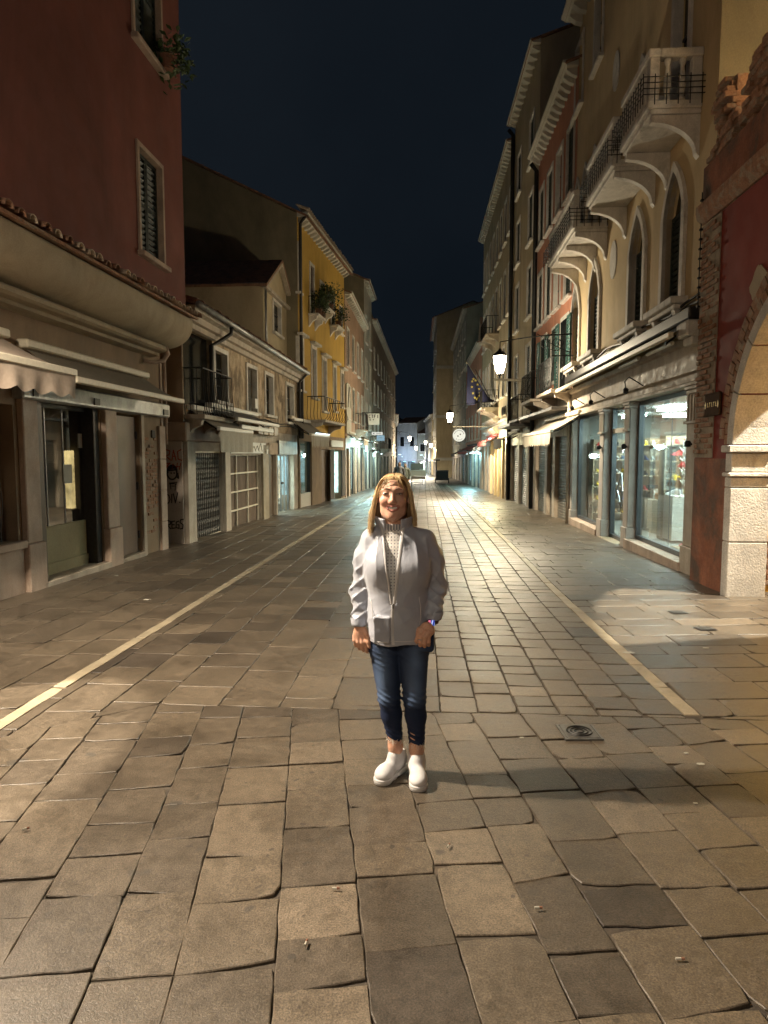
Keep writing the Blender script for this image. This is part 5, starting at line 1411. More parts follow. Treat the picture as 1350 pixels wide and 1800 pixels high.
# awning, almost rolled in, with unlit tubes under it
vb = R2.uv(1180, 588, .42)[1]
aw0, aw1 = max(.1, R2.uv(1182, 585, .42)[0]), R2.L - .1
R2.awning(aw0 + .05, aw1, 3.70, vb, .10, .42, 'dark_cloth', 'cream_paint')
m = MB(); m.bbox(aw0 - .05, R2.L - .1, .003, .22, 3.66, 3.84, .02); R2.part('awning_box', m, 'dark_metal')
for x0 in (aw0 + .5, aw0 + 2.2):
    m = MB(); m.tube([(x0, .25, 3.40), (x0 + 1.2, .25, 3.40)], .035, 8); R2.part('light_tube', m, 'white_paint')
m = MB(); m.bbox(.02, .45, .003, .30, 3.40, 3.62, .03); m.bbox(.05, .38, .003, .22, 3.28, 3.40, .02); R2.part('end_corbel', m, 'white_stone')
m = MB()
for k, off in enumerate((0, .07)):
    pts = [(.05 + R2.L * i / 14, .05 + .03 * k, 3.90 + off + .05 * math.sin(i * 1.7 + k)) for i in range(15)]; m.tube(pts, .02, 5)
R2.part('cable', m, 'iron')
m = MB(); m.tube([(R2.L - .1, .07, 3.5), (R2.L - .06, .07, 2.9), (R2.L - .06, .07, R2.g(9))], .045, 8); R2.part('downpipe', m, 'pilaster', smooth=True)
for k, x in enumerate((2.6, 5.3, 7.3)):
    m = MB(); m.tube([(x, .10, VE + .2), (x + .02, .35, VE + .36), (x + .05, .42, VE + .28), (x + .04, .40, VE + .16)], .012, 5); m.lathe([(.02, 0), (.05, .02), (.05, .08), (.02, .11)], (x + .04, .40, VE + .06), 8); R2.part('spot_lamp', m, 'iron')

# ---- salmon house
R3 = simple_house('salmon_house', (4.10, 19.55), (4.05, 25.6), 'right', 'salmon pink house with stone framed windows between the cream palace and the tan house', 'salmon', 12.25, 4, [(6.2, 8.0), (9.0, 10.9)], 3.55, shut=['dark_green', None, 'dark_green', 'dark_green'], cor=None,
    gspec=[(.06, .34, 2.25, 'grey_shutter'), (.40, .55, 2.25, 'grey_shutter'), (.62, .92, 2.25, 'grey_shutter')], win=(.85, 1.8), deep=8)
R3.cornice(0, R3.L, 12.15, .42, 'pale', step=.40, bw=.15, bh=.2)
R3h = [(.5, 1.4, 3.62, 5.6), (3.9, 4.7, 3.62, 5.6)]
for h in R3h:
    m = MB(); m.bbox(h[0] - .12, h[1] + .12, .002, .05, h[2] - .02, h[3] + .14, .01); fr = R3.part('balcony_door', m, 'white_stone')
    m = MB(); m.quad((h[0], .054, h[2]), (h[1], .054, h[2]), (h[1], .054, h[3]), (h[0], .054, h[3])); R3.part('pane', m, 'pane', fr)
    R3.shutter_leaf(h[0] - .62, h[0] - .13, h[2] + .05, h[3], .06, 'green_shutter', fr); R3.shutter_leaf(h[1] + .13, h[1] + .6, h[2] + .05, h[3], .06, 'green_shutter', fr)
    iron_balcony(R3, h[0] - .7, h[1] + .7, 3.42, .62, 1.0, .05, 14, 'pilaster', 2)
for h in ((2.1, 2.75, 4.0, 5.6), (2.95, 3.4, 4.0, 5.4)):
    m = MB(); m.bbox(h[0] - .1, h[1] + .1, .002, .05, h[2] - .1, h[3] + .1, .01); fr = R3.part('window', m, 'white_stone'); m = MB(); m.quad((h[0], .054, h[2]), (h[1], .054, h[2]), (h[1], .054, h[3]), (h[0], .054, h[3])); R3.part('pane', m, 'dark_green', fr)
R3.downpipe(R3.L - .1, -.3, 12.0, .10, 'iron', .08)
vb = R3.uv(970, 757, .8)[1]; R3.awning(R3.uv(970, 757, .8)[0] - .0, R3.uv(921, 770, .8)[0], vb + .42, vb, .08, .8, 'grey_cloth', 'cream_paint', .34, 'tabs', 'bulb_cloth')
m = MB(); m.bbox(0, R3.L, .012, .55, 2.95, 3.05, .01); R3.part('canopy', m, 'dark_metal')
# ---- tan house, taller than its neighbour
R4 = simple_house('tan_house', (4.05, 25.65), (3.97, 31.9), 'right', 'tall tan house with dark shutters and a projecting tube light, next to the salmon house', 'tan', 16.3, 2, [(4.0, 5.9), (7.0, 8.9), (9.8, 11.6), (12.7, 14.4)], 3.2, shut='dark_green', gspec=[(.06, .18, 2.0, 'dark_brown'), (.24, .55, 2.1, 'grey_shutter'), (.62, .92, 2.1, 'grey_shutter')], deep=8, win=(.95, 1.8))
R4.downpipe(R4.L - .12, -.4, 16, .10, 'iron', .09)
m = MB(); m.bbox(.0, 3.6, .012, .9, 2.75, 2.86, .01); R4.part('canopy', m, 'dark_metal')
R4.awning(3.2, 6.0, 2.60, 2.35, .08, .75, 'dark_cloth', 'grey_cloth', .40, 'scallop', 'grey_cloth')
iron_balcony(R4, .5, 2.8, 2.95, .55, 1.0, .0, 14, 'pilaster', 2)
p0 = at_depth(918, 678, 27.5); m = MB()
lp = R4.uv(941, 680); m.tube([(1.6, .02, 4.58), (1.6, 1.35, 4.62)], .05, 8); R4.part('tube_light', m, 'cream_paint')
# ---- pale tan palace with the bright ground floor
R5 = simple_house('pale_palace', (3.96, 32.0), (3.86, 46.5), 'right', 'long pale tan palace with a flag over its door and a bright yellow shop front', 'tan', 15.7, 8, [(4.6, 7.0), (8.3, 10.6), (12.0, 14.0)], 3.4, shut='dark_green', cor='pale', win=(.85, 2), deep=9, step=.42,
    gspec=[(.02, .10, 2.2, 'grey_shutter'), (.14, .24, 2.3, 'shop_warm'), (.28, .34, 2.3, 'brown_shutter'), (.38, .48, 2.3, 'shop_warm'), (.56, .66, 2.2, 'grey_shutter'), (.72, .80, 2.2, 'brown_shutter'), (.86, .97, 2.2, 'grey_shutter')])
iron_balcony(R5, 5.0, 8.5, 8.0, .7, 1.0, .0, 16, 'pilaster', 3)
iron_balcony(R5, 4.8, 8.0, 4.1, .9, 1.0, .0, 16, 'pilaster', 3)
for x in (1.85, 3.75, 5.15, 7.2):
    m = MB(); m.bbox(x - .12, x + .12, .012, .14, -.7, 2.55, .015); R5.part('pilaster', m, 'cream')
m = MB(); m.prism_x([(.012, 2.8), (.15, 2.8), (.30, 2.95), (.34, 3.05), (.30, 3.12), (.012, 3.2)], 4.2, 10.5); R5.part('door_hood', m, 'pilaster')
m = MB(); m.prism_x([(.012, 3.35), (.15, 3.35), (.34, 3.5), (.36, 3.58), (.012, 3.62)], 4.2, 10.5); R5.part('door_hood', m, 'pilaster')
R5.awning(4.4, 9.6, 2.66, 2.40, .08, .65, 'red_cloth', 'red_cloth', .2, 'plain')
m = MB(); m.box(1.2, 3.0, .012, .05, 3.55, 3.95); R5.part('fascia_sign', m, 'tan')
m = MB()
for k in range(3):
    x = 1.45 + k * .55; pts = [(x + .17 * math.cos(2 * math.pi * i / 12), .06, 3.82 + .2 * math.sin(2 * math.pi * i / 12)) for i in range(13)]; m.tube(pts, .03, 5)
R5.part('carved_letters', m, 'iron')
# ---- grey green house, then the tall end slab standing forward
R6 = simple_house('rose_house', (3.84, 46.6), (3.74, 62.0), 'right', 'low rose pink house with cyan lit shops under red awnings, past the pale palace', 'salmon', 9.2, 5, [(2.8, 4.6), (5.8, 7.4)], 1.9, shut='dark_green', deep=8, near='rosebrown', gspec=[(.05, .23, 1.7, 'shop_cyan'), (.29, .47, 1.7, 'shop_cyan'), (.54, .77, 1.7, 'shop_cyan'), (.84, .97, 1.6, 'dark_green')])
m = MB(); m.prism_y([(.6, 9.3), (3.8, 9.3), (2.2, 11.2)], -.5, -.02); R6.part('gable', m, 'rosebrown')
R6.awning(.3, 11.5, 2.35, 1.95, .08, .9, 'red_cloth', 'dark_cloth', .2, 'plain')
R6b = simple_house('grey_house', (3.72, 62.1), (3.55, 86.0), 'right', 'tall grey green house rising above the low rose house, far right', 'greyplaster', 14.6, 7, [(2.8, 4.8), (6.2, 8.2), (9.6, 11.4), (12.2, 13.6)], 1.6, shut='dark_green', deep=9, gspec=[(.06, .2, 1.4, 'shop_aqua'), (.28, .42, 1.4, 'grey_shutter'), (.5, .62, 1.3, 'shop_aqua'), (.7, .85, 1.3, 'grey_shutter')])
R6b.awning(.5, 7, 2.1, 1.7, .08, .9, 'dark_cloth', 'dark_cloth', .2, 'plain')
m = MB(); m.quad((-.006, -1.6, 10.4), (-.006, -2.6, 10.4), (-.006, -2.6, 12.2), (-.006, -1.6, 12.2)); sw = R6b.part('window', m, 'pane')
m = MB(); m.box(-.06, -.004, -2.72, -1.48, 10.28, 10.39); m.box(-.06, -.004, -2.72, -1.48, 12.21, 12.32); m.box(-.06, -.004, -2.72, -2.61, 10.39, 12.21); m.box(-.06, -.004, -1.59, -1.48, 10.39, 12.21); R6b.part('window_frame', m, 'white_stone', sw)
R7 = simple_house('tall_slab_house', (1.55, 88.0), (1.38, 106.0), 'right', 'tall narrow beige house standing forward into the street at the far right', 'tan', 19.0, 6, [(2.5, 5), (7, 9.4), (11, 13), (15, 17)], .8, deep=9, gspec=[(.1, .4, .6, 'shop_warm'), (.5, .9, .6, 'shop_warm')], pitch=.4, near='tan', over=.6)
for z in (.9, 6.3, 12.5):
    m = MB(); m.box(-.15, -.004, -8.6, .1, z, z + .35); R7.part('string_course', m, 'pale')
R8 = simple_house('far_yellow_house', (1.2, 106.3), (.2, 128), 'right', 'small yellow lit house at the far end on the right', 'tan', 7.8, 5, [(2.6, 4.6), (5.3, 6.8)], .9, gspec=[(.05, .3, .5, 'shop_white'), (.36, .62, .5, 'shop_white'), (.68, .95, .5, 'shop_white')])
# ---- end of the street
E1 = simple_house('sheeted_house', (-5.2, 133), (-1.35, 131), 'left', 'pale blue lit house front closing the street on the left', 'pale', 7.6, 2, [(3.2, 5.0)], .6, shut=None, gspec=[(.1, .45, .3, 'shop_blue'), (.55, .9, .3, 'shop_blue')])
E2 = simple_house('end_house', (-1.2, 131), (2.4, 130), 'left', 'narrow grey house front closing the street behind the lanterns', 'greyplaster', 5.6, 2, [(2.2, 3.6)], .6, gspec=[(.1, .45, .3, 'shop_white'), (.55, .9, .3, 'shop_warm')])
shop_lamp(R6, 2.0, .55, 1.75, 240, (.45, .95, 1.0)); shop_lamp(R6, 6.0, .55, 1.7, 190, (.45, .95, 1.0)); shop_lamp(R5, 2.2, .7, 2.45, 500, (1.0, .88, .50))
shop_lamp(E1, 2.0, 2.5, 1.6, 420, (.42, .62, 1.0), .3); shop_lamp(E2, 1.6, 3.0, 1.5, 380, (.85, .95, 1.0), .3); shop_lamp(R8, 8, .9, 1.2, 550, (.9, .97, 1.0), .3); shop_lamp(L7, 14, .9, 1.3, 600, (.45, .70, 1.0), .3)  # lamps added to brighten the dark far end; E1's is a floodlight
m = MB(); rh = random.Random(6)
hx = [(-60 + i * 4, 10.5 + 4.5 * math.sin(i * .55 + 2) + rh.uniform(-.8, .8)) for i in range(31)]
for (xa, za), (xb, zb) in zip(hx, hx[1:]):
    m.add([(xa, 150, -3), (xb, 150, -3), (xb, 156, zb * .75), (xa, 156, za * .75), (xb, 164, zb), (xa, 164, za), (xb, 185, -3), (xa, 185, -3)], [(0, 1, 2, 3), (3, 2, 4, 5), (5, 4, 6, 7)])
part('hill', m, flat('dark wooded hill', (.03, .035, .025), .9, 0, .3), None, kind='structure')
# ================================================================== LANTERNS, SIGNS, FLAG, PLANTS, STALLS
def lantern(label, wall_xyz, lamp_xyz, watt, group=None, radius=.10, scale=1.0, glow='lamp_lit', col=(1.0, .85, .60), upl=.18, cone=165):
    """hanging glass lantern on a scrolled iron arm"""
    wx, wy, wz = wall_xyz; lx, ly, lz = lamp_xyz
    t = thing('street_lantern', label, 'street lamp', wall_xyz, 0, group)
    dx, dy, dz = lx - wx, ly - wy, lz - wz
    L = math.hypot(dx, dy); ux, uy = dx / L, dy / L
    P = lambda s, z: (ux * s, uy * s, z)
    top = dz + .62 * scale
    m = MB(); n = 14
    m.tube([P(L * i / n, top + (-top) * (1 - i / n) ** 2.2 + .10 * math.sin(math.pi * i / n)) for i in range(n + 1)], [.024 - .010 * i / n for i in range(n + 1)], 6); part('arm', m, M['iron'], t, smooth=True)
    m = MB(); m.tube([P(.03, -.55), P(.03, .35)], .022, 6)
    for c, r, a0, a1 in ((.42, .30, 90, -230), (.42, .14, 200, -190), (.72, .16, 150, -160), (.28, .10, 20, -300)):
        pts = [P(c + r * (1 - .55 * k / 16) * math.cos(R(a0 + (a1 - a0) * k / 16)), -.28 * (c / .5) ** .2 + r * (1 - .55 * k / 16) * math.sin(R(a0 + (a1 - a0) * k / 16)) + .02) for k in range(17)]; m.tube(pts, .011, 5)
    m.tube([P(.04, -.5), P(.5, -.30), P(.95, .02 + top * .1)], .012, 5)
    part('scroll', m, M['iron'], t, smooth=True)
    c = (dx, dy, dz); s = scale
    m = MB(); m.tube([(dx, dy, top), (dx, dy, dz + .40 * s)], .014, 6); m.lathe([(.20 * s, .23 * s), (.21 * s, .26 * s), (.13 * s, .33 * s), (.05 * s, .39 * s), (.03 * s, .44 * s)], c, 8); part('cap', m, M['iron'], t)
    m = MB(); m.lathe([(.085 * s, -.25 * s), (.13 * s, -.12 * s), (.17 * s, .05 * s), (.19 * s, .23 * s)], c, 8, False); part('lamp_glass', m, M[glow], t, smooth=True)
    for k in range(8):
        an = 2 * math.pi * (k + .5) / 8; m = MB(); m.tube([(dx + r * s * math.cos(an), dy + r * s * math.sin(an), dz + z * s) for r, z in ((.088, -.25), (.133, -.12), (.173, .05), (.193, .23))], .008 * s, 4); part('rib', m, M['iron'], t)
    m = MB(); m.lathe([(.09 * s, -.25 * s), (.07 * s, -.29 * s), (.03 * s, -.31 * s), (.03 * s, -.35 * s), (.012 * s, -.38 * s)], c, 8); part('finial', m, M['iron'], t)
    for kind_, e_ in (('SPOT', watt), ('POINT', watt * upl)):
        ld = bpy.data.lights.new('lamp_light', kind_); ld.energy = e_; ld.color = col; ld.shadow_soft_size = radius
        if kind_ == 'SPOT': ld.spot_size = R(cone); ld.spot_blend = .45
        o = link('lamp_light', ld, t); o.location = c
    return t
wA = R2.world(R2.L - .05, .05, 0)
lantern('glowing street lantern on a scrolled iron arm at the salmon house corner', (wA[0], wA[1], 5.02), (2.08, 19.3, 4.18), 2700, 'lanterns along the street', upl=.24, cone=148)
lantern('glowing lantern above the round white sign, second along the right side', (3.86, 37.0, 4.5), (1.37, 37.0, 3.66), 4000, 'lanterns along the street')
lantern('glowing lantern on the left side far down the street, hung from the long tan house', (-3.45, 78.0, 4.3), (-1.62, 78.0, 3.45), 3200, 'lanterns along the street')
lantern('tiny glowing lantern farthest left at the end of the street', (-4.2, 104, 3.4), (-1.2, 104, 2.55), 2600, 'lanterns along the street', glow='lamp_lit')
lantern('tiny glowing lantern in the middle of the far end of the street', (1.5, 98, 4.3), (.22, 98, 3.3), 2600, 'lanterns along the street')
lantern('tiny glowing lantern farthest right at the end of the street', (1.45, 90, 3.8), (.92, 90, 2.80), 2400, 'lanterns along the street')
# lanterns outside the view that light the square; the last is added fill
lantern('street lantern on the wall of the corner house just left of the view', (-4.55, 3.5, 4.8), (-3.6, 3.5, 4.2), 3900, None, .09, col=(1.0, .85, .65), upl=.03)
lantern('lantern inside the passage of the corner house left of the view', (-7.4, 4.4, 5.8), (-7.4, 2.7, 5.2), 11500, None, .05, col=(1.0, .86, .66), upl=.0, cone=128)
lantern('lantern in the passage behind the stone arch at the right edge', (6.1, 8.9, 6.9), (6.1, 7.35, 6.3), 12500, None, .06, col=(1.0, .92, .74), upl=.0, cone=112)
lantern('added fill lantern on a long arm behind the camera', (-4.55, -3.6, 5.4), (-1.2, -3.6, 4.8), 480, None, .25, col=(1.0, .84, .64), upl=.03)  # unseen fill lamp, added to brighten the woman and the graffiti pier

# flag on a slanting pole
fb, ft = np.array([3.88, 38.5, 4.30]), np.array([2.36, 38.5, 6.72])
fl = thing('flag', 'dark blue flag with gold stars on a slanting pole over the pale palace door', 'flag', tuple(fb))
d = ft - fb
m = MB(); m.tube([(0, 0, 0), tuple(d * 1.05)], .03, 6); part('pole', m, M['cream_paint'], fl)
nS, nT = 16, 10; vs = []
def flag_pt(s, t):
    p = d * (1 - .82 * s); drop = 2.25 * (1 - s) ** .9
    return (p[0] + .10 * math.sin(s * 9) * t + .25 * t * s, p[1] - .05 + .13 * math.sin(s * 13 + t * 2) * t, p[2] - drop * t - .05 * math.sin(s * 9) * t)
for j in range(nT + 1):
    for i in range(nS + 1): vs.append(flag_pt(i / nS, j / nT))
m = MB(); m.add(vs, [(j * (nS + 1) + i, j * (nS + 1) + i + 1, (j + 1) * (nS + 1) + i + 1, (j + 1) * (nS + 1) + i) for j in range(nT) for i in range(nS)])
part('cloth', m, flat('flag blue', (.008, .010, .042), .8, 0, .15), fl, smooth=True)
for k in range(12):
    an = 2 * math.pi * k / 12; s_, t_ = .36 + .20 * math.cos(an), .50 + .34 * math.sin(an)
    c = flag_pt(s_, t_); pts = []
    for q in range(10):
        r = .085 if q % 2 == 0 else .036; a2 = math.pi / 2 + math.pi * q / 5; pts.append((c[0] + r * math.cos(a2), c[2] + r * math.sin(a2)))
    m = MB(); m.prism_y(pts, c[1] - .035, c[1] - .025); part('star', m, flat('star gold', (.36, .30, .07), .6) if k == 0 else bpy.data.materials['star gold'], fl)
m = MB(); m.tube([(0, 0, 0), (-1.05, .2, 2.1)], .025, 5); p2 = part('spare_pole', m, M['dark_brown'], fl)

# round hanging sign
yS = 41.0; cS = at_depth(807, 765, yS); bS = at_depth(796, 750, yS); eS = at_depth(836, 750, yS)
rs = thing('round_sign', 'round white hanging sign with ring lettering, just below the second lantern', 'sign', tuple(cS))
rr0 = 11.0 / 1200 * yS
m = MB(); n = 28; m.prism_y([(rr0 * math.cos(2 * math.pi * i / n), rr0 * math.sin(2 * math.pi * i / n)) for i in range(n)], -.03, .03); part('disc', m, emit('backlit sign face', (1.0, .98, .82), .85), rs)
m = MB(); m.tube([(bS[0] - cS[0], 0, bS[2] - cS[2]), (3.87 - cS[0], 0, eS[2] - cS[2])], .03, 6)
for x in (-.15, .15): m.tube([(x, 0, rr0 * .9), (x, 0, bS[2] - cS[2])], .01, 4)
part('bar', m, M['cream_paint'], rs)
m = MB()
for k in range(15):
    an = R(20 + 140 * k / 10) if k < 11 else R(235 + 70 * (k - 11) / 3); c, s_ = math.cos(an), math.sin(an)
    for o_ in (-.018, .018): m.box(rr0 * .76 * c + o_ - .006, rr0 * .76 * c + o_ + .006, -.036, -.031, rr0 * .76 * s_ - .035, rr0 * .76 * s_ + .035)
    m.box(rr0 * .76 * c - .018, rr0 * .76 * c + .018, -.0365, -.031, rr0 * .76 * s_ + (.02 if k % 2 else -.01), rr0 * .76 * s_ + (.032 if k % 2 else .002))
for x, z in ((.07, .05), (-.07, -.05)): m.prism_y([(x + .045 * math.cos(2 * math.pi * i / 8), z + .045 * math.sin(2 * math.pi * i / 8)) for i in range(8)], -.036, -.031)
part('lettering', m, M['ink'], rs)

# hanging signs on the left
yS = 42.0; c = at_depth(654.5, 737, yS)
hs = thing('board_sign', 'pale rectangular hanging sign with dark lettering on the left side, above the teal shop light', 'sign', tuple(c))
k_ = yS / 1200; w_, h_ = 25 * k_ / 2, 19.5 * k_ / 2
m = MB(); m.bbox(-w_, w_, -.05, .05, -h_, h_, .012); part('board', m, M['white_paint'], hs)
m = MB()
def glyph(mm, x, z, w, h, segs, t=.022):
    for (a, b), (c_, d_) in segs:
        p = (x + a * w, z + b * h); q = (x + c_ * w, z + d_ * h); L = math.hypot(q[0] - p[0], q[1] - p[1]); nx, nz = -(q[1] - p[1]) / L * t, (q[0] - p[0]) / L * t
        mm.add([(p[0] - nx, -.053, p[1] - nz), (q[0] - nx, -.053, q[1] - nz), (q[0] + nx, -.053, q[1] + nz), (p[0] + nx, -.053, p[1] + nz)], [(0, 1, 2, 3)])
Fg = [((0, 0), (0, 1)), ((0, 1), (.9, 1)), ((0, .55), (.7, .55))]; Cg = [((1, .95), (.3, 1)), ((.3, 1), (0, .5)), ((0, .5), (.3, 0)), ((.3, 0), (1, .05))]
Tg = [((.5, 0), (.5, 1)), ((0, 1), (1, 1))]; Ig = [((.5, 0), (.5, 1))]; Pg = Fg + [((.9, 1), (.9, .55))]
x = -w_ + .06
for gl_ in (Fg, Cg, Tg, Fg, Ig): glyph(m, x, h_ * .22, .105, h_ * .55, gl_); x += .165
x = -w_ + .09
for gl_ in (Pg, Cg, Tg): glyph(m, x, -h_ * .20, .07, h_ * .2, gl_, .016); x += .19
part('lettering', m, M['ink'], hs)
m = MB(); m.tube([(-w_ - .35, 0, h_ + .06), (w_, 0, h_ + .06)], .018, 5); m.tube([(-.3, 0, h_), (-.3, 0, h_ + .06)], .012, 4); m.tube([(.3, 0, h_), (.3, 0, h_ + .06)], .012, 4); part('bracket', m, M['iron'], hs)
yS = 45.0; c = at_depth(663, 762, yS); t = thing('light_box_sign', 'thin white light box sign sticking out on the left, under the pale board sign', 'sign', tuple(c))
m = MB(); m.bbox(-.36, .36, -.05, .05, -.09, .09, .01); part('box', m, emit('lit sign', (.95, .95, .85), .75), t)
m = MB(); m.box(-.26, -.18, -.055, -.051, -.03, .03); m.box(-.06, .26, -.055, -.051, -.015, .012); part('lettering', m, M['ink'], t)
m = MB(); m.tube([(-.36, 0, .05), (-.75, 0, .12)], .02, 5); part('bracket', m, M['iron'], t)
yS = 46.0; c = at_depth(669, 770, yS); t = thing('pharmacy_sign', 'pale blue hanging light box just below the thin white light box on the left', 'sign', tuple(c))
m = MB(); m.bbox(-.26, .26, -.05, .05, -.18, .18, .01); part('box', m, emit('pale blue sign', (.45, .70, .85), .55), t)
m = MB(); m.tube([(-.15, -.055, -.03), (.0, -.055, .05), (.15, -.055, -.03)], .02, 4); part('mark', m, M['alu'], t)
m = MB(); m.tube([(-.26, 0, .1), (-.7, 0, .1)], .02, 5); part('bracket', m, M['iron'], t)

# potted plants on the ochre house balconies and the red house window
def leaf_clump(mb, c, r, n, seed, sz=.09, drop=0.0):
    q = random.Random(seed)
    for _ in range(n):
        a, b = q.uniform(0, 2 * math.pi), q.uniform(-.5, 1.2); rad = r * q.uniform(.3, 1) ** .6
        x, y, z = c[0] + rad * math.cos(a) * math.cos(b * .9), c[1] + rad * math.sin(a) * math.cos(b * .9) * .7, c[2] + rad * math.sin(b) - drop * q.random() ** 2
        u1, u2 = q.uniform(0, 6.28), q.uniform(-.9, .9); L = sz * q.uniform(.6, 1.3)
        dx, dy, dz = math.cos(u1) * math.cos(u2) * L, math.sin(u1) * math.cos(u2) * L, math.sin(u2) * L
        wx, wy = -math.sin(u1) * L * .32, math.cos(u1) * L * .32
        mb.add([(x, y, z), (x + dx * .5 + wx, y + dy * .5 + wy, z + dz * .5 + .01), (x + dx, y + dy, z + dz), (x + dx * .5 - wx, y + dy * .5 - wy, z + dz * .5 + .01)], [(0, 1, 2, 3)])
pl_lab = ['bushy potted plant on the topmost iron balcony of the ochre house', 'trailing potted plant at the near end of the middle ochre balcony', 'tall bushy potted plant at the far end of the middle ochre balcony', 'trailing potted plant on the farthest ochre balcony', 'sparse potted plant at the far end of the topmost ochre balcony']
pl_pos = [(1, .15, .45), (2, -.2, .38), (2, .55, .62), (3, .2, .5), (1, .75, .30)]
for i, (hi, off, r) in enumerate(pl_pos):
    h = top_h[hi]; p = L3.world(h[0] + off, .30, h[2] - .02)
    t = thing('potted_plant', pl_lab[i], 'potted plant', tuple(p), 0, 'plants on the ochre house balconies')
    m = MB(); m.lathe([(.10, 0), (.14, .22), (.15, .24)], (0, 0, 0), 10); part('pot', m, M['soil_pot'], t)
    m = MB()
    for k in range(7): a = k * .9; m.tube([(0, 0, .2), (.5 * r * math.cos(a), .5 * r * math.sin(a), .3 + r * .7)], .008, 4)
    part('stem', m, M['dark_green'], t)
    m = MB(); leaf_clump(m, (0, 0, .35 + r * .5), r, 420, 40 + i, .11, r * .9); part('foliage', m, M['leaf'], t)
p = L1.world(h2[1] - .05, JW + .14, h2[2] + .0)
t = thing('window_plant', 'leafy plant hanging from the upper window sill of the dark red house', 'potted plant', tuple(p))
m = MB(); m.lathe([(.10, 0), (.13, .2), (.14, .22)], (0, 0, 0), 10); part('pot', m, M['soil_pot'], t)
m = MB(); leaf_clump(m, (0.06, .1, .35), .36, 260, 71, .13, .5); part('foliage', m, M['leaf'], t)

# market stalls and a cart far down the street
def stall(label, px, py, Y, wd, dp, ht, mat, n_boxes):
    p = at_depth(px, py, Y); z = gz(Y)
    t = thing('market_stall', label, 'market stall', (p[0], Y, z), 0, 'market stalls down the street')
    m = MB(); m.bbox(-wd / 2, wd / 2, -dp / 2, dp / 2, ht - .42, ht, .03); part('covered_top', m, M[mat], t)
    m = MB(); m.box(-wd / 2 + .04, wd / 2 - .04, -dp / 2 - .02, -dp / 2 - .002, ht - .62, ht - .43); part('apron', m, M['dark_brown'], t)
    for sx in (-1, 1):
        for sy in (-1, 1): m = MB(); m.tube([(sx * (wd / 2 - .06), sy * (dp / 2 - .08), 0), (sx * (wd / 2 - .06), sy * (dp / 2 - .08), ht - .43)], .022, 6); part('leg', m, M['alu'], t)
    m = MB(); m.tube([(-wd / 2 + .06, -dp / 2 + .08, .22), (wd / 2 - .06, -dp / 2 + .08, .22)], .015, 5); part('stretcher', m, M['alu'], t)
    return t
stall('tan topped market stall on thin legs far down the middle of the street', 735.5, 845, 50, 1.12, 1.7, 1.25, 'bulb_cloth', 0)
stall('dark topped market stall just behind the tan topped one', 733, 820, 56, 1.0, 1.6, 1.75, 'grey_cloth', 0)
p = at_depth(777, 830, 62); t = thing('rubbish_cart', 'dark rubbish cart with an upright post parked by the tall beige house', 'cart', (p[0], 62, gz(62)))
m = MB(); m.prism_x([(-.4, .25), (.4, .25), (.5, 1.05), (-.5, 1.05)], -.55, .55); part('bin', m, M['iron'], t)
m = MB(); m.bbox(-.58, .58, -.53, .53, 1.06, 1.14, .02); part('lid', m, M['dark_metal'], t)
m = MB(); m.tube([(-.5, 0, 1.1), (-.5, 0, 2.0)], .05, 6); m.box(-.8, -.2, -.1, .1, 2.0, 2.12); part('post', m, M['iron'], t)
for sx in (-1, 1):
    m = MB(); m.prism_x([(.22 * math.cos(2 * math.pi * i / 14), .22 + .22 * math.sin(2 * math.pi * i / 14)) for i in range(14)], sx * .6 - .04, sx * .6 + .04); part('wheel', m, M['iron'], t)
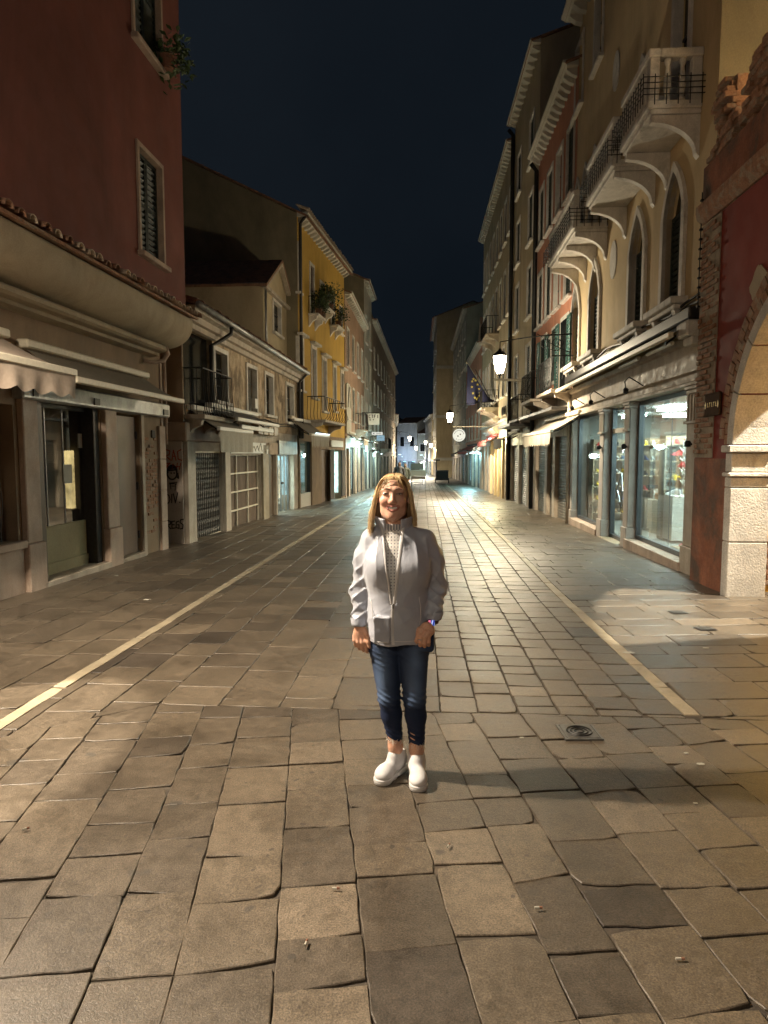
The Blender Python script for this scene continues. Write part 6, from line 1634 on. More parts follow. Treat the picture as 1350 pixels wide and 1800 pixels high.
# ================================================================== PEOPLE (signed distance bodies, meshed with surface nets)
F32 = np.float32
def smin(a, b, k):
    if k <= 0: return np.minimum(a, b)
    h = np.maximum(k - np.abs(a - b), 0) / k; return np.minimum(a, b) - h * h * k * .25
class Sdf:
    def __init__(s, disp=None): s.p = []; s.disp = disp
    def cap(s, a, b, ra, rb=None, k=.02, op=1):
        a, b = np.array(a, F32), np.array(b, F32); rb = ra if rb is None else rb
        c = (a + b) / 2; s.p.append(('c', (a, b, ra, rb), k, op, c, float(np.linalg.norm(b - a)) / 2 + max(ra, rb))); return s
    def chain(s, pts, rs, k=.02):
        for i in range(len(pts) - 1): s.cap(pts[i], pts[i + 1], rs[i], rs[i + 1], k)
        return s
    def ell(s, c, r, k=.02, op=1, rot=None):
        c, r = np.array(c, F32), np.array(r, F32); s.p.append(('e', (c, r, None if rot is None else np.array(Matrix.Rotation(rot[0], 3, rot[1]), F32)), k, op, c, float(r.max()))); return s
    def box(s, c, h, rd, k=.02, op=1, rot=None):
        c, h = np.array(c, F32), np.array(h, F32); s.p.append(('b', (c, h, rd, None if rot is None else np.array(Matrix.Rotation(rot[0], 3, rot[1]), F32)), k, op, c, float(np.linalg.norm(h)) + rd)); return s
    def fn(s, f, c, r, k=.02, op=1): s.p.append(('f', f, k, op, np.array(c, F32), r)); return s
    def one(s, q, P):
        ty, d = q[0], q[1]
        if ty == 'c':
            a, b, ra, rb = d; ba = b - a; pa = P - a; t = np.clip(pa @ ba / max(float(ba @ ba), 1e-9), 0, 1)
            return np.linalg.norm(pa - t[:, None] * ba, axis=1) - (ra + (rb - ra) * t)
        if ty == 'e':
            c, r, m = d; v = P - c; v = v if m is None else v @ m
            k0 = np.linalg.norm(v / r, axis=1); k1 = np.linalg.norm(v / (r * r), axis=1); return k0 * (k0 - 1) / np.maximum(k1, 1e-6)
        if ty == 'b':
            c, h, rd, m = d; v = P - c; v = v if m is None else v @ m
            w = np.abs(v) - h; return np.linalg.norm(np.maximum(w, 0), axis=1) + np.minimum(w.max(axis=1), 0) - rd
        return d(P)
    def eval(s, P, prims=None):
        d = np.full(len(P), .5, F32)
        for q in (s.p if prims is None else prims):
            v = s.one(q, P); k = q[2]
            d = smin(d, v, k) if q[3] > 0 else -smin(-d, v, k)
        if s.disp is not None: d = d - s.disp(P)
        return d
def nets(sdf, lo, hi, h):
    lo = np.array(lo, F32); n = np.ceil((np.array(hi) - lo) / h).astype(int) + 1
    B = 12; nb = -(-n // B); N = nb * B
    V = np.full(tuple(N), .5, F32)
    ax = [np.arange(B) * h for _ in range(3)]; off = np.stack(np.meshgrid(*ax, indexing='ij'), -1).reshape(-1, 3).astype(F32)
    half = B * h / 2; br = half * 1.74
    for i in range(nb[0]):
        for j in range(nb[1]):
            for k in range(nb[2]):
                o = lo + np.array((i, j, k)) * B * h; c = o + half
                pr = [q for q in s_active(sdf, c, br)]
                sl = np.s_[i * B:(i + 1) * B, j * B:(j + 1) * B, k * B:(k + 1) * B]
                if not any(q[3] > 0 for q in pr): continue
                dc = sdf.eval(c[None, :].astype(F32), pr)[0]
                if dc > br * 1.6 + .03: continue
                if dc < -br * 2.2 - .03: V[sl] = -.5; continue
                V[sl] = sdf.eval(o + off, pr).reshape(B, B, B)
    S = V < 0
    def cr(dx, dy, dz, A): return A[dx:N[0] - 1 + dx, dy:N[1] - 1 + dy, dz:N[2] - 1 + dz]
    tot = sum(cr(dx, dy, dz, S).astype(np.uint8) for dx in (0, 1) for dy in (0, 1) for dz in (0, 1))
    mask = (tot > 0) & (tot < 8); idx = np.argwhere(mask)
    ids = np.full(mask.shape, -1, np.int64); ids[mask] = np.arange(len(idx))
    C8 = np.array([(dx, dy, dz) for dx in (0, 1) for dy in (0, 1) for dz in (0, 1)])
    vals = np.stack([V[idx[:, 0] + c[0], idx[:, 1] + c[1], idx[:, 2] + c[2]] for c in C8], 1)
    acc = np.zeros((len(idx), 3)); cnt = np.zeros(len(idx))
    for a in range(8):
        for b in range(a + 1, 8):
            if np.abs(C8[a] - C8[b]).sum() != 1: continue
            va, vb = vals[:, a], vals[:, b]; m = (va < 0) != (vb < 0); t = va[m] / (va[m] - vb[m])
            acc[m] += C8[a] + t[:, None] * (C8[b] - C8[a]); cnt[m] += 1
    verts = lo + (idx + acc / cnt[:, None]) * h
    quads = []
    for axis in range(3):
        d = [0, 0, 0]; d[axis] = 1; e1, e2 = [(1, 2), (2, 0), (0, 1)][axis]
        A = S[:N[0] - 1, :N[1] - 1, :N[2] - 1]; Bq = S[d[0]:N[0] - 1 + d[0], d[1]:N[1] - 1 + d[1], d[2]:N[2] - 1 + d[2]]
        E = np.argwhere(A != Bq); E = E[(E[:, e1] > 0) & (E[:, e2] > 0)]
        if not len(E): continue
        s1 = np.zeros(3, int); s1[e1] = 1; s2 = np.zeros(3, int); s2[e2] = 1
        g4 = [ids[tuple((E - s1 * a - s2 * b).T)] for a, b in ((1, 1), (0, 1), (0, 0), (1, 0))]
        Q = np.stack(g4, 1); inside = A[tuple(E.T)]
        Q[~inside] = Q[~inside][:, ::-1]; quads.append(Q)
    return verts, np.concatenate(quads)
def s_active(sdf, c, br):
    out = []
    for q in sdf.p:
        if np.linalg.norm(q[4] - c) < q[5] + br + q[2] + .03: out.append(q)
    return out
def sdf_obj(name, sdf, lo, hi, h, mat, parent, paint=None, sc=1.0):
    v, f = nets(sdf, lo, hi, h)
    me = bpy.data.meshes.new(name)
    me.vertices.add(len(v)); me.vertices.foreach_set('co', (v * sc).astype(F32).ravel())
    me.loops.add(f.size); me.loops.foreach_set('vertex_index', f.astype(np.int32).ravel())
    me.polygons.add(len(f)); me.polygons.foreach_set('loop_start', np.arange(0, f.size, 4, dtype=np.int32)); me.polygons.foreach_set('use_smooth', np.ones(len(f), bool))
    me.update(calc_edges=True)
    if paint is not None:
        at = me.color_attributes.new('paint', 'FLOAT_COLOR', 'POINT'); c = np.ones((len(v), 4), F32); c[:, :3] = paint(v); at.data.foreach_set('color', c.ravel())
    me.validate()
    return link(name, me, parent, mat)
_rn = np.random.RandomState(4)
_K = _rn.normal(size=(14, 3)).astype(F32); _PH = _rn.uniform(0, 6.28, 14).astype(F32)
def wav(P, f, a=0, n=6):
    return sum(np.sin(P @ (_K[(a + i) % 14] * f) + _PH[(a + i) % 14]) for i in range(n)) / n

def paint_mat(name, rough, sub=0.0, bump=0, bscale=60, spec=.4, tint=(1, 1, 1)):
    t = NT(name); at = t.n('ShaderNodeVertexColor'); at.layer_name = 'paint'; v = t.coords(); g_ = t.noise(v, bscale, 4)
    col = t.mix(1.0, at.outputs['Color'], t.ramp(g_, [(.3, .9), (.7, 1.08)]), 'MULTIPLY')
    b = t.bsdf(col, rough, 0, g_ if bump else None, bump, .002, spec)
    if sub: b.inputs['Subsurface Weight'].default_value = sub; b.inputs['Subsurface Scale'].default_value = .01; b.inputs['Subsurface Radius'].default_value = (1, .35, .2)
    return t.m
M['skin'] = paint_mat('skin', .48, .12, .08, 150)
M['denim'] = paint_mat('denim', .8, 0, .35, 420, .25)
def hair_mat():
    t = NT('blonde brown hair'); gm = t.n('ShaderNodeNewGeometry'); v = t.coords()
    n = t.noise(v, 14, 3); f = t.math('ADD', t.math('MULTIPLY', gm.outputs['Random Per Island'], .62), t.math('MULTIPLY', n, .42))
    t.bsdf(t.ramp(f, [(.10, (.15, .08, .034)), (.36, (.42, .27, .13)), (.60, (.66, .48, .25)), (.95, (.86, .70, .42))]), .38, 0, None, spec=.45); return t.m
M['hair'] = hair_mat()
M['hair_base'] = flat('hair underlayer', (.16, .088, .038), .6, 0, .3)
def jacket_mat():
    t = NT('silver grey nylon'); v = t.coords(); n = t.noise(v, 9, 4); fn = t.noise(v, 500, 2)
    cr = t.noise(t.coords((1.0, 1.0, .6)), 17, 3, .5, .3); hh = t.math('ADD', t.math('MULTIPLY', cr, 1.0), t.math('MULTIPLY', fn, .02))
    t.bsdf(t.ramp(n, [(.3, (.35, .37, .435)), (.7, (.415, .435, .505))]), .40, 0, hh, .45, .010, .5, Sheen_Weight=.25); return t.m
M['jacket'] = jacket_mat()
M['jacket_dark'] = flat('jacket lining', (.20, .20, .23), .6, 0, .1)
M['zip'] = flat('zip tape', (.58, .57, .58), .45, 0, .1)
def knit_mat():
    t = NT('white open knit'); tc = t.n('ShaderNodeTexCoord'); sp = t.n('ShaderNodeSeparateXYZ'); t.l(tc.outputs['Object'], sp.inputs[0])
    sx = t.math('SINE', t.math('MULTIPLY', sp.outputs['X'], 2 * math.pi / .0165)); sz = t.math('SINE', t.math('MULTIPLY', sp.outputs['Z'], 2 * math.pi / .0160))
    hole = t.math('MULTIPLY', t.ramp(sx, [(.45, 0.), (.75, 1.)]), t.ramp(sz, [(.40, 0.), (.7, 1.)]))
    above = t.ramp(sp.outputs['Z'], [(0, 0.), (1, 1.)]); lim = t.math('LESS_THAN', sp.outputs['Z'], 1.335)
    hole = t.math('MULTIPLY', hole, lim)
    rib = t.math('MULTIPLY', t.ramp(t.math('SINE', t.math('MULTIPLY', sp.outputs['X'], 2 * math.pi / .0145)), [(.15, 1.), (.5, 0.)]), t.math('SUBTRACT', 1.0, lim))
    col = t.mix(t.math('MAXIMUM', hole, t.math('MULTIPLY', rib, .7)), (.74, .72, .70), (.07, .075, .13))
    t.bsdf(col, .85, 0, t.math('SUBTRACT', 1.0, t.math('MAXIMUM', hole, rib)), .6, .004, .2); return t.m
M['knit'] = knit_mat()
M['shoe'] = surf('white knit shoe', (.62, .61, .63), (.68, .67, .68), None, 6, rough=(.7, .85), bump=.3, bscale=260, fine=.05)
M['sole'] = flat('white rubber sole', (.58, .57, .57), .5, 0, .05)
M['teeth'] = flat('teeth', (.90, .87, .82), .3, 0, .03)
M['eye'] = flat('dark eye', (.03, .022, .018), .15, 0, .2)
M['eyewhite'] = flat('eye white', (.55, .50, .47), .25, 0, .05)
M['brow'] = flat('eyebrow', (.16, .085, .05), .7, 0, .2)

WSC = .998
woman = thing('person', 'smiling woman with blonde hair in silver grey zip jacket, jeans and white slip-on shoes', 'person', (-.133, 3.50, 0))
HX = -.023
skin = np.array((.62, .37, .27)); lip = np.array((.55, .22, .19))
# ---- body
b = Sdf()
b.ell((HX, .018, 1.535), (.074, .092, .086), 0)
b.ell((HX, -.030, 1.475), (.060, .062, .084), .05)
b.ell((HX, -.066, 1.410), (.030, .024, .022), .035)
for s_ in (-1, 1):
    b.ell((HX + s_ * .041, -.014, 1.432), (.022, .038, .032), .035)
    b.ell((HX + s_ * .041, -.068, 1.486), (.023, .020, .018), .026)
    b.cap((HX + s_ * .014, -.083, 1.545), (HX + s_ * .048, -.070, 1.541), .010, .009, .018)
    b.ell((HX + s_ * .0345, -.099, 1.523), (.0165, .016, .0105), .012, -1)
    b.ell((HX + s_ * .0345, -.0790, 1.523), (.0150, .012, .0105), .006)
    b.ell((HX + s_ * .0785, .008, 1.492), (.010, .020, .030), .008, 1, (s_ * .25, 'Z'))
    b.ell((HX + s_ * .0105, -.100, 1.4815), (.0085, .009, .0075), .008)
b.cap((HX, -.082, 1.535), (HX, -.1075, 1.489), .0075, .0125, .014)
up = [(-.0385, -.0745, 1.4745), (-.021, -.0895, 1.4625), (0, -.0945, 1.4600), (.021, -.0895, 1.4625), (.0385, -.0745, 1.4745)]
lo_ = [(-.0375, -.0750, 1.4725), (-.024, -.0870, 1.4480), (0, -.0925, 1.4390), (.024, -.0870, 1.4480), (.0375, -.0750, 1.4725)]
b.ell((HX, -.092, 1.4520), (.035, .014, .0090), .004, -1)
b.chain([(HX + x, y, z) for x, y, z in up], [.0020, .0031, .0034, .0031, .0020], .003)
b.chain([(HX + x, y, z) for x, y, z in lo_], [.0020, .0040, .0046, .0040, .0020], .004)
b.cap((HX, .028, 1.44), (HX + .008, .030, 1.30), .051, .058, .03)
b.chain([(HX, .04, 1.30), (0, .03, 1.12), (0, .02, .95), (0, .02, .86)], [.09, .10, .09, .09], .06)
b.cap((-.12, .03, 1.27), (.12, .03, 1.27), .045, .045, .06)
AR = [(-.140, .03, 1.25), (-.205, .04, 1.0), (-.200, -.005, .835)]; AL = [(.142, .03, 1.25), (.202, .05, 1.015), (.180, -.045, .885)]
b.chain(AR, [.04, .033, .026], .03); b.chain(AL, [.04, .033, .027], .03)
LR = [(-.070, .03, .82), (-.045, .015, .44), (-.012, .045, .16), (-.010, .06, .07)]; LLg = [(.085, .02, .82), (.088, .0, .44), (.102, .02, .16), (.103, .03, .07)]
b.chain(LR, [.070, .048, .034, .036], .03); b.chain(LLg, [.070, .05, .034, .036], .03)
b.cap((-.010, .06, .06), (-.085, -.05, .04), .034, .03, .02); b.cap((.103, .04, .06), (.112, -.09, .04), .034, .03, .02)
# right hand (left in the picture): back of the hand towards the camera, fingers curled
b.ell((-.197, -.012, .782), (.037, .019, .046), .02)
kn = [(-.226, -.014, .752, .9), (-.208, -.020, .744, 1.0), (-.188, -.022, .742, 1.06), (-.170, -.020, .748, 1.0)]
curl = [(.25, 1.15), (.32, 1.1), (.45, .9), (.75, .5)]
for (x, y, z, L), (c1, c2) in zip(kn, curl):
    p0 = (x, y, z + .02); p1 = (x + .002, y - .006, z); p2 = (x + .006, y - .004 + .010 * c2, z - .034 * L * (.7 + .3 * c1)); p3 = (x + .009, y + .018 * c2, z - .034 * L - .020 * c1 * 1.1); p4 = (x + .011, y + .026 * c2 + .004, z - .034 * L - .040 * c1)
    b.chain([p0, p1, p2, p3, p4], [.0105, .0105, .0095, .0085, .0075], .006)
b.chain([(-.172, -.010, .805), (-.156, -.030, .778), (-.151, -.036, .750), (-.146, -.036, .722)], [.014, .0115, .0098, .0080], .008)
# left hand (right in the picture): tucked into the jeans pocket below the jacket hem
b.ell((.158, -.088, .836), (.033, .020, .040), .02, 1, (-.55, 'Y'))
kn2 = [(.110, -.108, .812), (.127, -.114, .803), (.145, -.114, .799), (.162, -.106, .803)]
for i, (x, y, z) in enumerate(kn2):
    b.chain([(x + .018, y + .008, z + .024), (x, y, z), (x - .010 + .003 * i, y - .002, z - .030), (x - .012 + .004 * i, y + .020, z - .050), (x - .010 + .004 * i, y + .036, z - .060)], [.0115, .0110, .0100, .0088, .0078], .006)
b.chain([(.140, -.085, .850), (.112, -.098, .836), (.095, -.092, .815), (.086, -.080, .795)], [.014, .0115, .0098, .008], .008)
def skin_paint(v):
    c = np.tile(skin, (len(v), 1)); d = lambda p, r: np.exp(-(((v - np.array(p)) / np.array(r)) ** 2).sum(1))[:, None]
    red = np.array((.64, .31, .23))
    for s_ in (-1, 1): c += (red - c) * .55 * d((HX + s_ * .043, -.085, 1.485), (.022, .03, .02))
    c += (red - c) * .6 * d((HX, -.115, 1.487), (.014, .014, .014)); c += (red - c) * .4 * d((HX, -.09, 1.41), (.02, .03, .016))
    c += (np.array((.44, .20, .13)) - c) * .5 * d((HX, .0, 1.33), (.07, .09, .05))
    fr = v[:, 1] < -.06
    for pts, r in ((up, .0056), (lo_, .0072)):
        dm = np.full(len(v), 9.0)
        for p, q in zip(pts, pts[1:]):
            a_ = np.array((HX + p[0], p[1], p[2])); e = np.array((HX + q[0], q[1], q[2])) - a_; t = np.clip((v - a_) @ e / (e @ e), 0, 1); dm = np.minimum(dm, np.linalg.norm(v - a_ - t[:, None] * e, axis=1))
        m = np.clip(1 - (dm - r * .75) / (r * .45), 0, 1)[:, None]; c += (lip - c) * .85 * m
    m = (np.exp(-((np.abs(v[:, 0] - HX) / .031) ** 4 + (np.abs(v[:, 2] - 1.4520) / .0058) ** 4)) * (v[:, 1] < -.05))[:, None]; c += (np.array((.10, .03, .025)) - c) * .9 * m
    for s_ in (-1, 1):
        m = (np.exp(-((np.abs(v[:, 0] - HX - s_ * .0345) / .0165) ** 4 + (np.abs(v[:, 2] - 1.5235) / .0055) ** 4)) * (v[:, 1] < -.04))[:, None]; c += (np.array((.16, .075, .055)) - c) * .7 * m
    hd = (v[:, 2] < .9)[:, None]; c = np.where(hd, c * np.array((1.02, .97, .92)), c)
    return c
sdf_obj('body', b, (-.28, -.16, .0), (.27, .15, 1.64), .0034, M['skin'], woman, skin_paint, WSC)
def wpart(name, mb, mat, smooth=True, parent=None):
    mb.v = [(x * WSC, y * WSC, z * WSC) for x, y, z in mb.v]; return part(name, mb, M[mat], parent or woman, 1, smooth)
for s_ in (-1, 1):
    ex = HX + s_ * .0345
    m = MB(); m.lathe([(.0, -.0048), (.009, -.003), (.0118, 0), (.009, .003), (.0, .0048)], (0, 0, 0), 12, False)
    m.v = [(ex + x, -.0862 + y * .55, 1.5222 + z * .85) for x, y, z in m.v]; e_ = wpart('eye', m, 'eyewhite')
    m = MB(); m.lathe([(.0, -.0042), (.0045, -.002), (.0048, .002), (.0, .0042)], (0, 0, 0), 10, False); m.v = [(ex + x * 1.05 - .0005 * s_, -.0905 + y * .5, 1.5224 + z * .8) for x, y, z in m.v]; wpart('iris', m, 'eye', parent=e_)
    m = MB(); m.tube([(ex - s_ * .0135, -.0885, 1.5225), (ex - s_ * .004, -.0940, 1.5268), (ex + s_ * .006, -.0925, 1.5266), (ex + s_ * .0155, -.0840, 1.5228)], [.0010, .0017, .0018, .0010], 5); wpart('eyelash', m, 'eye', parent=e_)
    m = MB(); m.tube([(HX + s_ * .0145, -.0950, 1.5468), (HX + s_ * .028, -.0915, 1.5508), (HX + s_ * .041, -.0830, 1.5492), (HX + s_ * .051, -.0725, 1.5425)], [.0022, .0030, .0026, .0012], 6); wpart('eyebrow', m, 'brow')
m = MB(); n = 14; vs = []
for i in range(n + 1):
    x = -.0335 + .067 * i / n; y = -.0895 + 10.5 * x * x; curve = 8.0 * x * x
    vs += [(HX + x, y, 1.4590 + curve * .8), (HX + x, y - .001, 1.4515 + curve * 1.0), (HX + x, y, 1.4440 + curve * 1.5)]
m.add(vs, [(i * 3 + k, i * 3 + 3 + k, i * 3 + 4 + k, i * 3 + 1 + k) for i in range(n) for k in (0, 1)]); wpart('teeth', m, 'teeth')
m = MB(); m.tube([(.1065 + .0125 * math.cos(2 * math.pi * i / 14), -.1125 + .011 * math.sin(2 * math.pi * i / 14), .7885) for i in range(15)], .0022, 5); m.v = [(x + .014, y - .001, z) for x, y, z in m.v]; wpart('ring', m, 'alu')

# ---- jacket
ZB = .970                                                 # where the zip is closed up to
def zipx(z): t = (z - ZB) / (1.355 - ZB); return -.023 - .052 * t, -.0165 + .042 * t
def torso(P, grow=0.0):
    z = P[:, 2]
    zs = [.70, .755, .80, .90, 1.0, 1.10, 1.18, 1.25, 1.30, 1.345, 1.40]
    a = np.interp(z, zs, [.154, .156, .160, .160, .155, .158, .163, .160, .138, .085, .05]) + grow
    d = np.interp(z, zs, [.122, .124, .128, .132, .130, .132, .130, .118, .100, .078, .05]) + grow
    cx = np.interp(z, zs, [.006, .006, .006, .004, .0, .0, .0, .0, -.004, -.018, -.022]); cy = np.interp(z, zs, [.0, .0, .0, .0, .0, .002, .008, .016, .022, .028, .03])
    q = np.sqrt(((P[:, 0] - cx) / a) ** 2 + ((P[:, 1] - cy) / d) ** 2)
    return np.maximum((q - 1) * np.minimum(a, d), np.maximum(.752 + .006 * np.sin(P[:, 0] * 30) + .03 * np.clip(P[:, 0] - .10, 0, 1) * 6 * (P[:, 1] < 0) - z, z - 1.362))
def folds(P):
    x, y, z = P[:, 0], P[:, 1], P[:, 2]
    front = np.clip(-y / .05, 0, 1); side = np.clip((np.abs(x) - .150) / .03, 0, 1)
    def rdg(t): a = np.abs(np.sin(t)); return (1 - a) ** 1.5 - .35
    n1, n2, n3 = wav(P, 7, 3), wav(P, 11, 6), wav(P, 5, 9)
    up_ = np.clip((z - 1.05) / .16, 0, 1) * np.clip((1.345 - z) / .05, 0, 1)
    d = .0105 * rdg(x * 52 + 2.6 * n1 + z * 4) * up_ * (1 - side * .5) * (.55 + .8 * n2)
    r = np.sqrt((x + .02) ** 2 + (z - ZB) ** 2); th = np.arctan2(z - ZB, x + .02)
    d = d + .0105 * rdg(th * 3.6 + 2.4 * n1 + 1.1 * n2) * np.exp(-((r - .10) / .075) ** 2) * front * (1 - side) * (.45 + 1.0 * n3)
    d = d + .0050 * wav(P, 26, 5) * (1 - side * .3)
    d = d + .0085 * rdg(z * 30 - x * 20 + 2.5 * n3) * np.clip((z - .80) / .05, 0, 1) * np.clip((1.02 - z) / .08, 0, 1) * front * (1 - side) * np.clip(n2 + .3, 0, 1)
    arm = side * np.clip((1.24 - z) / .1, 0, 1)
    amp = .0085 + .008 * np.exp(-((z - 1.00) / .07) ** 2) + .009 * np.exp(-((z - .89) / .05) ** 2)
    d = d + arm * amp * (rdg(z * 44 + np.sign(x) * x * 34 + y * 26 + 3.4 * n1 + 1.5 * n2) * (.7 + .7 * n3) + .5 * rdg(z * 25 - np.abs(x) * 42 + y * 12 + 2.8 * n2))
    return d * np.clip((z - .772) / .02, .2, 1)
j = Sdf(folds)
j.fn(torso, (0, 0, 1.06), .42, 0)
j.ell((-.085, -.035, 1.14), (.085, .105, .09), .06); j.ell((.085, -.035, 1.14), (.085, .105, .09), .06)
j.chain([(-.132, .025, 1.272), (-.170, .03, 1.18), (-.205, .042, 1.00), (-.200, .0, .862)], [.062, .058, .044, .039], .035)
j.chain([(.135, .025, 1.270), (.176, .03, 1.18), (.206, .052, 1.02), (.192, -.030, .910)], [.062, .060, .047, .042], .035)
j.cap((-.135, .022, 1.285), (-.03, .03, 1.345), .048, .038, .03); j.cap((.135, .022, 1.283), (.0, .03, 1.345), .048, .038, .03)
j.box((-.075, -.128, .838), (.036, .010, .062), .006, .012)       # phone in the pocket
def vcut(P):
    x, y, z = P[:, 0], P[:, 1], P[:, 2]; l, r = zipx(z); l = l - .006; r = r + .006
    return np.maximum(np.maximum(l - x, x - r), np.maximum(y + .012, ZB - z))
j.fn(vcut, (-.02, -.1, 1.2), .32, .004, -1)
j.cap((HX, .028, 1.52), (HX + .004, .030, 1.26), .058, .070, .01, -1)   # neck hole
def collar(P):
    x, y, z = P[:, 0] + .022, P[:, 1] - .026, P[:, 2]
    r = np.sqrt((x / 1.06) ** 2 + y ** 2); tgt = .076 + .22 * (z - 1.33) + .10 * np.clip(z - 1.37, 0, 1)
    th = np.abs(np.arctan2(x, -y))
    top = 1.402 - .016 * np.clip(1.2 - th, 0, 1)
    return np.maximum(np.maximum(np.abs(r - tgt) - .0065, np.maximum(1.325 - z, z - top)), (.50 - th) * .07)
j.fn(collar, (-.022, .026, 1.365), .14, .008)
sdf_obj('jacket', j, (-.30, -.19, .72), (.30, .19, 1.44), .0042, M['jacket'], woman, None, WSC)
for cuff, p, ax_, r in (('l', (-.2035, -.005, .848), None, .0375), ('r', (.190, -.038, .893), None, .039)):
    m = MB(); n = 18; sgn = -1 if cuff == 'l' else 1
    ring = lambda dz, rr: [(p[0] + rr * math.cos(2 * math.pi * i / n) - (dz * .08 if cuff == 'l' else -dz * .22), p[1] + rr * math.sin(2 * math.pi * i / n) + dz * .3, p[2] + dz) for i in range(n)]
    rg_ = [ring(.022, r + .005), ring(.012, r + .006), ring(-.004, r + .004), ring(-.016, r + .002), ring(-.018, r - .004), ring(.0, r - .008)]
    m.add([q for r_ in rg_ for q in r_], [(k * n + i, k * n + (i + 1) % n, (k + 1) * n + (i + 1) % n, (k + 1) * n + i) for k in range(5) for i in range(n)]); wpart('cuff', m, 'jacket')
def jfront(x, z):
    """y of the jacket front at x,z"""
    ys = np.linspace(-.19, .0, 160).astype(F32); P = np.stack([np.full(160, x, F32), ys, np.full(160, z, F32)], 1); d = j.eval(P, [q for q in j.p if q[1] is not vcut]); i = np.argmax(d < 0); return float(ys[i])
zl, zr = [], []
for i in range(15):
    z = ZB + (1.352 - ZB) * i / 14; l, r = zipx(z); zl.append((l - .004, jfront(l - .012, z) - .001, z)); zr.append((r + .004, jfront(r + .012, z) - .001, z))
zz = [(-.0195 + .004 * math.sin(z * 20), 0, z) for z in np.linspace(.762, ZB, 14)]; zz = [(x, jfront(x, z) - .0015, z) for x, _, z in zz]
def strip(pts, w, t=.0022):
    m = MB(); vs = []
    for x, y, z in pts: vs += [(x - w, y, z), (x - w * .6, y - t, z), (x + w * .6, y - t, z), (x + w, y, z)]
    return m.add(vs, [(k * 4 + i, k * 4 + i + 1, k * 4 + 5 + i, k * 4 + 4 + i) for k in range(len(pts) - 1) for i in range(3)])
m = strip(zl, .006); q = strip(zr, .0085); m.add(q.v, q.f); q = strip(zz, .0085); m.add(q.v, q.f); wpart('zip', m, 'zip')
m = MB(); m.bbox(-.024, -.014, zz[-1][1] - .010, zz[-1][1] - .003, ZB - .022, ZB + .004, .002); wpart('zip_pull', m, 'alu', False)
def surf_line(pts, r, name, mat):
    m = MB(); m.tube([(x, jfront(x, z) - r * .2, z) for x, z in pts], r, 5); wpart(name, m, mat)
surf_line([(.112, 1.00), (.120, .95), (.122, .90), (.115, .86)], .0022, 'pocket_seam', 'zip'); surf_line([(-.135, .98), (-.128, .93), (-.115, .88)], .0022, 'pocket_seam', 'zip')
surf_line([(-.145 + .29 * i / 12, .779) for i in range(13)], .0022, 'hem_seam', 'zip')
# ---- knitted top
s = Sdf()
s.fn(lambda P: np.maximum((torso(P, -.016)), P[:, 2] - 1.375), (0, 0, 1.06), .42, 0)
s.cap((HX + .002, .022, 1.30), (HX, .018, 1.366), .074, .066, .03); s.cap((HX, .028, 1.53), (HX + .004, .026, 1.335), .0585, .0600, .006, -1)
s.fn(lambda P: P[:, 2] - 1.374, (0, 0, 1.5), .3, 0, 1) if False else None
def cutz(P): return np.maximum(P[:, 2] - 1.45, 1.368 - P[:, 2])
s.fn(cutz, (HX, 0, 1.41), .18, .004, -1)
s.ell((-.08, -.030, 1.14), (.07, .085, .08), .05); s.ell((.08, -.030, 1.14), (.07, .085, .08), .05)
sdf_obj('knit_top', s, (-.19, -.16, .78), (.19, .15, 1.42), .0045, M['knit'], woman, None, WSC)
# ---- jeans
def jw(P):
    z = P[:, 2]; k = np.exp(-((z - .44) / .05) ** 2) + .8 * np.exp(-((z - .24) / .05) ** 2) + .5 * np.exp(-((z - .66) / .06) ** 2)
    return .0034 * k * (1 - 2 * np.abs(np.sin(z * 105 + P[:, 0] * 40 + 2 * wav(P, 9, 4)))) + .0012 * wav(P, 30, 2)
n_ = Sdf(jw)
n_.chain([(-.068, .03, .86), (-.070, .02, .72), (-.045, .010, .44), (-.034, .028, .34), (-.014, .045, .205)], [.092, .084, .058, .054, .042], .02)
n_.chain([(.082, .02, .86), (.083, .01, .72), (.090, -.004, .44), (.097, .012, .34), (.103, .022, .192)], [.092, .084, .058, .054, .042], .02)
n_.cap((-.05, .03, .86), (.06, .03, .86), .105, .105, .03)
n_.box((.140, -.040, .762), (.030, .030, .030), .02, .02)
def hemcut(P): return np.where(P[:, 0] < .043, P[:, 2] - .198 + .006 * np.sin(P[:, 0] * 260), P[:, 2] - .186 + .006 * np.sin(P[:, 0] * 240))
n_.fn(hemcut, (.04, .03, .16), .22, .002, -1)
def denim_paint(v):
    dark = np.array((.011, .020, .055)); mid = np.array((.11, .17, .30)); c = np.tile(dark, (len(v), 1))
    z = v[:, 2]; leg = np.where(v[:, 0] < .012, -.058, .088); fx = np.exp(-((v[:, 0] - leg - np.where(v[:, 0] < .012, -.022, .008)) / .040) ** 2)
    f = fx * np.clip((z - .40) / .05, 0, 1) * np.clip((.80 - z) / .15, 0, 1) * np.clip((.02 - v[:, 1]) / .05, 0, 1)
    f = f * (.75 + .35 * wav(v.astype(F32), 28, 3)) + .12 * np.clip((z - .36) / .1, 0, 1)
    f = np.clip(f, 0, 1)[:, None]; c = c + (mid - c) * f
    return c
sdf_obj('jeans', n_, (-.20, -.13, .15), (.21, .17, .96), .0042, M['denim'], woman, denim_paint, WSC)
m = MB(); rf = random.Random(3)
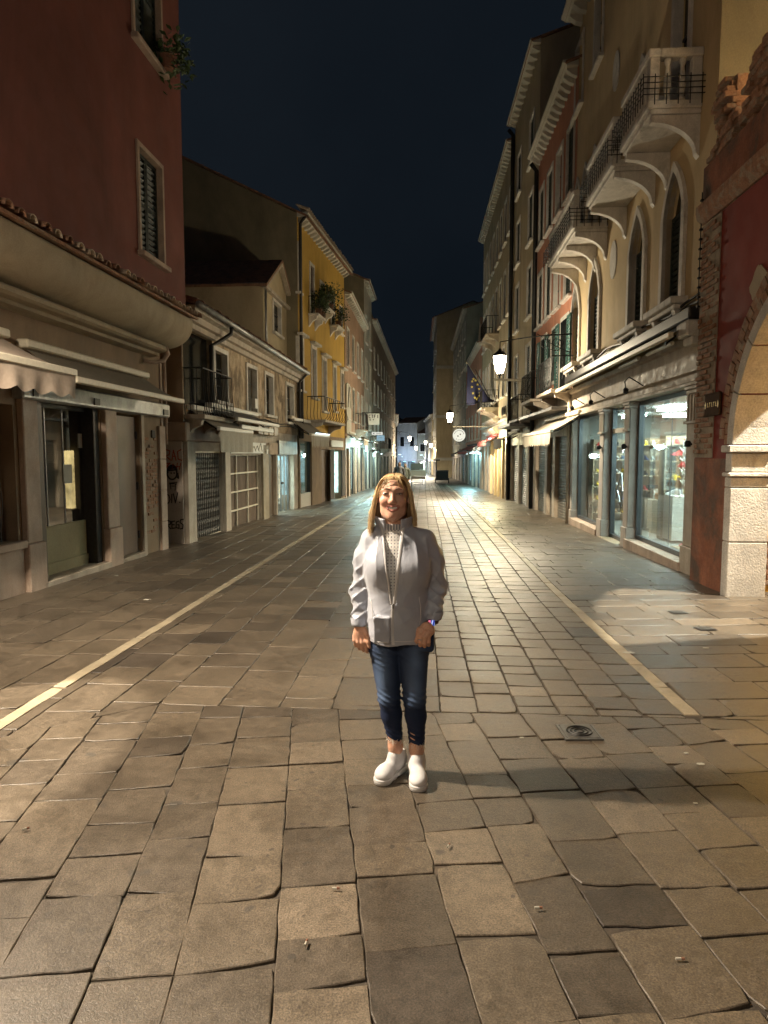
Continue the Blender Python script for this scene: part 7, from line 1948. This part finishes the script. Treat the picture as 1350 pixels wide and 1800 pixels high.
for cx, cy, z0, n in ((-.014, .042, .200, 46), (.103, .022, .188, 46)):
    for i in range(n):
        a = rf.uniform(0, 2 * math.pi); r = .042; L = rf.uniform(.008, .03)
        p = (cx + r * math.cos(a), cy + r * math.sin(a), z0 + rf.uniform(-.002, .016)); m.tube([p, (p[0] + rf.uniform(-.006, .006), p[1] - .002, p[2] - L * .5), (p[0] + rf.uniform(-.010, .010), p[1] - .003, p[2] - L)], .0009, 3)
    m2 = MB(); wpart
wpart('frayed_thread', m, 'white_paint', False)
# ---- shoes
def make_shoe(heel, toe, nm):
    h, t = np.array(heel), np.array(toe); d = (t - h); L = np.linalg.norm(d); u = d / L; pr = np.array((-u[1], u[0]))
    P3 = lambda f, s_, z: (h[0] + d[0] * f + pr[0] * s_, h[1] + d[1] * f + pr[1] * s_, z)
    q = Sdf(lambda P: .0012 * wav(P, 60, 2))
    q.cap(P3(-.02, 0, .062), P3(.25, 0, .066), .036, .038, .02); q.cap(P3(.25, 0, .066), P3(.72, .0, .052), .038, .040, .03); q.ell(P3(.90, 0, .046), (.046, .050, .036), .03)
    q.cap(P3(.0, 0, .08), P3(.10, 0, .125), .036, .040, .025); q.cap(P3(.16, 0, .09), P3(.34, 0, .11), .040, .030, .03)
    q.cap(P3(.07, 0, .20), P3(.08, 0, .105), .036, .032, .010, -1)
    q.fn(lambda P: np.maximum(P[:, 2] - .024, -P[:, 2] - .1), (h + d * .5).tolist() + [.0], .3, .004, -1)
    sh = sdf_obj('shoe', q, (min(h[0], t[0]) - .1, min(h[1], t[1]) - .1, .0), (max(h[0], t[0]) + .1, max(h[1], t[1]) + .1, .20), .0036, M['shoe'], woman, None, WSC)
    w = Sdf(lambda P: .0010 * np.sin(P[:, 2] * 500))
    w.cap(P3(-.04, 0, .022), P3(.45, 0, .020), .040, .038, .01); w.cap(P3(.45, 0, .020), P3(.92, 0, .022), .038, .049, .02)
    w.fn(lambda P: np.maximum(P[:, 2] - .003, -P[:, 2] - .2), (h + d * .5).tolist() + [-.05], .3, .003, -1)
    w.fn(lambda P: np.maximum(.033 - P[:, 2], P[:, 2] - .3), (h + d * .5).tolist() + [.08], .3, .006, -1)
    w.cap(P3(.42, -.08, -.006), P3(.42, .08, -.006), .014, .014, .008, -1)
    sdf_obj('sole', w, (min(h[0], t[0]) - .1, min(h[1], t[1]) - .1, -.008), (max(h[0], t[0]) + .1, max(h[1], t[1]) + .1, .07), .0036, M['sole'], sh, None, WSC)
make_shoe((.010, .085), (-.082, -.068), 'r'); make_shoe((.101, .055), (.114, -.125), 'l')
# ---- watch
m = MB(); n = 18; c = (.182, -.048, .868); ring = []
for dz in (-.010, .010): ring.append([(c[0] + .032 * math.cos(2 * math.pi * i / n) + dz * .2, c[1] + .029 * math.sin(2 * math.pi * i / n) + dz * .5, c[2] + dz) for i in range(n)])
m.add(ring[0] + ring[1], [(i, (i + 1) % n, n + (i + 1) % n, n + i) for i in range(n)]); wt = wpart('watch', m, 'dark_brown')
m = MB(); m.bbox(-.019, .019, -.005, .005, -.016, .016, .004); m.v = [(.176 + x, -.083 + y + z * .35, .868 + z) for x, y, z in m.v]; wpart('watch_case', m, 'iron', False, wt)
def watch_face():
    t = NT('lit watch face'); v = t.coords((1, 1, 1)); sp = t.n('ShaderNodeSeparateXYZ'); t.l(v, sp.inputs[0]); e = t.n('ShaderNodeEmission')
    left = t.math('LESS_THAN', sp.outputs['X'], .172 * WSC); wv = t.n('ShaderNodeTexWave'); wv.inputs['Scale'].default_value = 22; wv.inputs['Distortion'].default_value = 3; t.l(v, wv.inputs['Vector'])
    blue = t.ramp(wv.outputs['Fac'], [(.45, (.02, .04, .35)), (.8, (.55, .65, .95))])
    t.l(t.mix(left, blue, (.9, .22, .32)), e.inputs['Color']); e.inputs['Strength'].default_value = .9; t.l(e.outputs[0], t.out.inputs['Surface']); return t.m
M['watchface'] = watch_face()
m = MB(); m.quad(*[(.176 + x, -.0895 + z * .35, .868 + z) for x, z in ((-.016, -.013), (.016, -.013), (.016, .013), (-.016, .013))]); wpart('watch_face', m, 'watchface', False, wt)
# ---- hair: an underlayer and many fine locks
hb = Sdf(lambda P: .002 * wav(P, 40, 1))
hb.ell((HX - .002, .024, 1.540), (.082, .094, .088), 0)
hb.chain([(HX - .074, .02, 1.53), (HX - .078, .015, 1.44), (HX - .078, -.005, 1.37)], [.022, .020, .012], .03); hb.chain([(HX + .072, .02, 1.53), (HX + .078, .02, 1.44), (HX + .088, .02, 1.385)], [.022, .022, .016], .03)
hb.cap((HX, .085, 1.50), (HX, .085, 1.37), .05, .045, .04)
hb.ell((HX, -.080, 1.475), (.066, .075, .112), .012, -1); hb.ell((HX + .002, -.095, 1.535), (.060, .060, .050), .012, -1)
sdf_obj('hair_underlayer', hb, (-.16, -.12, 1.32), (.12, .15, 1.66), .0045, M['hair_base'], woman, None, WSC)
m = MB(); rh = random.Random(17)
def bez(P, n):
    P = [np.array(p) for p in P]; out = []
    for i in range(n + 1):
        t = i / n; Q = P
        while len(Q) > 1: Q = [Q[k] * (1 - t) + Q[k + 1] * t for k in range(len(Q) - 1)]
        out.append(tuple(Q[0]))
    return out
PX = HX + .006
def lock(side, v, lay):
    """side -1 left in the picture; v 0 front .. 1 back; lay 0 inner .. 1 outer"""
    ph = R(-52 + 150 * v)                                  # angle along the parting from forehead to crown
    y0 = .022 + .088 * math.sin(ph - R(0)) if ph < R(90) else .108; z0 = 1.540 + .082 * max(.15, math.cos(ph * .9))
    p0 = (PX + side * (.004 + .006 * rh.random()), max(-.064, y0), z0 + .003)
    wd = .083 + .010 * lay + rh.uniform(-.003, .003); yy = -.030 + .125 * v
    zt = 1.360 + rh.uniform(-.050, .045) + .02 * lay if side < 0 else 1.375 + rh.uniform(-.030, .035)
    p1 = (PX + side * .066, max(-.070, y0 * .9) + .002, min(1.622, z0 + .020)); p2 = (HX + side * wd * 1.12, yy + .004, 1.56); p3 = (HX + side * (wd + .004), yy + .010, 1.46)
    if side < 0: p4 = (HX - wd - .022 - rh.uniform(0, .018), -.050 + .10 * v + rh.uniform(-.012, .012), zt - (.02 if v < .4 else 0))
    else: p4 = (HX + wd + .014 + rh.uniform(0, .018), yy + .012 + rh.uniform(-.01, .01), zt)
    if v > .75: p3 = (HX + side * (.08 - .2 * (v - .75)), .10, 1.46); p4 = (HX + side * (.085 - .24 * (v - .75)) , .105, 1.36)
    return [p0, p1, p2, p3, p4]
for side in (-1, 1):
    for i in range(620):
        v = rh.random() ** 1.25; lay = rh.random(); pts = bez(lock(side, v, lay), 11)
        w0 = rh.uniform(.0016, .0030); jx, jp = rh.uniform(.0004, .0022), rh.uniform(0, 6)
        pts = [(x + jx * math.sin(k * .9 + jp), y + jx * math.cos(k * .8 + jp), z) for k, (x, y, z) in enumerate(pts)]
        m.tube(pts, [w0 * (.6 + .4 * min(1, k / 2)) * (1 - .75 * max(0, (k - 8) / 3)) for k in range(12)], 4, False)
# wisps over the forehead
for i in range(40):
    s_ = -1 if i % 5 < 3 else 1; x0 = PX + rh.uniform(-.010, .012)
    e = rh.uniform(.044, .068) if i % 6 else rh.uniform(.024, .04); zt = 1.572 - .016 * rh.random() - (.03 if e > .05 else 0)
    pts = bez([(x0 + s_ * .006, -.048, 1.615), (x0 + s_ * (.45 * e), -.080, 1.603), (HX + s_ * (e * .88), -.084, 1.574), (HX + s_ * (e + .016), -.058 + .2 * max(0, e - .045), 1.525 - .03 * rh.random())], 8)
    m.tube(pts, [.0016 * (1 - .08 * k) for k in range(9)], 4, False)
for i in range(60):                                        # strands framing the cheeks
    s_ = -1 if i % 2 else 1; o_ = rh.uniform(0, .012)
    pts = bez([(PX + s_ * .03, -.060, 1.612), (HX + s_ * (.074 + o_), -.062, 1.60), (HX + s_ * (.080 + o_), -.045, 1.53), (HX + s_ * (.083 + o_), -.030, 1.45), (HX + s_ * (.088 + o_ + (.018 if s_ < 0 else .01)), -.035 if s_ < 0 else .0, 1.355 if s_ < 0 else 1.39)], 11)
    m.tube(pts, [.0019 * (1 - .06 * k) for k in range(12)], 4, False)
wpart('hair', m, 'hair')

# ---- two walkers far down the street, backs to us
def walker(label, px, Y, ht, coat, hair, lean):
    p = at_depth(px, 815, Y); t = thing('person', label, 'person', (p[0], Y, gz(Y)), lean, 'walkers down the street'); k = ht / 1.72
    q = Sdf(); q.ell((0, 0, 1.60), (.075, .095, .115), 0); q.cap((0, .01, 1.5), (0, .01, 1.40), .05, .06, .03); q.chain([(0, 0, 1.35), (0, 0, 1.1), (0, 0, .95)], [.11, .12, .13], .05)
    for s_ in (-1, 1):
        q.chain([(s_ * .17, 0, 1.38), (s_ * .23, .02, 1.1), (s_ * .21, -.06, .86), (s_ * .21, -.08, .78)], [.05, .04, .03, .035], .03)
        q.chain([(s_ * .09, 0, .92), (s_ * .10, s_ * .10, .50), (s_ * .10, s_ * .16, .08)], [.09, .06, .045], .03); q.cap((s_ * .10, s_ * .16, .05), (s_ * .10, s_ * .16 + .14, .04), .04, .035, .02)
    sdf_obj('body', q, (-.34, -.3, -.01), (.34, .42, 1.75), .016, M['skin'], t, lambda v: np.tile(skin, (len(v), 1)), k)
    q = Sdf(lambda P: .006 * wav(P, 14, 2)); q.chain([(0, 0, 1.40), (0, 0, 1.15), (0, .0, .88)], [.15, .17, .18], .05); q.cap((-.16, 0, 1.40), (.16, 0, 1.40), .085, .085, .06)
    for s_ in (-1, 1): q.chain([(s_ * .19, 0, 1.38), (s_ * .255, .02, 1.1), (s_ * .23, -.06, .88)], [.08, .065, .055], .03)
    sdf_obj('coat', q, (-.42, -.3, .62), (.42, .3, 1.55), .016, coat, t, None, k)
    q = Sdf(); 
    for s_ in (-1, 1): q.chain([(s_ * .09, 0, .92), (s_ * .10, s_ * .10, .50), (s_ * .10, s_ * .16, .10)], [.11, .08, .06], .03)
    sdf_obj('trousers', q, (-.3, -.3, .02), (.3, .36, 1.06), .016, M['dark_cloth'], t, None, k)
    q = Sdf(); q.ell((0, -.02, 1.62), (.088, .10, .115), 0); q.cap((0, -.04, 1.60), (0, -.05, 1.48), .07, .06, .03); sdf_obj('hair', q, (-.12, -.18, 1.36), (.12, .12, 1.76), .014, hair, t, None, k)
walker('person seen from behind in a black coat, left one of the two walkers', 702, 37, 1.78, flat('black coat', (.02, .022, .028), .7), M['brown_blind'], R(4))
walker('person seen from behind in a dark green coat, right one of the two walkers', 712.5, 38, 1.70, flat('dark green coat', (.025, .032, .024), .7), M['dark_brown'], R(-5))
